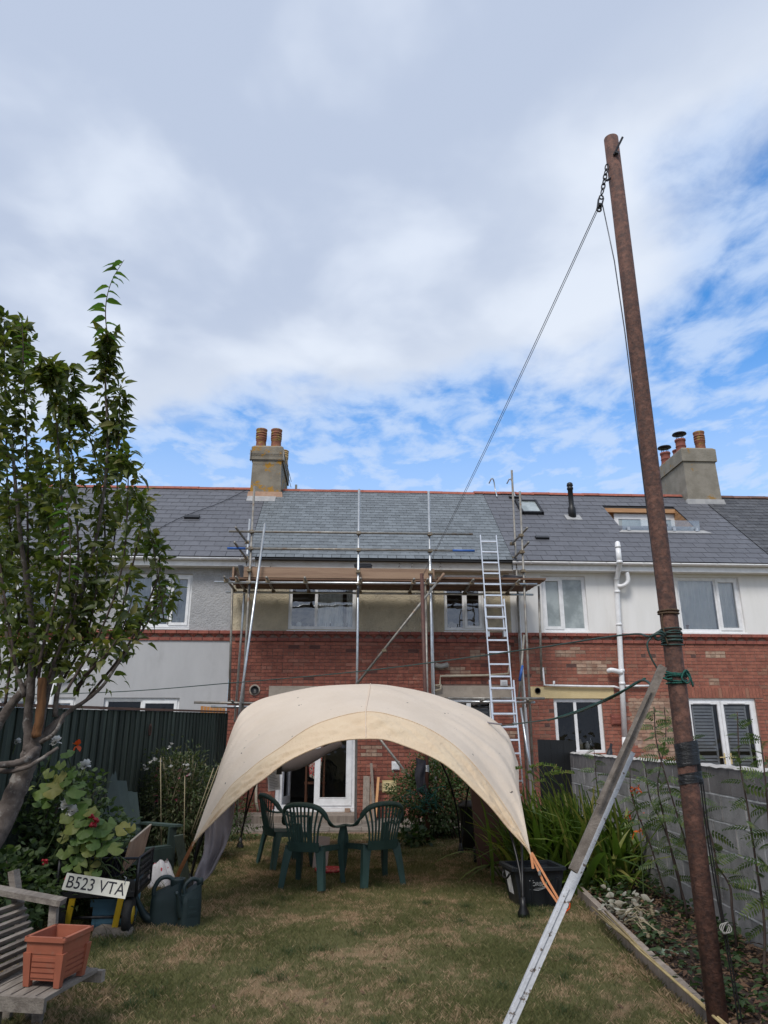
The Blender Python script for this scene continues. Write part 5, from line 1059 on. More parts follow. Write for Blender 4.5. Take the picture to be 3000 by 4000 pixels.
# ================================================================== DOOR STEP, PLANKS, NOTICE
dk = thing('timber_step', 'low weathered timber deck step below the open french doors', 'step', (-.9, 15.1, 0))
for k in range(5): part('deck_board', MB().box(-2.12, .24, 14.84 + k * .145, 14.975 + k * .145, .135, .165), M['plank_grey'], dk)
part('front_board', MB().box(-2.12, .24, 14.81, 14.838, .0, .16), M['plank_grey'], dk); part('bearer', MB().box(-2.10, .22, 15.45, 15.52, .0, .134), M['plank_grey'], dk)
single('brick_stop', MB().box(.02, .13, 15.42, 15.50, .167, .24), M['brick_pale'], 'loose brick end on the timber step beside the scaffold tube', 'brick')
for (x0, y0, x1, y1, w_, mk, lab) in ((1428, 3190, 1432, 3032, .13, 'plank_grey', 'wide grey plank leaning on the wall right of the doors'), (1443, 3190, 1440, 3090, .05, 'cane', 'short pale batten leaning between the planks by the doors'), (1462, 3192, 1450, 2982, .055, 'plank_grey', 'tallest brown batten leaning on the wall beside the french doors'), (1452, 3192, 1447, 3062, .07, 'board', 'split brown batten leaning beside the wide grey plank'), (1465, 3200, 1478, 3036, .05, 'plank_new', 'new orange batten leaning on the brick wall by the cream vent')):
    p0 = gnd(x0, 3215); p0.y = 15.15; p1 = at(x1, y1, 15.52); p0 = at(x0, 3215, 15.2); p0.z = .03
    single('leaning_plank', MB().beam(p0, p1, w_, .025, up=(0, -1, 0)), M[mk], lab, 'plank', 'planks leaning by the doors')
nb = thing('paper_notice', 'printed paper notice hanging beside the french doors', 'notice', at(1070, 3090, 11.3))
def nfn(u, v): p_ = at(1043 + 48 * u + 4 * (1 - v), 2988 + 104 * (1 - v) - 8 * u, 11.35); return p_ + V((0, .02 * math.sin(5 * v + 2 * u), 0))
part('sheet', MB().grid(nfn, 6, 10), M['paper'], nb, True)
pm = MB()
for k in range(14):
    v_ = .08 + k * .06; u0, u1 = .12, rng.uniform(.55, .9)
    a_, b_ = nfn(u0, v_), nfn(u1, v_); a_.y -= .006; b_.y -= .006; pm.beam(a_, b_, .004, .006)
part('print_lines', pm, M['print'], nb, kind='stuff')
# dining chair with a cloth inside the open doors
dc = thing('dining_chair', 'brown wooden dining chair just inside the open french door', 'chair', (-.62, 16.6, .2))
for x in (-.82, -.44):
    for y_ in (16.4, 16.8): part('leg', MB().beam((x, y_, .2), (x, y_, .2 + (1.05 if y_ < 16.5 else .48)), .04, .04), M['chairwood'], dc)
part('seat', MB().box(-.86, -.40, 16.42, 16.84, .64, .68), M['chairwood'], dc); part('back_rail', MB().box(-.82, -.44, 16.38, 16.42, 1.1, 1.22), M['chairwood'], dc)
single('patterned_cloth', MB().grid(lambda u, v: (-.80 + .34 * u * (1 - .35 * v) + .05 * v, 16.33 + .03 * math.sin(11 * u) - .02 * v, 1.42 - .62 * v - .1 * u * v), 14, 14), M['towel'], 'red patterned cloth draped over the dining chair indoors', 'cloth', smooth=True)

# ================================================================== LEFT FENCE
fn = thing('board_fence', 'dark green close-board garden fence with a brown cap, on the left', 'fence', (fence_x(9), 9, 0))
def fence_top(y): return 2.045 - (15.0 - y) * .0255
y = 3.2; k = 0; slope_a = math.atan(.088)
while y < 15.1:
    wd_ = .092 + rng.uniform(-.006, .006); off = .018 if k % 2 else 0.0; h_ = fence_top(y) + .02
    piece('fence_board', M['fence'], fn, (fence_x(y) - off, y, h_ / 2), (.017, wd_ * (1.5 if k % 2 else .95), h_), (0, rng.uniform(-.003, .003), -slope_a + rng.uniform(-.02, .02)))
    y += .094; k += 1
for z in (.35, 1.1, 1.75): part('rail', MB().beam((fence_x(3.2) - .06, 3.2, z), (fence_x(15.1) - .06, 15.1, z), .05, .08), M['fence'], fn)
part('cap', MB().beam((fence_x(3.2), 3.2, fence_top(3.2) + .045), (fence_x(9.0), 9.0, fence_top(9) + .045), .075, .03), M['fence_cap'], fn)
part('cap', MB().beam((fence_x(9.01), 9.01, fence_top(9) + .043), (fence_x(15.1), 15.1, fence_top(15.1) + .045), .075, .03), M['fence_cap'], fn)
y_h = 9.6; hx = fence_x(y_h) + .02
for (px, py) in ((585, 2852),):
    d_ = ray(px, py); tt = 0; yq = 9.0
    for _ in range(30): yq = yq + .3 * ((fence_x(yq) + .03) / (d_.x / d_.y) - yq)
    c_ = at(px, py, yq); pts = [c_ + V((.005, .055 * math.sin(a_), .075 * math.cos(a_) - .0)) for a_ in [R(25 + i * 310 / 14) + math.pi for i in range(15)]]
    single('horseshoe', MB().sweep(pts, [(-.012, -.005), (.012, -.005), (.012, .005), (-.012, .005)], up=(1, 0, 0)), M['rust2'], 'rusty horseshoe nailed to the dark green fence', 'horseshoe')
ot = thing('timber_fence', 'orange timber fence panel showing above the far end of the dark fence', 'fence panel', (-3.0, 15.0, 0))
for k in range(8): part('slat', MB().box(-2.90 + k * .062, -2.90 + k * .062 + .052, 14.98, 15.0, .1, 2.20 - .006 * k), M['orange_wood'], ot)

# ================================================================== RIGHT BLOCK WALL, BED EDGE
bw = thing('block_wall', 'grey concrete block garden wall along the right side', 'wall', (wall_x(8), 8, 0))
aw = math.atan(.08)
part('mortar_core', MB().hexa([(wall_x(2) + .011, 2, 0), (wall_x(2) + .10, 2, 0), (wall_x(12.4) + .10, 12.4, 0), (wall_x(12.4) + .011, 12.4, 0), (wall_x(2) + .011, 2, 1.35), (wall_x(2) + .10, 2, 1.35), (wall_x(12.4) + .10, 12.4, 1.35), (wall_x(12.4) + .011, 12.4, 1.35)]), M['block_mortar'], bw)
for r_ in range(6):
    y = 2.0 - (r_ % 2) * .225
    while y < 12.4:
        ln_ = .432; c_ = y + ln_ / 2
        if c_ > 2: piece('concrete_block', M['block_dark'] if r_ == 5 else M['block'], bw, (wall_x(c_) + .058 + rng.uniform(-.004, .004), c_, .008 + r_ * .2235 + .107), (.108, ln_ - .004, .209), (rng.uniform(-.004, .004), 0, -aw + rng.uniform(-.006, .006)))
        y += .45
    # smeared bed joint standing a little proud
    if r_: part('bed_joint', MB().grid(lambda u, v: ((lambda yy: (wall_x(yy) + .003 - .004 * math.sin(math.pi * v) * (.2 + .8 * math.sin(5 * yy + r_) * math.sin(13 * yy + 2 * r_)), yy, r_ * .2235 - .008 + .014 * v + .002 * math.sin(9 * yy + 2 * r_)))(2 + 10.4 * u)), 150, 3), M['block_mortar'], bw, True)
part('mortar_cap', MB().grid(lambda u, v: ((lambda yy: (wall_x(yy) - .008 + .125 * v, yy, 1.348 + .022 * math.sin(math.pi * v) + .006 * math.sin(23 * yy) * math.sin(7 * yy + 4 * v)))(2 + 10.4 * u)), 160, 5), M['wall_cap'], bw, True)
gp_ = thing('gate_panel', 'black painted board panel standing against the right house at the end of the block wall', 'panel', (3.4, 12.3, 0))
ga_, gb_ = at(2099, 2888, 12.35), at(2247, 2888, 12.35)
for k in range(6): x0 = ga_.x + (gb_.x - ga_.x) * k / 6; x1 = ga_.x + (gb_.x - ga_.x) * (k + 1) / 6 - .002; part('board', MB().box(x0, x1, 12.33 + .003 * (k % 2), 12.36, 0, ga_.z - .004 * k), M['bin_black'], gp_)
part('rail', MB().box(ga_.x, gb_.x, 12.362, 12.40, 1.1, 1.2), M['bin_black'], gp_)
kb = thing('timber_edging', 'grey timber edging board between the lawn and the right bed', 'edging', (kerb_x(7), 7, 0))
for y0, y1 in ((2.5, 5.5), (5.52, 8.9)): part('board', MB().beam((kerb_x(y0), y0, .035), (kerb_x(y1), y1, .04), .062, .13), M['plank_grey'], kb)
cn = thing('cane_bundle', 'bundle of pale bamboo canes lying along the timber edging', 'canes', (kerb_x(5.8) + .1, 5.8, .1))
c0, c1 = gnd(2345, 3575, .12), gnd(2760, 3950, .13)
for k in range(6):
    j = rng.uniform(-.03, .03); part('cane', MB().tube([c0 + V((j + .02 * k - .04, rng.uniform(-.25, .25) * 1, .01 * (k % 3))), c0.lerp(c1, .5) + V((rng.uniform(-.02, .03), 0, .012 * (k % 2))), c1 + V((rng.uniform(-.03, .04), rng.uniform(-.3, .2), .01))], .0075, 7), M['cane'], cn, True)
um = thing('folded_parasol', 'dark folded parasol propped on the block wall behind the grey prop', 'parasol', at(2372, 3050, 11.0))
part('pole', MB().tube([at(2362, 3085, 10.8), at(2388, 2905, 10.9)], .018, 8), M['iron'], um, True); part('fabric', MB().tube(catmull([at(2362, 3060, 10.75), at(2368, 3010, 10.75), at(2378, 2960, 10.8), at(2384, 2925, 10.85)], 3), [.05, .07, .075, .07, .065, .06, .05, .045, .04, .025], 9), M['iron'], um, True)

# ================================================================== BINS AND CRATE
bb = thing('wheelie_bin', 'tall brown wheelie bin behind the right side of the canopy', 'bin', (2.0, 10.0, 0), R(-8))
bb.location = (1.98, 10.15, 0)
bw0, bd0, bw1, bd1, bh = .46, .50, .58, .66, 1.12
part('body', MB().hexa([(-bw0 / 2, -bd0 / 2, .04), (bw0 / 2, -bd0 / 2, .04), (bw0 / 2, bd0 / 2, .04), (-bw0 / 2, bd0 / 2, .04), (-bw1 / 2, -bd1 / 2, bh), (bw1 / 2, -bd1 / 2, bh), (bw1 / 2, bd1 / 2, bh), (-bw1 / 2, bd1 / 2, bh)]), M['bin_brown'], bb)
part('panel', MB().hexa([(-.15, -.265, .30), (.15, -.265, .30), (.15, -.25, .30), (-.15, -.25, .30), (-.17, -.315, .85), (.17, -.315, .85), (.17, -.29, .85), (-.17, -.29, .85)]), M['bin_brown'], bb)
part('rim', MB().box(-.31, .31, -.35, .36, bh + .001, bh + .045), M['bin_brown'], bb)
part('lid', MB().grid(lambda u, v: ((u - .5) * .64, -.37 + .74 * v, bh + .05 + .06 * math.sin(math.pi * min(1, u * 1.0)) * math.sin(math.pi * (.15 + .7 * v))), 10, 10).box(-.32, .32, -.375, -.35, bh + .03, bh + .07), M['bin_brown'], bb, True)
part('handle', MB().tube([(-.22, .40, bh + .0), (.22, .40, bh + .0)], .016, 8), M['bin_brown'], bb, True)
for s_ in (-1, 1): part('wheel', MB().lathe([(.09, -.025), (.1, -.015), (.1, .015), (.09, .025)], (s_ * .24, .24, .10), 16, Matrix.Rotation(R(90), 4, 'Y')), M['rubber'], bb, True)
lt = text_mesh('REFUSE', .075, M['grey_pipe'], .001); q = part('lettering', lt, None, bb); q.matrix_basis = Matrix.Translation((-.282, -.05, .90)) @ Matrix.Rotation(R(90), 4, 'Z') @ Matrix.Rotation(R(-90), 4, 'Y') @ Matrix.Rotation(R(180), 4, 'Z')
bpy.data.objects.remove(q)
kbn = thing('compost_bin', 'small black bin with a rounded lid behind the brown wheelie bin', 'bin', gnd(1842, 3325), 0.0)
part('body', MB().lathe([(.13, 0), (.15, .3), (.17, .60), (.175, .61)], (0, 0, 0), 18), M['bin_black'], kbn, True); part('lid', MB().lathe([(.19, .60), (.195, .63), (.17, .66), (.12, .69), (0, .70)], (0, 0, 0), 18), M['bin_black'], kbn, True)
p = gnd(1948, 3420); piece_ = single('stone_paver', MB().hexa([p + V((-.12, -.06, 0)), p + V((.13, -.10, 0)), p + V((.16, .1, 0)), p + V((-.08, .14, 0)), p + V((-.11, -.05, .085)), p + V((.12, -.09, .09)), p + V((.15, .09, .09)), p + V((-.07, .13, .085))]), M['paver'], 'broken paving stone on the grass beside the dark crate', 'stone')
cr = thing('recycling_crate', 'open dark recycling crate with white lettering at the right canopy leg', 'crate', (0, 0, 0), R(6))
ca_, cb_ = gnd(2030, 3548), gnd(2180, 3545); cw = .44; cr.location = (ca_ + cb_) / 2 + V((0, .19, 0)); cd_, chh = .36, .36
m = MB(); wb, wt, db_, dt = cw / 2 - .02, cw / 2 + .04, cd_ / 2 - .02, cd_ / 2 + .03
o4 = [(-wb, -db_, 0), (wb, -db_, 0), (wb, db_, 0), (-wb, db_, 0)]; t4 = [(-wt, -dt, chh), (wt, -dt, chh), (wt, dt, chh), (-wt, dt, chh)]
i4 = [(-wb + .01, -db_ + .01, .012), (wb - .01, -db_ + .01, .012), (wb - .01, db_ - .01, .012), (-wb + .01, db_ - .01, .012)]; it4 = [(-wt + .012, -dt + .012, chh), (wt - .012, -dt + .012, chh), (wt - .012, dt - .012, chh), (-wt + .012, dt - .012, chh)]
m.add(o4 + t4 + i4 + it4, [(3, 2, 1, 0), (0, 1, 5, 4), (1, 2, 6, 5), (2, 3, 7, 6), (3, 0, 4, 7), (8, 9, 10, 11), (9, 8, 12, 13), (10, 9, 13, 14), (11, 10, 14, 15), (8, 11, 15, 12)])
part('tub', m, M['box_navy'], cr)
m = MB(); rr_ = [V(q) + V((0, 0, 0)) for q in t4]
for i in range(4): m.beam(rr_[i] + V((0, 0, -.012)), rr_[(i + 1) % 4] + V((0, 0, -.012)), .045, .028 + .001 * i)
part('rim', m, M['box_navy'], cr)
for s_ in (-1, 1): part('handle', MB().tube(catmull([(s_ * (wt + .01), -.1, chh - .06), (s_ * (wt + .035), -.06, chh - .11), (s_ * (wt + .035), .06, chh - .11), (s_ * (wt + .01), .1, chh - .06)], 4), .01, 6), M['bin_black'], cr, True)
for u in (-.7, -.35, .35, .7): part('rib', MB().beam((u * wb, -db_ - .006, .03), (u * wt, -dt - .006, chh - .09), .02, .012, up=(0, -1, 0)), M['box_navy'], cr)
tilt = math.atan((dt - db_) / chh)
def on_crate(me, x, z): q = part('lettering', me, None, cr); yy = -db_ - (dt - db_) * z / chh - .008; q.matrix_basis = Matrix.Translation((x, yy, z)) @ Matrix.Rotation(R(90) + tilt, 4, 'X'); return q
on_crate(text_mesh('T', .078, M['letter_white']), -.085, .218); on_crate(text_mesh('ORBAY', .052, M['letter_white'], font_w=1.0), .005, .211)
sw = MB()
for k, (a0, z0, ln_) in enumerate(((-.10, 0, .19), (-.05, .012, .17), (.0, .022, .13))): sw.add([(a0, z0, 0), (a0 + ln_ * .5, z0 - .012 + .004 * k, 0), (a0 + ln_, z0 + .012, 0), (a0 + ln_ * .5, z0 - .004 + .004 * k, 0)], [(0, 1, 2, 3)])
q = part('printed_swoosh', sw, M['letter_white'], cr); q.matrix_basis = Matrix.Translation((-.01, -db_ - (dt - db_) * .165 / chh - .009, .165)) @ Matrix.Rotation(R(90) + tilt, 4, 'X')
part('label_sticker', MB().add([(-wb - .008 - .03 * .4, -.05, .10), (-wb - .008 - .06 * .8, -.06, .30), (-wb - .008 - .06 * .8, .10, .30), (-wb - .008 - .03 * .4, .10, .10)], [(0, 1, 2, 3)]), M['paper'], cr)

# ================================================================== WATERING CANS
def can_body(t_, w_, d_, h_):
    prof = []
    def fn(u, v):
        a_ = u * 2 * math.pi; k = 1 - .10 * max(0, v - .6) / .4; ex = .55
        cx, sy = math.cos(a_), math.sin(a_); x = math.copysign(abs(cx) ** ex, cx) * w_ / 2 * k * (1 if cx < 0 else (1 - .0 * v)); y_ = math.copysign(abs(sy) ** ex, sy) * d_ / 2 * k
        z = h_ * v * (1.0 if v < .6 else 1) ; z -= max(0, v - .62) / .38 * .30 * h_ * max(0, (-x / (w_ / 2)) * .5 + .42); return (x, y_, z)
    part('body', MB().grid(fn, 32, 14).add([fn(i / 32, 1.0) for i in range(32)], [tuple(range(32))]), M['can'], t_, True)
def can_spout(t_, pts, r): part('spout', MB().tube(catmull(pts, 4), r, 10), M['can'], t_, True)
c1 = gnd(632, 3628); w1 = thing('watering_can', 'larger dark green watering can with its spout to the left', 'watering can', c1 + V((0, .09, -.005)), R(14), 'watering cans')
can_body(w1, .27, .17, .36)
can_spout(w1, [(-.10, -.01, .06), (-.17, -.03, .10), (-.22, -.05, .18), (-.275, -.07, .285)], [.05, .045, .042, .04, .036, .033, .031, .028, .026, .024, .022, .021, .020])
part('handle', MB().tube(catmull([(-.10, 0, .20), (-.115, 0, .30), (-.07, 0, .385), (.0, 0, .40), (.05, 0, .37)], 5), .019, 8), M['can'], w1, True)
part('filler_neck', MB().lathe([(.06, .30), (.065, .37), (.068, .385), (.055, .385), (.05, .36), (.05, .33)], (.085, 0, 0), 16, caps=False), M['can'], w1, True)
c2 = gnd(727, 3630); w2 = thing('watering_can', 'smaller dark green watering can beside the larger one', 'watering can', c2 + V((0, .09, -.005)), R(28), 'watering cans')
can_body(w2, .19, .15, .35)
can_spout(w2, [(-.07, -.02, .10), (-.105, -.04, .17), (-.125, -.06, .25), (-.155, -.075, .305)], [.04, .036, .032, .03, .027, .025, .023, .021, .02, .019, .018, .017, .017])
part('handle', MB().tube(catmull([(-.05, 0, .24), (-.06, 0, .33), (.0, 0, .385), (.06, 0, .37), (.085, 0, .32)], 5), .018, 8), M['can'], w2, True)
part('filler_neck', MB().lathe([(.028, .33), (.03, .38), (.022, .39)], (.08, 0, 0), 12), M['can'], w2, True)
part('embossed_panel', MB().box(-.045, .05, -.079, -.074, .10, .24).box(-.03, .035, -.083, -.078, .115, .135).box(-.03, .035, -.083, -.078, .16, .18), M['can'], w2)

# ================================================================== GREEN GARDEN ARMCHAIR AND WHAT LEANS ON IT
ac = thing('garden_armchair', 'dark green painted wooden armchair with a fan back by the fence', 'chair', (-2.42, 9.1, 0), R(-42))
for y_, h_ in ((.27, .84), (.135, .98), (.0, 1.12), (-.135, 1.02), (-.27, .86)): part('back_slat', MB().beam((-.25, y_ * .85, .34), (-.66, y_ * 1.25, h_ + .10), .16, .02, up=(1, 0, .3)), M['paint_green'], ac)
for k in range(5): x = .26 - k * .115; part('seat_slat', MB().beam((x, -.31, .40 - k * .022), (x, .31, .40 - k * .022), .105, .022), M['paint_green'], ac)
for s_ in (-1, 1):
    part('armrest', MB().beam((-.38, s_ * .37, .60), (.34, s_ * .37, .615), .11, .024), M['paint_green'], ac)
    part('leg', MB().beam((.27, s_ * .335, 0), (.27, s_ * .335, .60), .095, .035, up=(1, 0, 0)), M['paint_green'], ac); part('leg', MB().beam((-.62, s_ * .33, 0), (.27, s_ * .315, .36), .022, .12), M['paint_green'], ac)
part('seat_apron', MB().box(.30, .322, -.33, .33, .26, .39), M['paint_green'], ac); part('back_rail', MB().beam((-.43, -.38, .58), (-.43, .38, .58), .08, .025), M['paint_green'], ac)
single('dark_plank', MB().beam(gnd(728, 3452), at(698, 3262, 9.0), .10, .025, up=(0, -1, 0)), M['fence'], 'dark board leaning on the front of the green armchair', 'plank')
pc_ = at(490, 3103, 9.95); single('capped_post', MB().box(pc_.x - .03, pc_.x + .03, 9.92, 9.98, 0, pc_.z).hexa([(pc_.x - .10, 9.85, pc_.z), (pc_.x + .10, 9.85, pc_.z), (pc_.x + .10, 10.05, pc_.z), (pc_.x - .10, 10.05, pc_.z), (pc_.x - .06, 9.89, pc_.z + .035), (pc_.x + .06, 9.89, pc_.z + .035), (pc_.x + .06, 10.01, pc_.z + .035), (pc_.x - .06, 10.01, pc_.z + .035)]), M['paint_green'], 'short green post with a square cap behind the green armchair', 'post')
p = gnd(612, 3475); bg = MB()
def bagf(u, v):
    a_ = u * 6.2832; r_ = .15 * (1 - .55 * v ** 2) * (1 + .16 * math.sin(5 * a_ + 3 * v) + .10 * math.sin(11 * a_ + 7 * v)); return p + V((r_ * math.cos(a_), .12 + r_ * .6 * math.sin(a_), .27 * v + .02 * math.sin(3 * a_)))
single('plastic_bag', bg.grid(bagf, 36, 14), M['bag'], 'crumpled white and red plastic bag under the green armchair', 'bag', smooth=True)

# ================================================================== CART WITH NUMBER PLATE
ctL, ctR = at(255, 3560, 6.75), at(480, 3560, 6.75)
ct = thing('garden_cart', 'black mesh garden cart with yellow struts, carrying an old number plate', 'cart', (at(370, 3560, 6.9).x, 6.9, 0), R(3))
LX = .33
part('tray', MB().box(-LX, LX, -.02, .60, .30, .335), M['black_pvc'], ct)
for s_ in (-1, 1):
    part('side_bar', MB().tube([(s_ * LX, -.02, .60), (s_ * LX, .60, .60)], .012, 6), M['iron'], ct, True)
    part('side_mesh', MB().add([(0, 0, 0)] * 0, []).tube([(s_ * LX, .58, .32), (s_ * LX, .58, .60)], .01, 6), M['iron'], ct)
for x in (-LX, LX): part('corner_post', MB().tube([(x, -.02, .30), (x, -.02, .61)], .013, 6), M['iron'], ct, True)
part('front_bar', MB().tube([(-LX, -.02, .60), (LX, -.02, .60)], .012, 6), M['iron'], ct, True)
msh = MB()
for k in range(-8, 24):
    x0 = -LX + k * .045; z0, z1 = .335, .60; pts_ = []
    for dx in (1, -1):
        a_ = V((x0, -.022, z0)); b_ = V((x0 + dx * .13, -.022, z1))
        if -LX <= a_.x <= LX and -LX <= b_.x <= LX: msh.beam(a_, b_, .005, .004)
for k in range(-2, 22):
    for dy in (1, -1):
        a_ = V((LX, .0 + k * .045, .335)); b_ = V((LX, .0 + k * .045 + dy * .13, .60))
        if 0 <= a_.y <= .60 and 0 <= b_.y <= .60: msh.beam(a_, b_, .005, .004)
part('mesh_sides', msh, M['iron'], ct, kind='stuff')
for s_ in (-.19, .21): part('strut', MB().beam((s_, -.01, .30), (s_ - .04, .03, .05), .05, .015, up=(0, -1, 0)), M['yellow'], ct)
part('axle', MB().tube([(-.30, .08, .13), (.32, .08, .13)], .012, 8), M['iron'], ct, True)
for s_ in (-1, 1):
    wl = part('wheel', MB().lathe([(.10, -.035), (.135, -.03), (.145, -.012), (.145, .012), (.135, .03), (.10, .035)], (s_ * .27, .06, .145), 22, Matrix.Rotation(R(90), 4, 'Y') @ Matrix.Rotation(0, 4, 'X')), M['rubber'], ct, True)
    part('hub', MB().lathe([(.07, .0), (.07, .038), (.03, .044), (0, .044)], (s_ * .27, .06, .145), 18, Matrix.Rotation(R(90) * s_, 4, 'Y')), M['yellow'], wl, True)
pt = thing('number_plate', 'old white number plate B523 VTA wired to the front of the black cart', 'number plate', (0, 0, 0), 0)
pa_, pb_, pc_ = at(240, 3475, 6.52), at(488, 3512, 6.44), at(248, 3418, 6.55)
exv = (pb_ - pa_).normalized(); eyv = (pc_ - pa_); eyv = (eyv - exv * eyv.dot(exv)).normalized(); nz_ = exv.cross(eyv)
PW, PH = (pb_ - pa_).length, .124
pt.location = pa_; pt.rotation_mode = 'QUATERNION'; pt.rotation_quaternion = Matrix((exv, eyv, nz_)).transposed().to_quaternion()
part('plate', MB().box(0, PW, 0, PH, -.003, .0), M['plate'], pt)
q = part('lettering', text_mesh('B523 VTA', .118, M['letter_black'], .0008, .80), None, pt); q.location = (PW / 2, PH * .47, .0015)
mw = max(v.co.x for v in q.data.vertices) - min(v.co.x for v in q.data.vertices); mh = max(v.co.y for v in q.data.vertices) - min(v.co.y for v in q.data.vertices); q.scale = (PW * .91 / mw, .088 / mh, 1)
part('wire_tie', MB().tube([(PW * .93, PH * .8, .004), (PW * .93, PH * 1.2, .004), (PW * .88, PH * 1.25, -.01)], .003, 5), M['galv'], pt)
pb2 = thing('plywood_sheet', 'offcut of plywood standing upright in the black cart', 'board', at(540, 3400, 7.3))
q0, q1, q2, q3 = at(470, 3400, 7.0), at(528, 3400, 7.75), at(592, 3222, 7.85), at(512, 3290, 7.0)
q0, q1 = at(477, 3412, 7.0), at(563, 3330, 7.8)
part('sheet', MB().hexa([q0, q1, q1 + V((-.016, 0, 0)), q0 + V((-.016, 0, 0)), q3, q2, q2 + V((-.016, 0, 0)), q3 + V((-.016, 0, 0))]), M['ply'], pb2)
part('edge', MB().beam(q3 + V((-.008, 0, .004)), q2 + V((-.008, 0, .004)), .018, .006), M['ply_edge'], pb2)
po = thing('plant_pot', 'dark navy plant pot of soil standing in the black cart', 'plant pot', at(425, 3410, 7.2))
pc0 = at(425, 3415, 7.25); part('pot', MB().lathe([(.13, 0), (.155, .17), (.17, .172), (.17, .20), (.15, .20), (.145, .16)], pc0, 20, caps=False), M['pot_navy'], po, True); part('soil', MB().lathe([(.148, .165), (.08, .185), (0, .18)], pc0, 20, caps=False), M['soil'], po, True)
bl = thing('plastic_sheet', 'faded blue plastic panel standing beside the cart wheel', 'panel', gnd(515, 3610))
b0, b1 = gnd(498, 3612), gnd(540, 3570); part('panel', MB().hexa([b0, b1, b1 + V((-.02, .01, 0)), b0 + V((-.02, .01, 0)), b0 + V((.0, 0, .30)), b1 + V((.01, 0, .34)), b1 + V((-.01, .01, .34)), b0 + V((-.02, .01, .30))]), M['blue_panel'], bl)
part('rim', MB().beam(b0 + V((-.005, -.005, .0)), b0 + V((.0, -.005, .31)), .018, .02).beam(b0 + V((0, 0, .315)), b1 + V((.01, 0, .35)), .02, .02), M['blue_panel'], bl)
single('blue_crate', MB().box(-2.16, -1.86, 7.05, 7.35, .02, .24).box(-2.18, -1.84, 7.03, 7.06, .2, .26), M['blue_panel'], 'blue plastic crate in the shade under the black cart', 'crate')
p = gnd(430, 3658); single('stone_block', MB().hexa([p + V((-.15, -.04, 0)), p + V((.16, -.06, 0)), p + V((.19, .08, 0)), p + V((-.12, .1, 0)), p + V((-.13, -.02, .07)), p + V((.14, -.04, .06)), p + V((.17, .07, .055)), p + V((-.10, .09, .075))]), M['paver'], 'rough stone block on the grass in front of the cart wheel', 'stone')

# ================================================================== WEATHERED BENCH WITH PLANTER
be = thing('slatted_bench', 'silvery weathered slatted garden bench at the lower left corner', 'bench', (-1.8, 4.5, 0))
s0, s1 = gnd(187, 3893, .30), gnd(385, 3780, .30)
dvb = (s1 - s0).normalized(); inx = V((-dvb.y, dvb.x, 0))
L_ = (s1 - s0).length
for k in range(7): o_ = s0 + inx * (.035 + .072 * k); part('seat_slat', MB().beam(o_ + V((0, 0, -.012)) - dvb * .0, o_ + dvb * (L_ + .02 * (k % 2)) + V((0, 0, -.012)), .062, .022), M['weathered'], be)
part('seat_end', MB().beam(s0 - dvb * .016 + V((0, 0, -.035)), s0 - dvb * .016 + inx * .62 + V((0, 0, -.035)), .028, .07), M['weathered'], be)
part('seat_end', MB().beam(s1 + dvb * .03 + inx * -.02 + V((0, 0, -.05)), s1 + dvb * .03 + inx * .62 + V((0, 0, -.05)), .04, .06), M['weathered'], be)
bk = s0 + inx * .40
for k in range(9): o_ = bk + inx * (.020 * k) + V((0, 0, .03 + .036 * k)); part('back_slat', MB().beam(o_ - dvb * .02, o_ + dvb * (L_ + .02), .034, .018, up=inx + V((0, 0, .6))), M['weathered'], be)
fp_ = at(212, 3640, s1.y + .06)
part('arm_post', MB().beam(V((fp_.x, fp_.y, .24)), V((fp_.x - .02, fp_.y, at(212, 3525, fp_.y).z)), .045, .045, up=(0, 1, 0)), M['weathered'], be)
a0_, a1_ = at(-140, 3452, fp_.y), at(247, 3524, fp_.y); part('armrest', MB().beam(a0_, a1_, .11, .032), M['weathered'], be)
part('back_post', MB().beam(bk + dvb * (L_ + .03) + inx * .0 + V((0, 0, -.3)), bk + dvb * (L_ + .03) + inx * .26 + V((0, 0, .50)), .04, .06, up=dvb), M['weathered'], be)
for o_ in (s0 + inx * .32 + dvb * .05, s1 + inx * .32 - dvb * .05, s0 + inx * .55, s1 + inx * .55): part('leg', MB().beam(V((o_.x, o_.y, 0)), V((o_.x, o_.y, .23)), .05, .05, up=(0, 1, 0)), M['weathered'], be)
zr = .548
n0, lf, rt_ = gnd(252, 3664, zr), gnd(111, 3646, zr), gnd(366, 3613, zr)
pl = thing('planter', 'empty terracotta coloured plastic trough planter standing on the weathered bench', 'planter', (0, 0, 0), 0)
ex_ = (rt_ - n0); LXp = ex_.length * .93; ex_.normalize(); ey_ = V((-ex_.y, ex_.x, 0)); LYp = abs((lf - n0).dot(ey_)) * .88
pl.location = n0 + ex_ * (LXp / 2) + ey_ * (LYp / 2); pl.location.z = .303; pl.rotation_euler = (0, 0, math.atan2(ex_.y, ex_.x)); ph = zr - .303
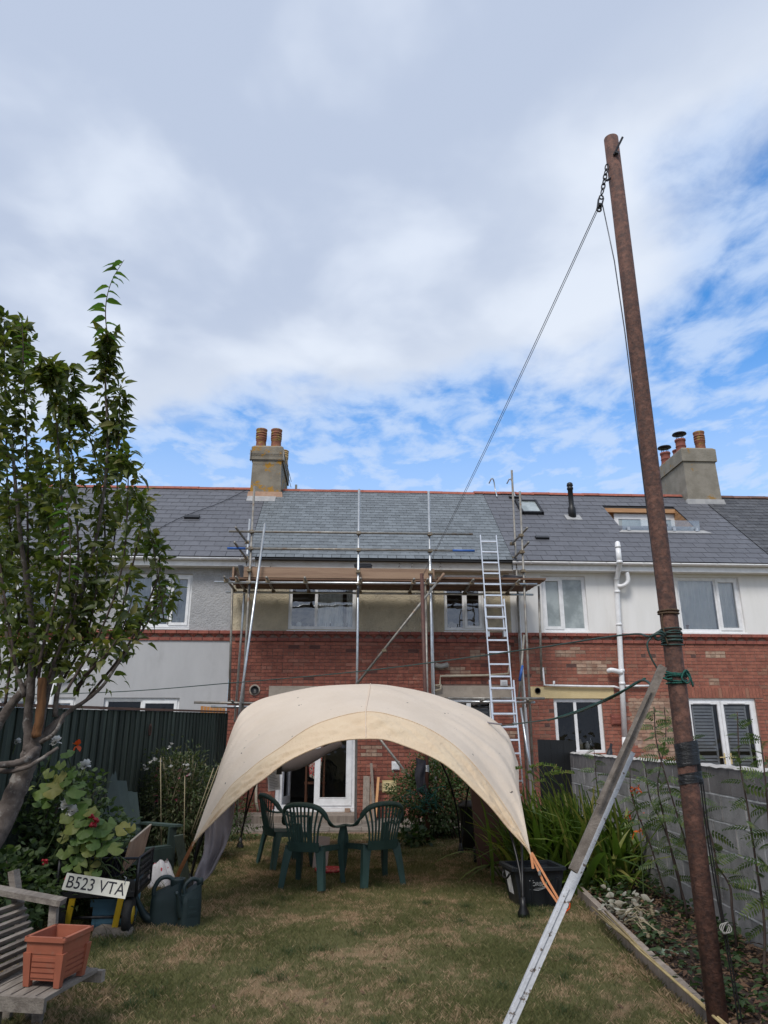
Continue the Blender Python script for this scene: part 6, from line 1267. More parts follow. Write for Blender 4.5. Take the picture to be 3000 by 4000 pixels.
def trough(lx, ly, z0, tx, ty, z1, th):
    m = MB(); A = [(-lx, -ly, z0), (lx, -ly, z0), (lx, ly, z0), (-lx, ly, z0)]; B = [(-tx, -ty, z1), (tx, -ty, z1), (tx, ty, z1), (-tx, ty, z1)]
    C = [(-lx + th, -ly + th, z0 + th), (lx - th, -ly + th, z0 + th), (lx - th, ly - th, z0 + th), (-lx + th, ly - th, z0 + th)]; D = [(-tx + th, -ty + th, z1), (tx - th, -ty + th, z1), (tx - th, ty - th, z1), (-tx + th, ty - th, z1)]
    return m.add(A + B + C + D, [(3, 2, 1, 0), (0, 1, 5, 4), (1, 2, 6, 5), (2, 3, 7, 6), (3, 0, 4, 7), (8, 9, 10, 11), (9, 8, 12, 13), (10, 9, 13, 14), (11, 10, 14, 15), (8, 11, 15, 12), (4, 5, 13, 12), (5, 6, 14, 13), (6, 7, 15, 14), (7, 4, 12, 15)])
hx_, hy_ = LXp / 2, LYp / 2
part('trough', trough(hx_ * .87, hy_ * .87, .03, hx_ * .97, hy_ * .97, ph - .01, .006), M['terracotta'], pl)
m = MB()
for (a_, b_) in (((-hx_, -hy_), (hx_, -hy_)), ((hx_, -hy_), (hx_, hy_)), ((hx_, hy_), (-hx_, hy_)), ((-hx_, hy_), (-hx_, -hy_))): m.beam((a_[0], a_[1], ph - .012), (b_[0], b_[1], ph - .012), .022, .024)
for cx_, cy_ in ((-1, -1), (1, -1), (1, 1), (-1, 1)): m.lathe([(.011, -.012), (.0125, 0), (.011, .012)], (cx_ * hx_, cy_ * hy_, ph - .012), 8)
part('rim', m, M['terracotta'], pl)
part('collar', MB().hexa([(-hx_ * .96, -hy_ * .96, ph - .085), (hx_ * .96, -hy_ * .96, ph - .085), (hx_ * .96, -hy_ * .94, ph - .085), (-hx_ * .96, -hy_ * .94, ph - .085), (-hx_ * .985, -hy_ * .985, ph - .025), (hx_ * .985, -hy_ * .985, ph - .025), (hx_ * .985, -hy_ * .96, ph - .025), (-hx_ * .985, -hy_ * .96, ph - .025)]).hexa([(-hx_ * .96, -hy_ * .96, ph - .085), (-hx_ * .96, hy_ * .96, ph - .085), (-hx_ * .94, hy_ * .96, ph - .085), (-hx_ * .94, -hy_ * .96, ph - .085), (-hx_ * .985, -hy_ * .985, ph - .025), (-hx_ * .985, hy_ * .985, ph - .025), (-hx_ * .96, hy_ * .985, ph - .025), (-hx_ * .96, -hy_ * .985, ph - .025)]), M['terracotta'], pl)
for sx in (-1, 1):
    for sy in (-1, 1):
        b_ = (sx * hx_ * .80, sy * hy_ * .80); t__ = (sx * hx_ * .87, sy * hy_ * .87)
        part('leg', MB().hexa([(b_[0] - .017, b_[1] - .017, 0), (b_[0] + .017, b_[1] - .017, 0), (b_[0] + .017, b_[1] + .017, 0), (b_[0] - .017, b_[1] + .017, 0), (t__[0] - .023, t__[1] - .023, ph - .08), (t__[0] + .023, t__[1] - .023, ph - .08), (t__[0] + .023, t__[1] + .023, ph - .08), (t__[0] - .023, t__[1] + .023, ph - .08)]), M['terracotta'], pl)
for k in range(4):
    z0 = .045 + k * (ph - .14) / 4; z1 = z0 + (ph - .14) / 4 - .008; f0 = .875 + .10 * (z0 - .03) / ph; f1 = .875 + .10 * (z1 - .03) / ph
    part('plank_relief', MB().hexa([(-hx_ * .70, -hy_ * f0 - .006, z0), (hx_ * .70, -hy_ * f0 - .006, z0), (hx_ * .70, -hy_ * f0 + .01, z0), (-hx_ * .70, -hy_ * f0 + .01, z0), (-hx_ * .70, -hy_ * f1 - .006, z1), (hx_ * .70, -hy_ * f1 - .006, z1), (hx_ * .70, -hy_ * f1 + .01, z1), (-hx_ * .70, -hy_ * f1 + .01, z1)]), M['terracotta'], pl)
    part('plank_relief', MB().hexa([(-hx_ * f0 - .006, -hy_ * .62, z0), (-hx_ * f0 - .006, hy_ * .62, z0), (-hx_ * f0 + .01, hy_ * .62, z0), (-hx_ * f0 + .01, -hy_ * .62, z0), (-hx_ * f1 - .006, -hy_ * .62, z1), (-hx_ * f1 - .006, hy_ * .62, z1), (-hx_ * f1 + .01, hy_ * .62, z1), (-hx_ * f1 + .01, -hy_ * .62, z1)]), M['terracotta'], pl)
# ================================================================== PLANTS
def norm(a): return a / np.maximum(np.linalg.norm(a, axis=-1, keepdims=True), 1e-6)
def leaf_tmpl(w=.5, droop=.25, fold=.12, n=3, tip=1.0):
    """leaf along +y, length 1; returns verts, quads/tris as quads"""
    vs, fs = [], []
    ts = [0, .28, .62, 1.0] if n == 3 else [0, .2, .45, .72, 1.0]
    ws = [.12, 1.0, .8, .05] if n == 3 else [.1, .85, 1.0, .65, .04]
    for t_, ww in zip(ts, ws):
        z = -droop * t_ * t_; hw = w / 2 * ww; vs += [(-hw, t_, z + fold * ww), (0, t_, z), (hw, t_, z + fold * ww)]
    for i in range(len(ts) - 1):
        for j in range(2): a_ = i * 3 + j; fs.append((a_, a_ + 1, a_ + 4, a_ + 3))
    return np.array(vs, float), np.array(fs)
def frames(d, roll):
    d = norm(d); up = np.tile(np.array([[0, 0, 1.0]]), (len(d), 1)); bad = np.abs(d[:, 2]) > .95; up[bad] = (1, 0, 0)
    x = norm(np.cross(d, up)); z = np.cross(x, d); c, s_ = np.cos(roll)[:, None], np.sin(roll)[:, None]
    return x * c + z * s_, d, z * c - x * s_
def scatter_mesh(name, tmpl, p, d, s_, mt, roll=None, smooth=True):
    tv, tf = tmpl; n = len(p); roll = nr.normal(0, .5, n) if roll is None else roll; x, y, z = frames(d, roll); s_ = np.asarray(s_).reshape(-1, 1, 1)
    vv = p[:, None] + s_ * (tv[None, :, 0:1] * x[:, None] + tv[None, :, 1:2] * y[:, None] + tv[None, :, 2:3] * z[:, None])
    ff = (tf[None] + (np.arange(n) * len(tv))[:, None, None]).reshape(-1, tf.shape[1])
    return raw_mesh(name, vv.reshape(-1, 3), ff, mt, smooth)
def leaf_objs(name, me, parent, p, d, s_, roll=None):
    n = len(p); roll = nr.normal(0, .5, n) if roll is None else roll; x, y, z = frames(np.asarray(d, float), roll)
    inv = Matrix.Translation(-parent.location) if parent.type == 'EMPTY' else Matrix()
    for i in range(n):
        o = bpy.data.objects.new(name, me); sc.collection.objects.link(o); o.parent = parent
        s = float(s_[i]); m4 = Matrix(((x[i][0] * s, y[i][0] * s, z[i][0] * s, p[i][0]), (x[i][1] * s, y[i][1] * s, z[i][1] * s, p[i][1]), (x[i][2] * s, y[i][2] * s, z[i][2] * s, p[i][2]), (0, 0, 0, 1)))
        o.matrix_parent_inverse = inv; o.matrix_basis = m4
def tmpl_mesh(name, tmpl, mt): return raw_mesh(name, tmpl[0], tmpl[1], mt, True)
OV = leaf_tmpl(.52, .30, .10); OVT = leaf_tmpl(.54, .55, .13); OVC = leaf_tmpl(.50, .65, .14, 4); ROUND = leaf_tmpl(.85, .2, .06, 4)

# ---------------- apple tree, lower left of the picture
tr = thing('apple_tree', 'upright apple tree rising at the left edge in front of the fence', 'tree', (-2.9, 5.9, 0))
TY = 5.9
def br(pts, r0, r1, name='branch', mt='bark', parent=tr, n=9, sub=5):
    q = catmull([at(*p_) for p_ in pts], sub); k = len(q); q = [p_ + V((rng.uniform(-1, 1), rng.uniform(-1, 1), rng.uniform(-1, 1))) * (.12 * (r0 + (r1 - r0) * i / k)) for i, p_ in enumerate(q)]
    return part(name, MB().tube(q, [r0 + (r1 - r0) * i / (k - 1) for i in range(k)], n), M[mt], parent, True), q
br([(-260, 3700, 5.7), (-120, 3450, 5.75), (0, 3225, 5.85), (70, 3075, 5.9), (110, 2975, 5.9), (125, 2920, 5.9)], .095, .062, 'trunk', n=16)
br([(105, 2985, 5.9), (112, 2900, 5.92), (110, 2800, 5.95), (122, 2650, 5.95), (128, 2480, 6.0), (100, 2250, 6.0), (70, 2000, 6.0), (45, 1700, 6.0)], .045, .012)
br([(125, 2950, 5.9), (150, 2850, 5.88), (182, 2700, 5.9), (235, 2530, 5.95), (310, 2340, 6.0)], .044, .018); br([(310, 2342, 6.0), (385, 2060, 6.05), (420, 1760, 6.05), (412, 1500, 6.0), (420, 1320, 5.95)], .017, .007)
br([(140, 2880, 5.85), (156, 2800, 5.83), (165, 2650, 5.82)], .036, .033, 'cut_limb', 'bark_cut')
br([(150, 2890, 5.9), (195, 2850, 5.95), (240, 2805, 6.0)], .040, .034); br([(240, 2805, 6.0), (275, 2775, 6.02), (330, 2740, 6.05), (400, 2680, 6.05), (470, 2580, 6.1), (545, 2480, 6.1), (600, 2380, 6.1), (628, 2250, 6.1)], .020, .005)
br([(-60, 2930, 6.1), (-20, 2850, 6.1), (30, 2770, 6.1), (110, 2670, 6.1), (200, 2520, 6.1), (270, 2380, 6.15), (300, 2200, 6.15)], .05, .012)
br([(150, 2920, 5.9), (100, 2965, 5.75), (40, 2985, 5.7), (-60, 2990, 5.6)], .03, .022); br([(160, 2900, 5.8), (215, 2860, 5.75), (250, 2790, 5.75)], .018, .012)
br([(-40, 3005, 5.75), (40, 3012, 5.72), (120, 2990, 5.72), (190, 2945, 5.75), (228, 2920, 5.78)], .020, .012)
br([(215, 2800, 5.95), (225, 2700, 5.95), (260, 2560, 5.95), (300, 2400, 5.95), (340, 2200, 5.95)], .022, .008); br([(95, 2720, 6.0), (60, 2600, 6.05), (20, 2450, 6.05), (-10, 2200, 6.1)], .02, .008)
shoots = [[(200, 2650), (330, 2300), (425, 1800), (412, 1500), (422, 1310)], [(150, 2600), (240, 2200), (232, 1800), (205, 1520), (180, 1420)], [(110, 2650), (60, 2300), (30, 1900), (20, 1500), (15, 1220)], [(120, 2600), (110, 2200), (105, 1800), (95, 1500), (85, 1245)],
          [(60, 2600), (0, 2200), (-30, 1800), (-20, 1400)], [(190, 2650), (300, 2300), (292, 1900), (268, 1650), (265, 1425)], [(250, 2600), (390, 2300), (405, 2000), (340, 1680), (225, 1570)], [(260, 2700), (400, 2450), (480, 2200), (500, 1900), (498, 1760)],
          [(300, 2700), (450, 2450), (520, 2200), (555, 2030), (560, 1935)], [(340, 2730), (500, 2520), (600, 2300), (625, 2200), (585, 2060)], [(300, 2680), (470, 2500), (590, 2400), (650, 2350), (668, 2300)], [(20, 2750), (60, 2500), (150, 2250), (182, 2000), (165, 1760)],
          [(200, 2600), (330, 2400), (440, 2150), (462, 1750), (470, 1500)], [(150, 2650), (190, 2400), (200, 2150), (150, 1850)], [(250, 2650), (330, 2500), (370, 2350), (380, 2150)], [(10, 2650), (-20, 2400), (20, 2200), (60, 1950)], [(330, 2640), (420, 2550), (480, 2450), (520, 2330)], [(60, 2700), (100, 2560), (160, 2460), (260, 2380)]]
lp, ld, ls, lmain = [], [], [], []
for si, s_ in enumerate(shoots):
    yy = (TY + .1) if si in (0, 12) else TY + rng.uniform(-.45, .55); q = catmull([at(x, y_, yy + .15 * math.sin(i + si)) for i, (x, y_) in enumerate(s_)], 10); k = len(q)
    part('shoot', MB().tube(q, [.012 - .009 * i / (k - 1) for i in range(k)], 6), M['twig'], tr, True)
    tot = sum((q[i + 1] - q[i]).length for i in range(k - 1)); nL = int(tot * (120 if si in (7, 8, 9, 10, 14, 16) else 215))
    for _ in range(nL):
        u = rng.random() ** .75; i = min(int(u * (k - 1)), k - 2); f_ = u * (k - 1) - i; c_ = q[i].lerp(q[i + 1], f_); tang = (q[i + 1] - q[i]).normalized()
        # leaves sit in spurs: clumps with bare wood between
        if math.sin(u * tot * 21 + si * 2.1) < -.55 and rng.random() < .8: continue
        off = V((rng.gauss(0, 1), rng.gauss(0, 1), rng.gauss(0, .6))); rr_ = abs(rng.gauss(0, .07)) * (1.35 - .8 * u) + .01
        off.normalize(); lp.append(c_ + off * rr_); ld.append(off * 1.0 + tang * .25 + V((0, 0, rng.uniform(-.8, .3)))); ls.append(rng.uniform(.05, .105) * (1.15 if u > .8 else 1))
lp, ld, ls = np.array([tuple(v) for v in lp]), np.array([tuple(v) for v in ld]), np.array(ls)
order = np.argsort(-ls); big, rest = order[:250], order[250:]
crown = part('crown', scatter_mesh('crown', OVT, lp[rest], ld[rest], ls[rest], M['leaf_tree'], nr.normal(0, .9, len(rest))), None, tr, kind='stuff')
leaf_objs('leaf', tmpl_mesh('leaf', OVC, M['leaf_tree']), tr, lp[big], ld[big], ls[big] * 1.1, nr.normal(0, .8, len(big)))
# young shoots with big separate leaves
def young(s_, yy, n, size, side=None):
    q = catmull([at(x, y_, yy) for x, y_ in s_], 8); k = len(q); part('young_shoot', MB().tube(q, [.006 - .004 * i / (k - 1) for i in range(k)], 6), M['twig'], tr, True); P_, D_, S_, R_ = [], [], [], []
    for j in range(n):
        u = (j + .5) / n; i = min(int(u * (k - 1)), k - 2); c_ = q[i].lerp(q[i + 1], u * (k - 1) - i); sg = -1 if j % 2 else 1
        if rng.random() < .25: sg = -sg
        P_.append(tuple(c_)); D_.append((sg * rng.uniform(.6, 1), rng.uniform(-.5, .3), rng.uniform(-.1, .35))); S_.append(size * rng.uniform(.75, 1.15)); R_.append(rng.uniform(-.5, .5))
    leaf_objs('leaf', tmpl_mesh('young_leaf', OVC, M['leaf_shoot']), tr, np.array(P_), np.array(D_), S_, np.array(R_))
young([(422, 1330), (412, 1230), (420, 1150), (445, 1080), (485, 1015)], 5.8, 16, .125); young([(270, 2280), (275, 2150), (270, 2050), (262, 1960)], 5.5, 9, .125); young([(640, 2420), (625, 2300), (600, 2150), (575, 2050), (545, 2010)], 6.0, 16, .08); young([(90, 1420), (90, 1340), (85, 1240)], 5.9, 9, .075)
young([(600, 2400), (640, 2330), (650, 2280)], 5.9, 6, .07); young([(540, 2480), (560, 2420), (600, 2400)], 6.0, 7, .06)

# ---------------- bushes
def bush(name, label, centre, rad, n, mt, size, tm=OV, stems=12, cat='bush', group=None, dens=None, flat=1.0, hang=.0, stem_mt='twig', keep=60):
    t_ = thing(name, label, cat, (centre[0], centre[1], 0), group=group); c = np.array(centre); r_ = np.array(rad)
    a_ = norm(nr.normal(0, 1, (n, 3))); rr_ = nr.random(n) ** .40; lump = 1 + .22 * np.sin(a_[:, 0] * 5 + centre[0] * 3) * np.sin(a_[:, 2] * 6 + 1) + .12 * np.sin(a_[:, 1] * 11)
    p = c + a_ * (rr_ * lump)[:, None] * r_; ok = p[:, 2] > .03; p, a_ = p[ok], a_[ok]
    d = a_ * np.array([1, 1, flat]) + nr.normal(0, .55, p.shape); d[:, 2] -= hang; s_ = nr.uniform(size[0], size[1], len(p))
    near = np.argsort(np.linalg.norm(p - np.array([0, 0, EYE]), axis=1)); b_, q_ = near[:keep], near[keep:]
    part('foliage', scatter_mesh('foliage', tm, p[q_], d[q_], s_[q_], mt), None, t_, kind='stuff')
    if keep: leaf_objs('leaf', tmpl_mesh('leaf', tm, mt), t_, p[b_], d[b_], s_[b_])
    for k in range(stems):
        e_ = c + np.array([rng.uniform(-.6, .6) * r_[0], rng.uniform(-.6, .6) * r_[1], rng.uniform(.1, .95) * r_[2]]); b0_ = V((centre[0] + rng.uniform(-.4, .4) * r_[0], centre[1] + rng.uniform(-.4, .4) * r_[1], 0)); e_ = V(e_)
        part('stem', MB().tube(catmull([b0_, b0_.lerp(e_, .55) + V((rng.uniform(-.06, .06), rng.uniform(-.06, .06), .05)), e_], 4), [.009 - .006 * i / 8 for i in range(9)], 5), M[stem_mt], t_, True)
    return t_
p = at(160, 3260, 7.3); b1 = bush('rose_bush', 'dark leafy rose and bramble bush beneath the apple tree', (p.x - .05, 7.65, .62), (.75, .55, .74), 4600, M['leaf_dark'], (.035, .075), ROUND, 26, 'bush', hang=.15, keep=120)
p2 = at(40, 3420, 6.5); bush('bramble', 'low dark brambles behind the weathered bench', (p2.x - .12, 6.5, .36), (.55, .4, .42), 1700, M['leaf_dark'], (.035, .07), ROUND, 16, 'bush', keep=80)
p3 = at(300, 3400, 7.6); bush('low_shrub', 'shaded low green growth behind the black cart', (p3.x, 7.7, .35), (.6, .4, .42), 1200, M['leaf_dark'], (.035, .06), OV, 10, 'bush', keep=40)
# white roses: each bloom a thing of petals
def rose(px, py, yy, r_, label):
    c_ = at(px, py, yy); t_ = thing('white_rose', label, 'flower', c_, group='white roses'); P_, D_, S_ = [], [], []
    for k in range(22): a_ = k * 2.4; e_ = .15 + .85 * k / 22; P_.append(tuple(c_ + V((0, .02, -.01)))); D_.append((math.cos(a_) * e_, -.95 + .75 * e_, math.sin(a_) * e_ + .15)); S_.append(r_ * 1.05 * (.70 + .4 * e_))
    leaf_objs('petal', tmpl_mesh('petal', leaf_tmpl(1.15, -.35, .2, 4), M['petal_white']), t_, np.array(P_), np.array(D_), S_, nr.normal(0, .3, 22))
    part('stem', MB().tube(catmull([c_, c_ + V((-.05, .03, -.18)), c_ + V((-.16, .08, -.42))], 4), .005, 5), M['stem_green'], t_, True)
rose(218, 2893, 7.0, .055, 'topmost white rose in front of the dark fence'); rose(332, 2985, 7.0, .055, 'white rose just above the squash leaves, right of the trunk'); rose(258, 3140, 6.8, .06, 'upper bloom of the paired white roses low in the bush'); rose(283, 3165, 6.8, .055, 'lower bloom of the paired white roses low in the bush'); rose(66, 2893, 7.1, .035, 'small white rose behind the trunk at the left edge')
# squash: big lobed leaves spilling over the bush into the cart
def squash_tmpl():
    vs, fs = [(0, .0, .03)], []; n = 20
    for i in range(n + 1):
        a_ = -2.75 + 5.5 * i / n; r_ = .5 * (1 + .075 * math.cos(5 * a_ * 1.0) + .025 * math.cos(19 * a_)); vs.append((r_ * math.sin(a_), .42 * 0 + r_ * math.cos(a_), -.13 * (r_ / .5) ** 2 + .05 * math.cos(5 * a_) + .03 * math.sin(9 * a_)))
    for i in range(0, n, 1): fs.append((0, i + 1, i + 2, 0 if False else i + 2))
    return vs, [(0, i + 1, i + 2) for i in range(n)]
sv, sf = squash_tmpl(); sq_me = bpy.data.meshes.new('squash_leaf'); sq_me.from_pydata(sv, [], sf); sq_me.materials.append(M['leaf_squash']); smoothed(sq_me); sq_me.update()
sq = thing('squash_plant', 'squash plant with large pale and yellowing leaves trailing into the cart', 'plant', at(330, 3330, 7.0))
for (px, py, s_) in ((262, 2940, .17), (236, 2985, .12), (205, 3080, .20), (160, 3085, .20), (230, 3032, .16), (190, 3020, .13), (280, 3020, .13), (300, 3085, .20), (285, 3110, .20), (330, 3130, .17), (350, 3165, .17), (310, 3170, .20), (280, 3225, .18), (330, 3245, .20), (372, 3240, .20), (395, 3245, .15), (420, 3215, .16), (400, 3270, .14), (325, 3270, .15), (445, 3290, .20), (428, 3300, .16), (455, 3310, .16), (365, 3295, .13), (478, 3235, .14), (510, 3232, .12), (300, 3345, .18), (262, 3385, .12), (312, 3380, .17), (372, 3365, .14), (350, 3405, .10), (378, 3408, .10), (366, 3430, .06), (245, 3270, .13), (148, 3135, .13), (182, 3130, .15), (120, 3075, .09), (348, 3200, .16), (255, 3050, .13), (310, 3210, .14), (215, 3060, .15), (270, 3150, .15), (260, 3190, .15), (300, 3280, .16), (345, 3325, .14), (400, 3320, .14), (335, 3300, .14), (290, 3310, .15), (250, 3330, .14), (365, 3180, .13), (385, 3205, .13), (420, 3260, .14), (318, 3060, .12)):
    c_ = at(px, py, 6.85 - .15 * (px - 200) / 300 + rng.uniform(-.1, .1)); d_ = np.array([[rng.uniform(-.7, .7), rng.uniform(-.5, .1), rng.uniform(-.8, .2)]]); nrm = V((rng.uniform(-.5, .5), -1, rng.uniform(.3, 1.6))).normalized(); yv = (V(d_[0]) - nrm * V(d_[0]).dot(nrm)).normalized(); xv = yv.cross(nrm)
    o = bpy.data.objects.new('leaf', sq_me); sc.collection.objects.link(o); o.parent = sq; o.matrix_parent_inverse = Matrix.Translation(-sq.location)
    s__ = s_ * .80 * rng.uniform(.85, 1.15); o.matrix_basis = Matrix(((xv.x * s__, yv.x * s__, nrm.x * s__, c_.x), (xv.y * s__, yv.y * s__, nrm.y * s__, c_.y), (xv.z * s__, yv.z * s__, nrm.z * s__, c_.z), (0, 0, 0, 1)))
    part('leaf_stalk', MB().tube(catmull([c_, c_ + V((rng.uniform(-.05, .05), .08, -.1)), c_ + V((rng.uniform(-.12, .02), .2, -.22))], 3), .005, 5), M['stem_green'], sq, True)
for k in range(9): c0_ = at(330 + rng.uniform(-60, 120), 3370 + rng.uniform(-60, 40), 6.85); part('vine', MB().tube(catmull([c0_, c0_ + V((.08, -.02, .05)), c0_ + V((.18, .03, rng.uniform(-.12, .08)))], 5), .006, 5), M['stem_green'], sq, True)
by = thing('red_berries', 'clusters of dark red berries among the squash leaves', 'berries', at(355, 3210, 6.7))
for (px, py) in ((356, 3190), (374, 3204), (366, 3220), (360, 3223), (262, 3430), (176, 3368)):
    m = MB()
    for k in range(9): m.lathe([(0, -.012), (.009, -.008), (.012, 0), (.009, .008), (0, .012)], at(px + rng.uniform(-9, 9), py + rng.uniform(-8, 8), 6.66 + rng.uniform(-.02, .02)), 7, caps=False)
    part('berry_cluster', m, M['berry'], by, True, kind='stuff')
fo = at(302, 2912, 7.0); of_ = thing('orange_leaf', 'single bright orange bloom on the squash against the fence', 'flower', fo); leaf_objs('petal', tmpl_mesh('orange_petal', leaf_tmpl(.8, .1, .1), M['petal_orange']), of_, np.array([tuple(fo)] * 4), np.array([(.5, -.3, -.6), (-.4, -.3, -.8), (.2, -.3, .6), (-.2, -.4, .2)]), [.07] * 4, np.zeros(4))

# ---------------- sweet peas against the fence
p = at(690, 3120, 10.6); sp = bush('sweet_pea_bush', 'sweet pea clump with white and pink flowers against the dark fence', (p.x, 10.6, .66), (.66, .42, .80), 8500, M['leaf_pea'], (.035, .075), leaf_tmpl(.36, .3, .05), 40, 'bush', flat=1.3, stem_mt='stem_dry', keep=40)
for k in range(70):
    px, py = rng.uniform(545, 790), rng.gauss(2985, 45); yy = 10.25 + rng.uniform(-.15, .15)
    if k < 14: px, py = [(670, 2910), (664, 2922), (602, 2968), (608, 2972), (592, 2975), (724, 2985), (735, 2992), (740, 3030), (628, 2978), (668, 2998), (732, 3008), (564, 3005), (575, 3008), (560, 2990)][k]; mk = 'petal_white'
    else: mk = 'leaf_pea' if k > 26 else 'petal_pink'
    if 14 <= k <= 26: px, py = rng.uniform(600, 740), rng.uniform(2995, 3140)
    c_ = at(px, py, yy)
    n_ = 3; me = _units.get(('pea', mk)) or tmpl_mesh('pea_petal', leaf_tmpl(.9, .1, .15), M[mk]); _units[('pea', mk)] = me
    leaf_objs('petal' if mk != 'leaf_pea' else 'seed_head', me, sp, np.array([tuple(c_)] * n_), np.array([(rng.uniform(-1, 1), -.4, rng.uniform(-.3, 1)) for _ in range(n_)]), [.045 if k < 14 else .035] * n_, np.zeros(n_))
for (a_, b_) in (((855, 2990), (760, 3240)), ((835, 3000), (745, 3260)), ((627, 2960), (630, 3330)), ((722, 3030), (718, 3340))): part('cane', MB().tube([at(*a_, 10.1), at(*b_, 10.0)], .006, 6), M['stem_dry'], sp, True)
p = at(830, 3200, 11.0); bush('sweet_pea_bush', 'thin sweet pea growth beside the left leg of the canopy', (p.x, 11.0, .5), (.35, .35, .75), 1300, M['leaf_pea'], (.03, .055), leaf_tmpl(.4, .3, .05), 10, 'bush', flat=1.3, keep=20)
p = at(890, 3180, 11.6); bush('small_shrub', 'small dark shrub in a pot near the left corner of the house', (p.x, 12.6, .3), (.35, .3, .4), 600, M['leaf_dark'], (.03, .06), OV, 6, 'bush', keep=20)
# ---------------- bush by the house, right of the planks
p = at(1690, 3150, 12.6); bush('house_bush', 'rounded green bush beside the slim brown post by the house wall', (p.x + .1, 12.9, .62), (.85, .5, .74), 8500, M['leaf_dark'], (.04, .07), OV, 26, 'bush', keep=60)
p = at(1640, 3290, 12.0); bush('ground_plant', 'small dark leafy plant at the foot of the slim brown post', (p.x - .1, 12.0, .1), (.26, .2, .18), 160, M['leaf_weed'], (.06, .12), ROUND, 0, 'plant', keep=30)
# ---------------- crocosmia
def blade_tmpl(bend, w=.054, n=7):
    vs, fs = [], []
    for i in range(n + 1):
        t_ = i / n; y = t_ * (1 - .25 * bend * t_ * t_); z = -bend * .55 * t_ ** 2.6; ww = w * (.55 + .9 * t_ - 1.43 * t_ ** 2.2) if t_ < 1 else .001; ww = max(ww, .0012); vs += [(-ww, y, z + .006), (0, y, z - .004), (ww, y, z + .006)]
    for i in range(n):
        for j in range(2): a_ = i * 3 + j; fs.append((a_, a_ + 1, a_ + 4, a_ + 3))
    return np.array(vs), np.array(fs)
cro = thing('crocosmia', 'big clump of sword-leaved crocosmia by the block wall', 'plant', (2.75, 8.9, 0))
bms = [tmpl_mesh('sword_leaf', blade_tmpl(b_), M['leaf_sword']) for b_ in (.1, .3, .6, 1.0, 1.5)]
bc = at(2250, 3420, 8.9)
for k in range(285):
    me = rng.choice(bms[:3]) if k % 3 else rng.choice(bms); a_ = rng.uniform(0, 6.283); e_ = abs(rng.gauss(0, .34)); b0_ = np.array([[bc.x - .05 + rng.gauss(0, .30), 8.95 + rng.gauss(0, .28), .02]])
    ln_ = rng.uniform(.65, 1.12)
    leaf_objs('sword_leaf', me, cro, b0_, np.array([[math.cos(a_) * e_, math.sin(a_) * e_, 1.0]]), [ln_], np.array([rng.uniform(-.4, .4)]))
for k in range(60):
    a_ = rng.uniform(0, 6.283); b0_ = np.array([[bc.x + rng.gauss(0, .35), 8.6 + rng.gauss(0, .25), .03]]); leaf_objs('sword_leaf', bms[3 + k % 2], cro, b0_, np.array([[math.cos(a_) * .8, -abs(math.sin(a_)) * .8, 1.0]]), [rng.uniform(.45, .75)], np.array([rng.uniform(-.4, .4)])) if k < 15 else None
nb_ = 420; a_ = nr.uniform(0, 6.283, nb_); e_ = np.abs(nr.normal(0, .5, nb_)); pp_ = np.stack([bc.x - .02 + nr.normal(0, .36, nb_), 8.95 + nr.normal(0, .3, nb_), np.full(nb_, .02)], 1); dd_ = np.stack([np.cos(a_) * e_, np.sin(a_) * e_, np.ones(nb_)], 1)
for b_, sl_ in ((.25, slice(0, 180)), (.6, slice(180, 320)), (1.2, slice(320, 420))): part('sword_leaves', scatter_mesh('sword_leaves', blade_tmpl(b_), pp_[sl_], dd_[sl_], nr.uniform(.6, 1.1, nb_)[sl_], M['leaf_sword'], nr.uniform(-.5, .5, nb_)[sl_]), None, cro, kind='stuff')
sm = MB()
for k in range(16):
    px, py = rng.uniform(2040, 2300), rng.uniform(2990, 3090); c_ = at(px, py, 8.7 + rng.uniform(-.2, .2)); b_ = V((bc.x + rng.uniform(-.2, .2), 8.9, .3)); q_ = catmull([b_, b_.lerp(c_, .6) + V((0, 0, .15)), c_, c_ + V((rng.uniform(-.16, .16), -.03, rng.uniform(-.02, .05)))], 4); sm.tube(q_, .004, 4)
    for j in range(8): e_ = q_[-1].lerp(q_[-4], j / 8); sm.tube([e_, e_ + V((rng.uniform(-.02, .02), 0, .03))], .006, 4)
part('seed_stalks', sm, M['leaf_sword'], cro, kind='stuff')
P_ = [tuple(at(rng.uniform(2440, 2520), rng.uniform(3150, 3300), 8.3)) for _ in range(14)]; leaf_objs('flower', tmpl_mesh('crocosmia_flower', leaf_tmpl(.5, .3, .1), M['petal_orange']), cro, np.array(P_), nr.normal(0, 1, (14, 3)), [.05] * 14)
rfl = thing('red_flower', 'bright red flower head between the crocosmia and the wall', 'flower', at(2480, 3085, 7.6)); fc_ = at(2480, 3085, 7.6); leaf_objs('petal', tmpl_mesh('red_petal', leaf_tmpl(.5, .2, .1), M['petal_orange']), rfl, np.array([tuple(fc_ + V((rng.uniform(-.05, .05), 0, rng.uniform(-.03, .03))))for _ in range(26)]), nr.normal(0, 1, (26, 3)), [.04] * 26)
part('stem', MB().tube([fc_, fc_ + V((.03, .05, -.5)), fc_ + V((.0, .05, -1.0))], .005, 5), M['stem_green'], rfl)
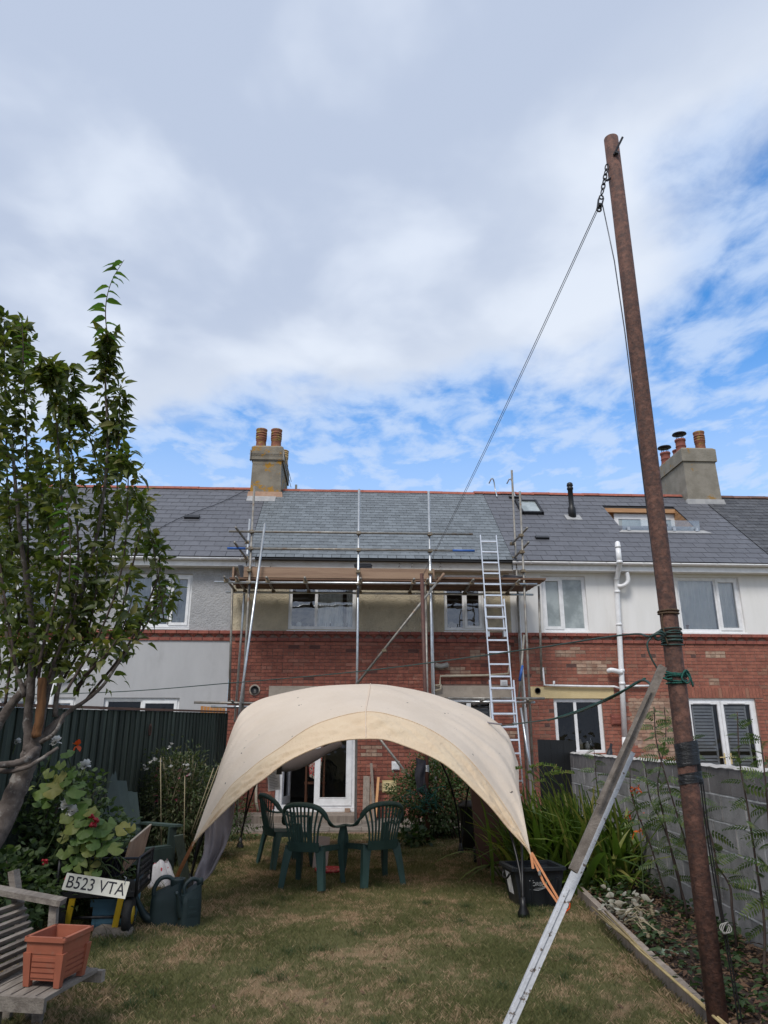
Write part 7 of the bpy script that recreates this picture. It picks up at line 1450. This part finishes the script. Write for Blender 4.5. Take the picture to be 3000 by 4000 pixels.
# ---------------- pinnate-leaved saplings along the wall
def pinnate(n=8):
    vs, fs = [], []; 
    for i in range(n + 1):
        t_ = i / n; y = .12 + .88 * t_; z = -.22 * t_ * t_; ln_ = .26 * (1 - .45 * abs(t_ - .4) - .25 * t_)
        for s_ in ((-1, 1) if i < n else (0,)):
            b_ = len(vs); dx, dy = (s_ * .93, .36) if s_ else (0, 1); w_ = ln_ * .20; px_, py_ = -dy, dx
            for (l_, ww) in ((0, .15), (.35, 1), (.7, .8), (1, .05)): vs += [(dx * ln_ * l_ + px_ * w_ * ww, y + dy * ln_ * l_ + py_ * w_ * ww, z - .05 * l_ * l_), (dx * ln_ * l_ - px_ * w_ * ww, y + dy * ln_ * l_ - py_ * w_ * ww, z - .05 * l_ * l_ + .012)]
            for l_ in range(3): fs.append((b_ + 2 * l_, b_ + 2 * l_ + 1, b_ + 2 * l_ + 3, b_ + 2 * l_ + 2))
    b_ = len(vs)
    for t_ in (0, .35, .7, 1): vs += [(-.006, t_, -.22 * max(0, (t_ - .12) / .88) ** 2), (.006, t_, -.22 * max(0, (t_ - .12) / .88) ** 2)]
    for l_ in range(3): fs.append((b_ + 2 * l_, b_ + 2 * l_ + 1, b_ + 2 * l_ + 3, b_ + 2 * l_ + 2))
    return np.array(vs), np.array(fs)
pin_me = tmpl_mesh('frond', pinnate(), M['leaf_rowan'])
def sapling(label, pts, yy, n, size, lo=.15):
    q = catmull([at(x, y_, yy) for x, y_ in pts], 8); k = len(q); q[0].z = min(q[0].z, .03); t_ = thing('sapling', label, 'sapling', (q[0].x, q[0].y, 0), group='pinnate saplings along the block wall')
    part('stem', MB().tube(q, [.010 - .006 * i / (k - 1) for i in range(k)], 6), M['twig'], t_, True); P_, D_, S_ = [], [], []
    for j in range(n):
        u = lo + (1 - lo) * (j + .5) / n; i = min(int(u * (k - 1)), k - 2); P_.append(tuple(q[i].lerp(q[i + 1], u * (k - 1) - i))); a_ = j * 2.4 + rng.uniform(-.5, .5); D_.append((math.cos(a_), math.sin(a_) * .7 - .25, rng.uniform(-.45, .55))); S_.append(size * rng.uniform(.7, 1.15) * (1 - .4 * max(0, u - .7) / .3))
    leaf_objs('frond', pin_me, t_, np.array(P_), np.array(D_), S_, nr.uniform(.35, 1.25, n) * nr.choice([-1, 1], n))
for pts, yy, n, size, lab in (([(2720, 3500), (2680, 3300), (2620, 3100), (2565, 2900), (2555, 2760)], 6.6, 37, .21, 'tallest pinnate sapling just left of the rusted pole'), ([(2680, 3540), (2640, 3400), (2590, 3180), (2570, 3060), (2600, 2880), (2595, 2760)], 6.9, 29, .19, 'thin pinnate sapling rising behind the timber prop beside the rusted pole'), ([(2660, 3450), (2600, 3250), (2540, 3120), (2520, 2990)], 7.3, 26, .20, 'bushy pinnate sapling left of the rusted pole in front of the wall'), ([(2600, 3500), (2540, 3300), (2470, 3120), (2460, 2980)], 7.6, 23, .18, 'pinnate sapling between the crocosmia and the rusted pole'), ([(2985, 3850), (2985, 3600), (2950, 3350), (2920, 3150), (2890, 2980), (2880, 2780)], 5.3, 34, .185, 'pinnate sapling in front of the right-hand french doors'), ([(3050, 3900), (3040, 3600), (3010, 3300), (2990, 3050), (2970, 2880)], 5.1, 31, .18, 'pinnate sapling at the right edge of the picture'), ([(2810, 3500), (2790, 3320), (2745, 3170), (2700, 2990), (2700, 2820)], 6.2, 21, .19, 'pinnate sapling hidden behind the rusted pole'), ([(2370, 3400), (2350, 3200), (2330, 3050), (2320, 2920)], 9.3, 20, .19, 'pinnate sapling standing behind the crocosmia'), ([(2860, 3560), (2850, 3460), (2800, 3380), (2790, 3330)], 6.0, 11, .15, 'short pinnate seedling right of the rusted pole')):
    sapling(lab, pts, yy, n, size)

# ---------------- bed: weeds, litter, withered poppy heap
n = 4200; yy = nr.uniform(3.6, 10.5, n) ; u = nr.random(n); xx = np.array([kerb_x(y_) + .05 + (wall_x(y_) - kerb_x(y_) - .08) * q_ for y_, q_ in zip(yy, u)]); pz = np.stack([xx, yy, .05 + nr.uniform(0, .03, n)], 1)
dd = np.concatenate([nr.normal(0, 1, (n, 2)), nr.uniform(-.1, .3, (n, 1))], 1)
setting_stuff('leaf_litter', scatter_mesh('leaf_litter', OV, pz, dd, nr.uniform(.025, .06, n), M['leaf_litter'], nr.uniform(-.6, .6, n)), 'brown fallen leaves covering the soil of the right bed', 'leaf litter')
P_, D_, S_ = [], [], []
for k in range(85):
    y_ = rng.uniform(4.2, 10.0); x_ = kerb_x(y_) + .08 + (wall_x(y_) - kerb_x(y_) - .15) * rng.random() ** 1.3
    for j in range(rng.randint(8, 22)): a_ = rng.uniform(0, 6.28); e_ = rng.uniform(.0, .09); P_.append((x_ + e_ * math.cos(a_), y_ + e_ * math.sin(a_), .05 + rng.uniform(0, .12))); D_.append((math.cos(a_), math.sin(a_), rng.uniform(.0, .7))); S_.append(rng.uniform(.035, .085))
setting_stuff('bed_weeds', scatter_mesh('bed_weeds', OV, np.array(P_), np.array(D_), np.array(S_), M['leaf_weed']), 'low green weeds growing over the right bed', 'weeds')
hp = thing('withered_heap', 'heap of withered grey leaves and poppy heads on the bed edge', 'garden waste', gnd(2470, 3560))
P_, D_, S_ = [], [], []
for k in range(95): c_ = gnd(rng.gauss(2440, 60), rng.gauss(3565, 25), .10); P_.append(tuple(c_ + V((0, 0, rng.uniform(-.04, .12))))); D_.append((rng.uniform(-1, 1), rng.uniform(-1, 1), rng.uniform(-.3, .6))); S_.append(rng.uniform(.035, .10))
WR = leaf_tmpl(.6, .5, -.2, 4); leaf_objs('leaf', tmpl_mesh('withered_leaf', WR, M['leaf_dry']), hp, np.array(P_), np.array(D_), S_, nr.normal(0, 1, 95))
for k in range(12): a_ = gnd(2450 + rng.uniform(-40, 40), 3590 + rng.uniform(-30, 30), .12); b_ = gnd(rng.uniform(2480, 2600), rng.uniform(3540, 3660), .14); part('stalk', MB().tube([a_, a_.lerp(b_, .5) + V((0, 0, .05)), b_], .004, 5), M['stem_dry'], hp, True); part('poppy_head', MB().lathe([(.004, -.018), (.016, -.01), (.018, .004), (.012, .014), (.016, .018), (0, .02)], b_, 8), M['stem_dry'], hp, True)
P_, D_, S_ = [], [], []
for k in range(9): c_ = gnd(rng.gauss(2640, 35), rng.gauss(3715, 14), .10); P_.append(tuple(c_)); D_.append((rng.uniform(-1, 1), rng.uniform(-1, .2), .1)); S_.append(rng.uniform(.05, .09))
h2 = thing('pale_weed', 'single pale grey-green thistle-like weed beside the canes', 'plant', gnd(2640, 3715)); leaf_objs('leaf', tmpl_mesh('pale_leaf', leaf_tmpl(.4, .2, .1, 4), leaf_mat('pale_leaf', [(.18, .24, .17), (.25, .31, .24)], .6, .2)), h2, np.array(P_), np.array(D_), S_)

# ================================================================== GRASS
def grass():
    n = 460000; y = 3.9 + (13.5 - 3.9) * nr.random(n) ** 1.75; u = nr.random(n); fx, kx = -3.1 + (y - 6.8) * .088, 2.14 + (y - 4.79) * .102
    x = fx + .05 + (kx - fx - .09) * u
    clump = np.sin(x * 3.1 + 1.3 * np.sin(y * 2.2)) * np.sin(y * 2.7 + 1.1 * np.sin(x * 1.7)); keep = nr.random(n) < .62 + .38 * clump; x, y, clump = x[keep], y[keep], clump[keep]; n = len(x)
    edge = np.minimum(np.abs(x - (-3.1 + (y - 6.8) * .088)), np.abs(x - (2.14 + (y - 4.79) * .102))); left = x < -1.5
    h = nr.uniform(.012, .034, n) * (1 + .5 * np.clip(clump, 0, 1)); h = np.where(edge < .12, h * 2.0, h); h = np.where(left & (y < 9), h * 1.35, h)
    z = .012 * np.sin(1.7 * x + .6 * y) * np.sin(.9 * y - .4 * x) + .006 * np.sin(5 * x + 2.2 * y) - .002
    a = nr.uniform(0, 6.283, n); lean = nr.uniform(.2, 1.3, n) * h; w = nr.uniform(.0007, .0014, n) * (1 + .12 * y); ca, sa = np.cos(a), np.sin(a); b = nr.uniform(0, 6.283, n); dx, dy = np.cos(b) * lean, np.sin(b) * lean
    v0 = np.stack([x - ca * w, y - sa * w, z], 1); v1 = np.stack([x + ca * w, y + sa * w, z], 1); v2 = np.stack([x + ca * w * .7 + dx * .45, y + sa * w * .7 + dy * .45, z + h * .65], 1); v3 = np.stack([x + dx, y + dy, z + h], 1)
    vv = np.stack([v0, v1, v2, v3], 1).reshape(-1, 3); ff = (np.array([[0, 1, 2, 3]])[None] + (np.arange(n) * 4)[:, None, None]).reshape(-1, 4)
    setting_stuff('grass', raw_mesh('grass', vv, ff, M['blade'], False), 'short half-dried grass blades of the lawn', 'grass')
    m = 1500; yy = nr.uniform(6.2, 9.0, m); xx = -3.1 + (yy - 6.8) * .088 + .1 + 1.25 * nr.random(m); pp = np.stack([xx, yy, np.zeros(m)], 1)
    setting_stuff('long_grass', scatter_mesh('long_grass', blade_tmpl(.5, .018, 4), pp, np.concatenate([nr.normal(0, .5, (m, 2)), np.ones((m, 1))], 1), nr.uniform(.06, .17, m), M['leaf_weed']), 'longer green grass under the bench and the cart', 'grass')
    P_, D_, S_ = [], [], []
    q = random.Random(5); spots = [(q.uniform(-2.0, 1.9), q.uniform(4.7, 11.5), q.uniform(.08, .3)) for _ in range(46)] + [(-.36, 8.75, .3), (.4, 8.9, .3), (1.7, 7.42, .2), (1.9, 7.6, .3), (-1.5, 7.0, .35), (-1.9, 6.6, .4), (1.55, 5.6, .35), (-1.2, 5.4, .35)]
    for (cx, cy, rr_) in spots:
        for _ in range(int(900 * rr_)): r_ = rr_ * abs(q.gauss(0, .5)); t_ = q.uniform(0, 6.283); P_.append((cx + r_ * math.cos(t_), cy + r_ * math.sin(t_), 0)); D_.append((q.gauss(0, .5), q.gauss(0, .5), 1)); S_.append(q.uniform(.03, .085))
    setting_stuff('grass_tufts', scatter_mesh('grass_tufts', blade_tmpl(.6, .022, 4), np.array(P_), np.array(D_), np.array(S_), M['leaf_weed']), 'longer green tufts scattered over the dry lawn', 'grass')
    fl = 260; yy = nr.uniform(4.6, 12, fl); xx = nr.uniform(-2.2, 2.2, fl); xx = np.where(xx > 2.1 + (yy - 4.79) * .1, 1.9, xx)
    setting_stuff('fallen_leaves', scatter_mesh('fallen_leaves', OV, np.stack([xx, yy, np.full(fl, .022)], 1), np.concatenate([nr.normal(0, 1, (fl, 2)), nr.uniform(-.1, .1, (fl, 1))], 1), nr.uniform(.02, .045, fl), M['leaf_litter'], nr.uniform(-.4, .4, fl)), 'scattered fallen leaves on the lawn', 'fallen leaves')
grass()
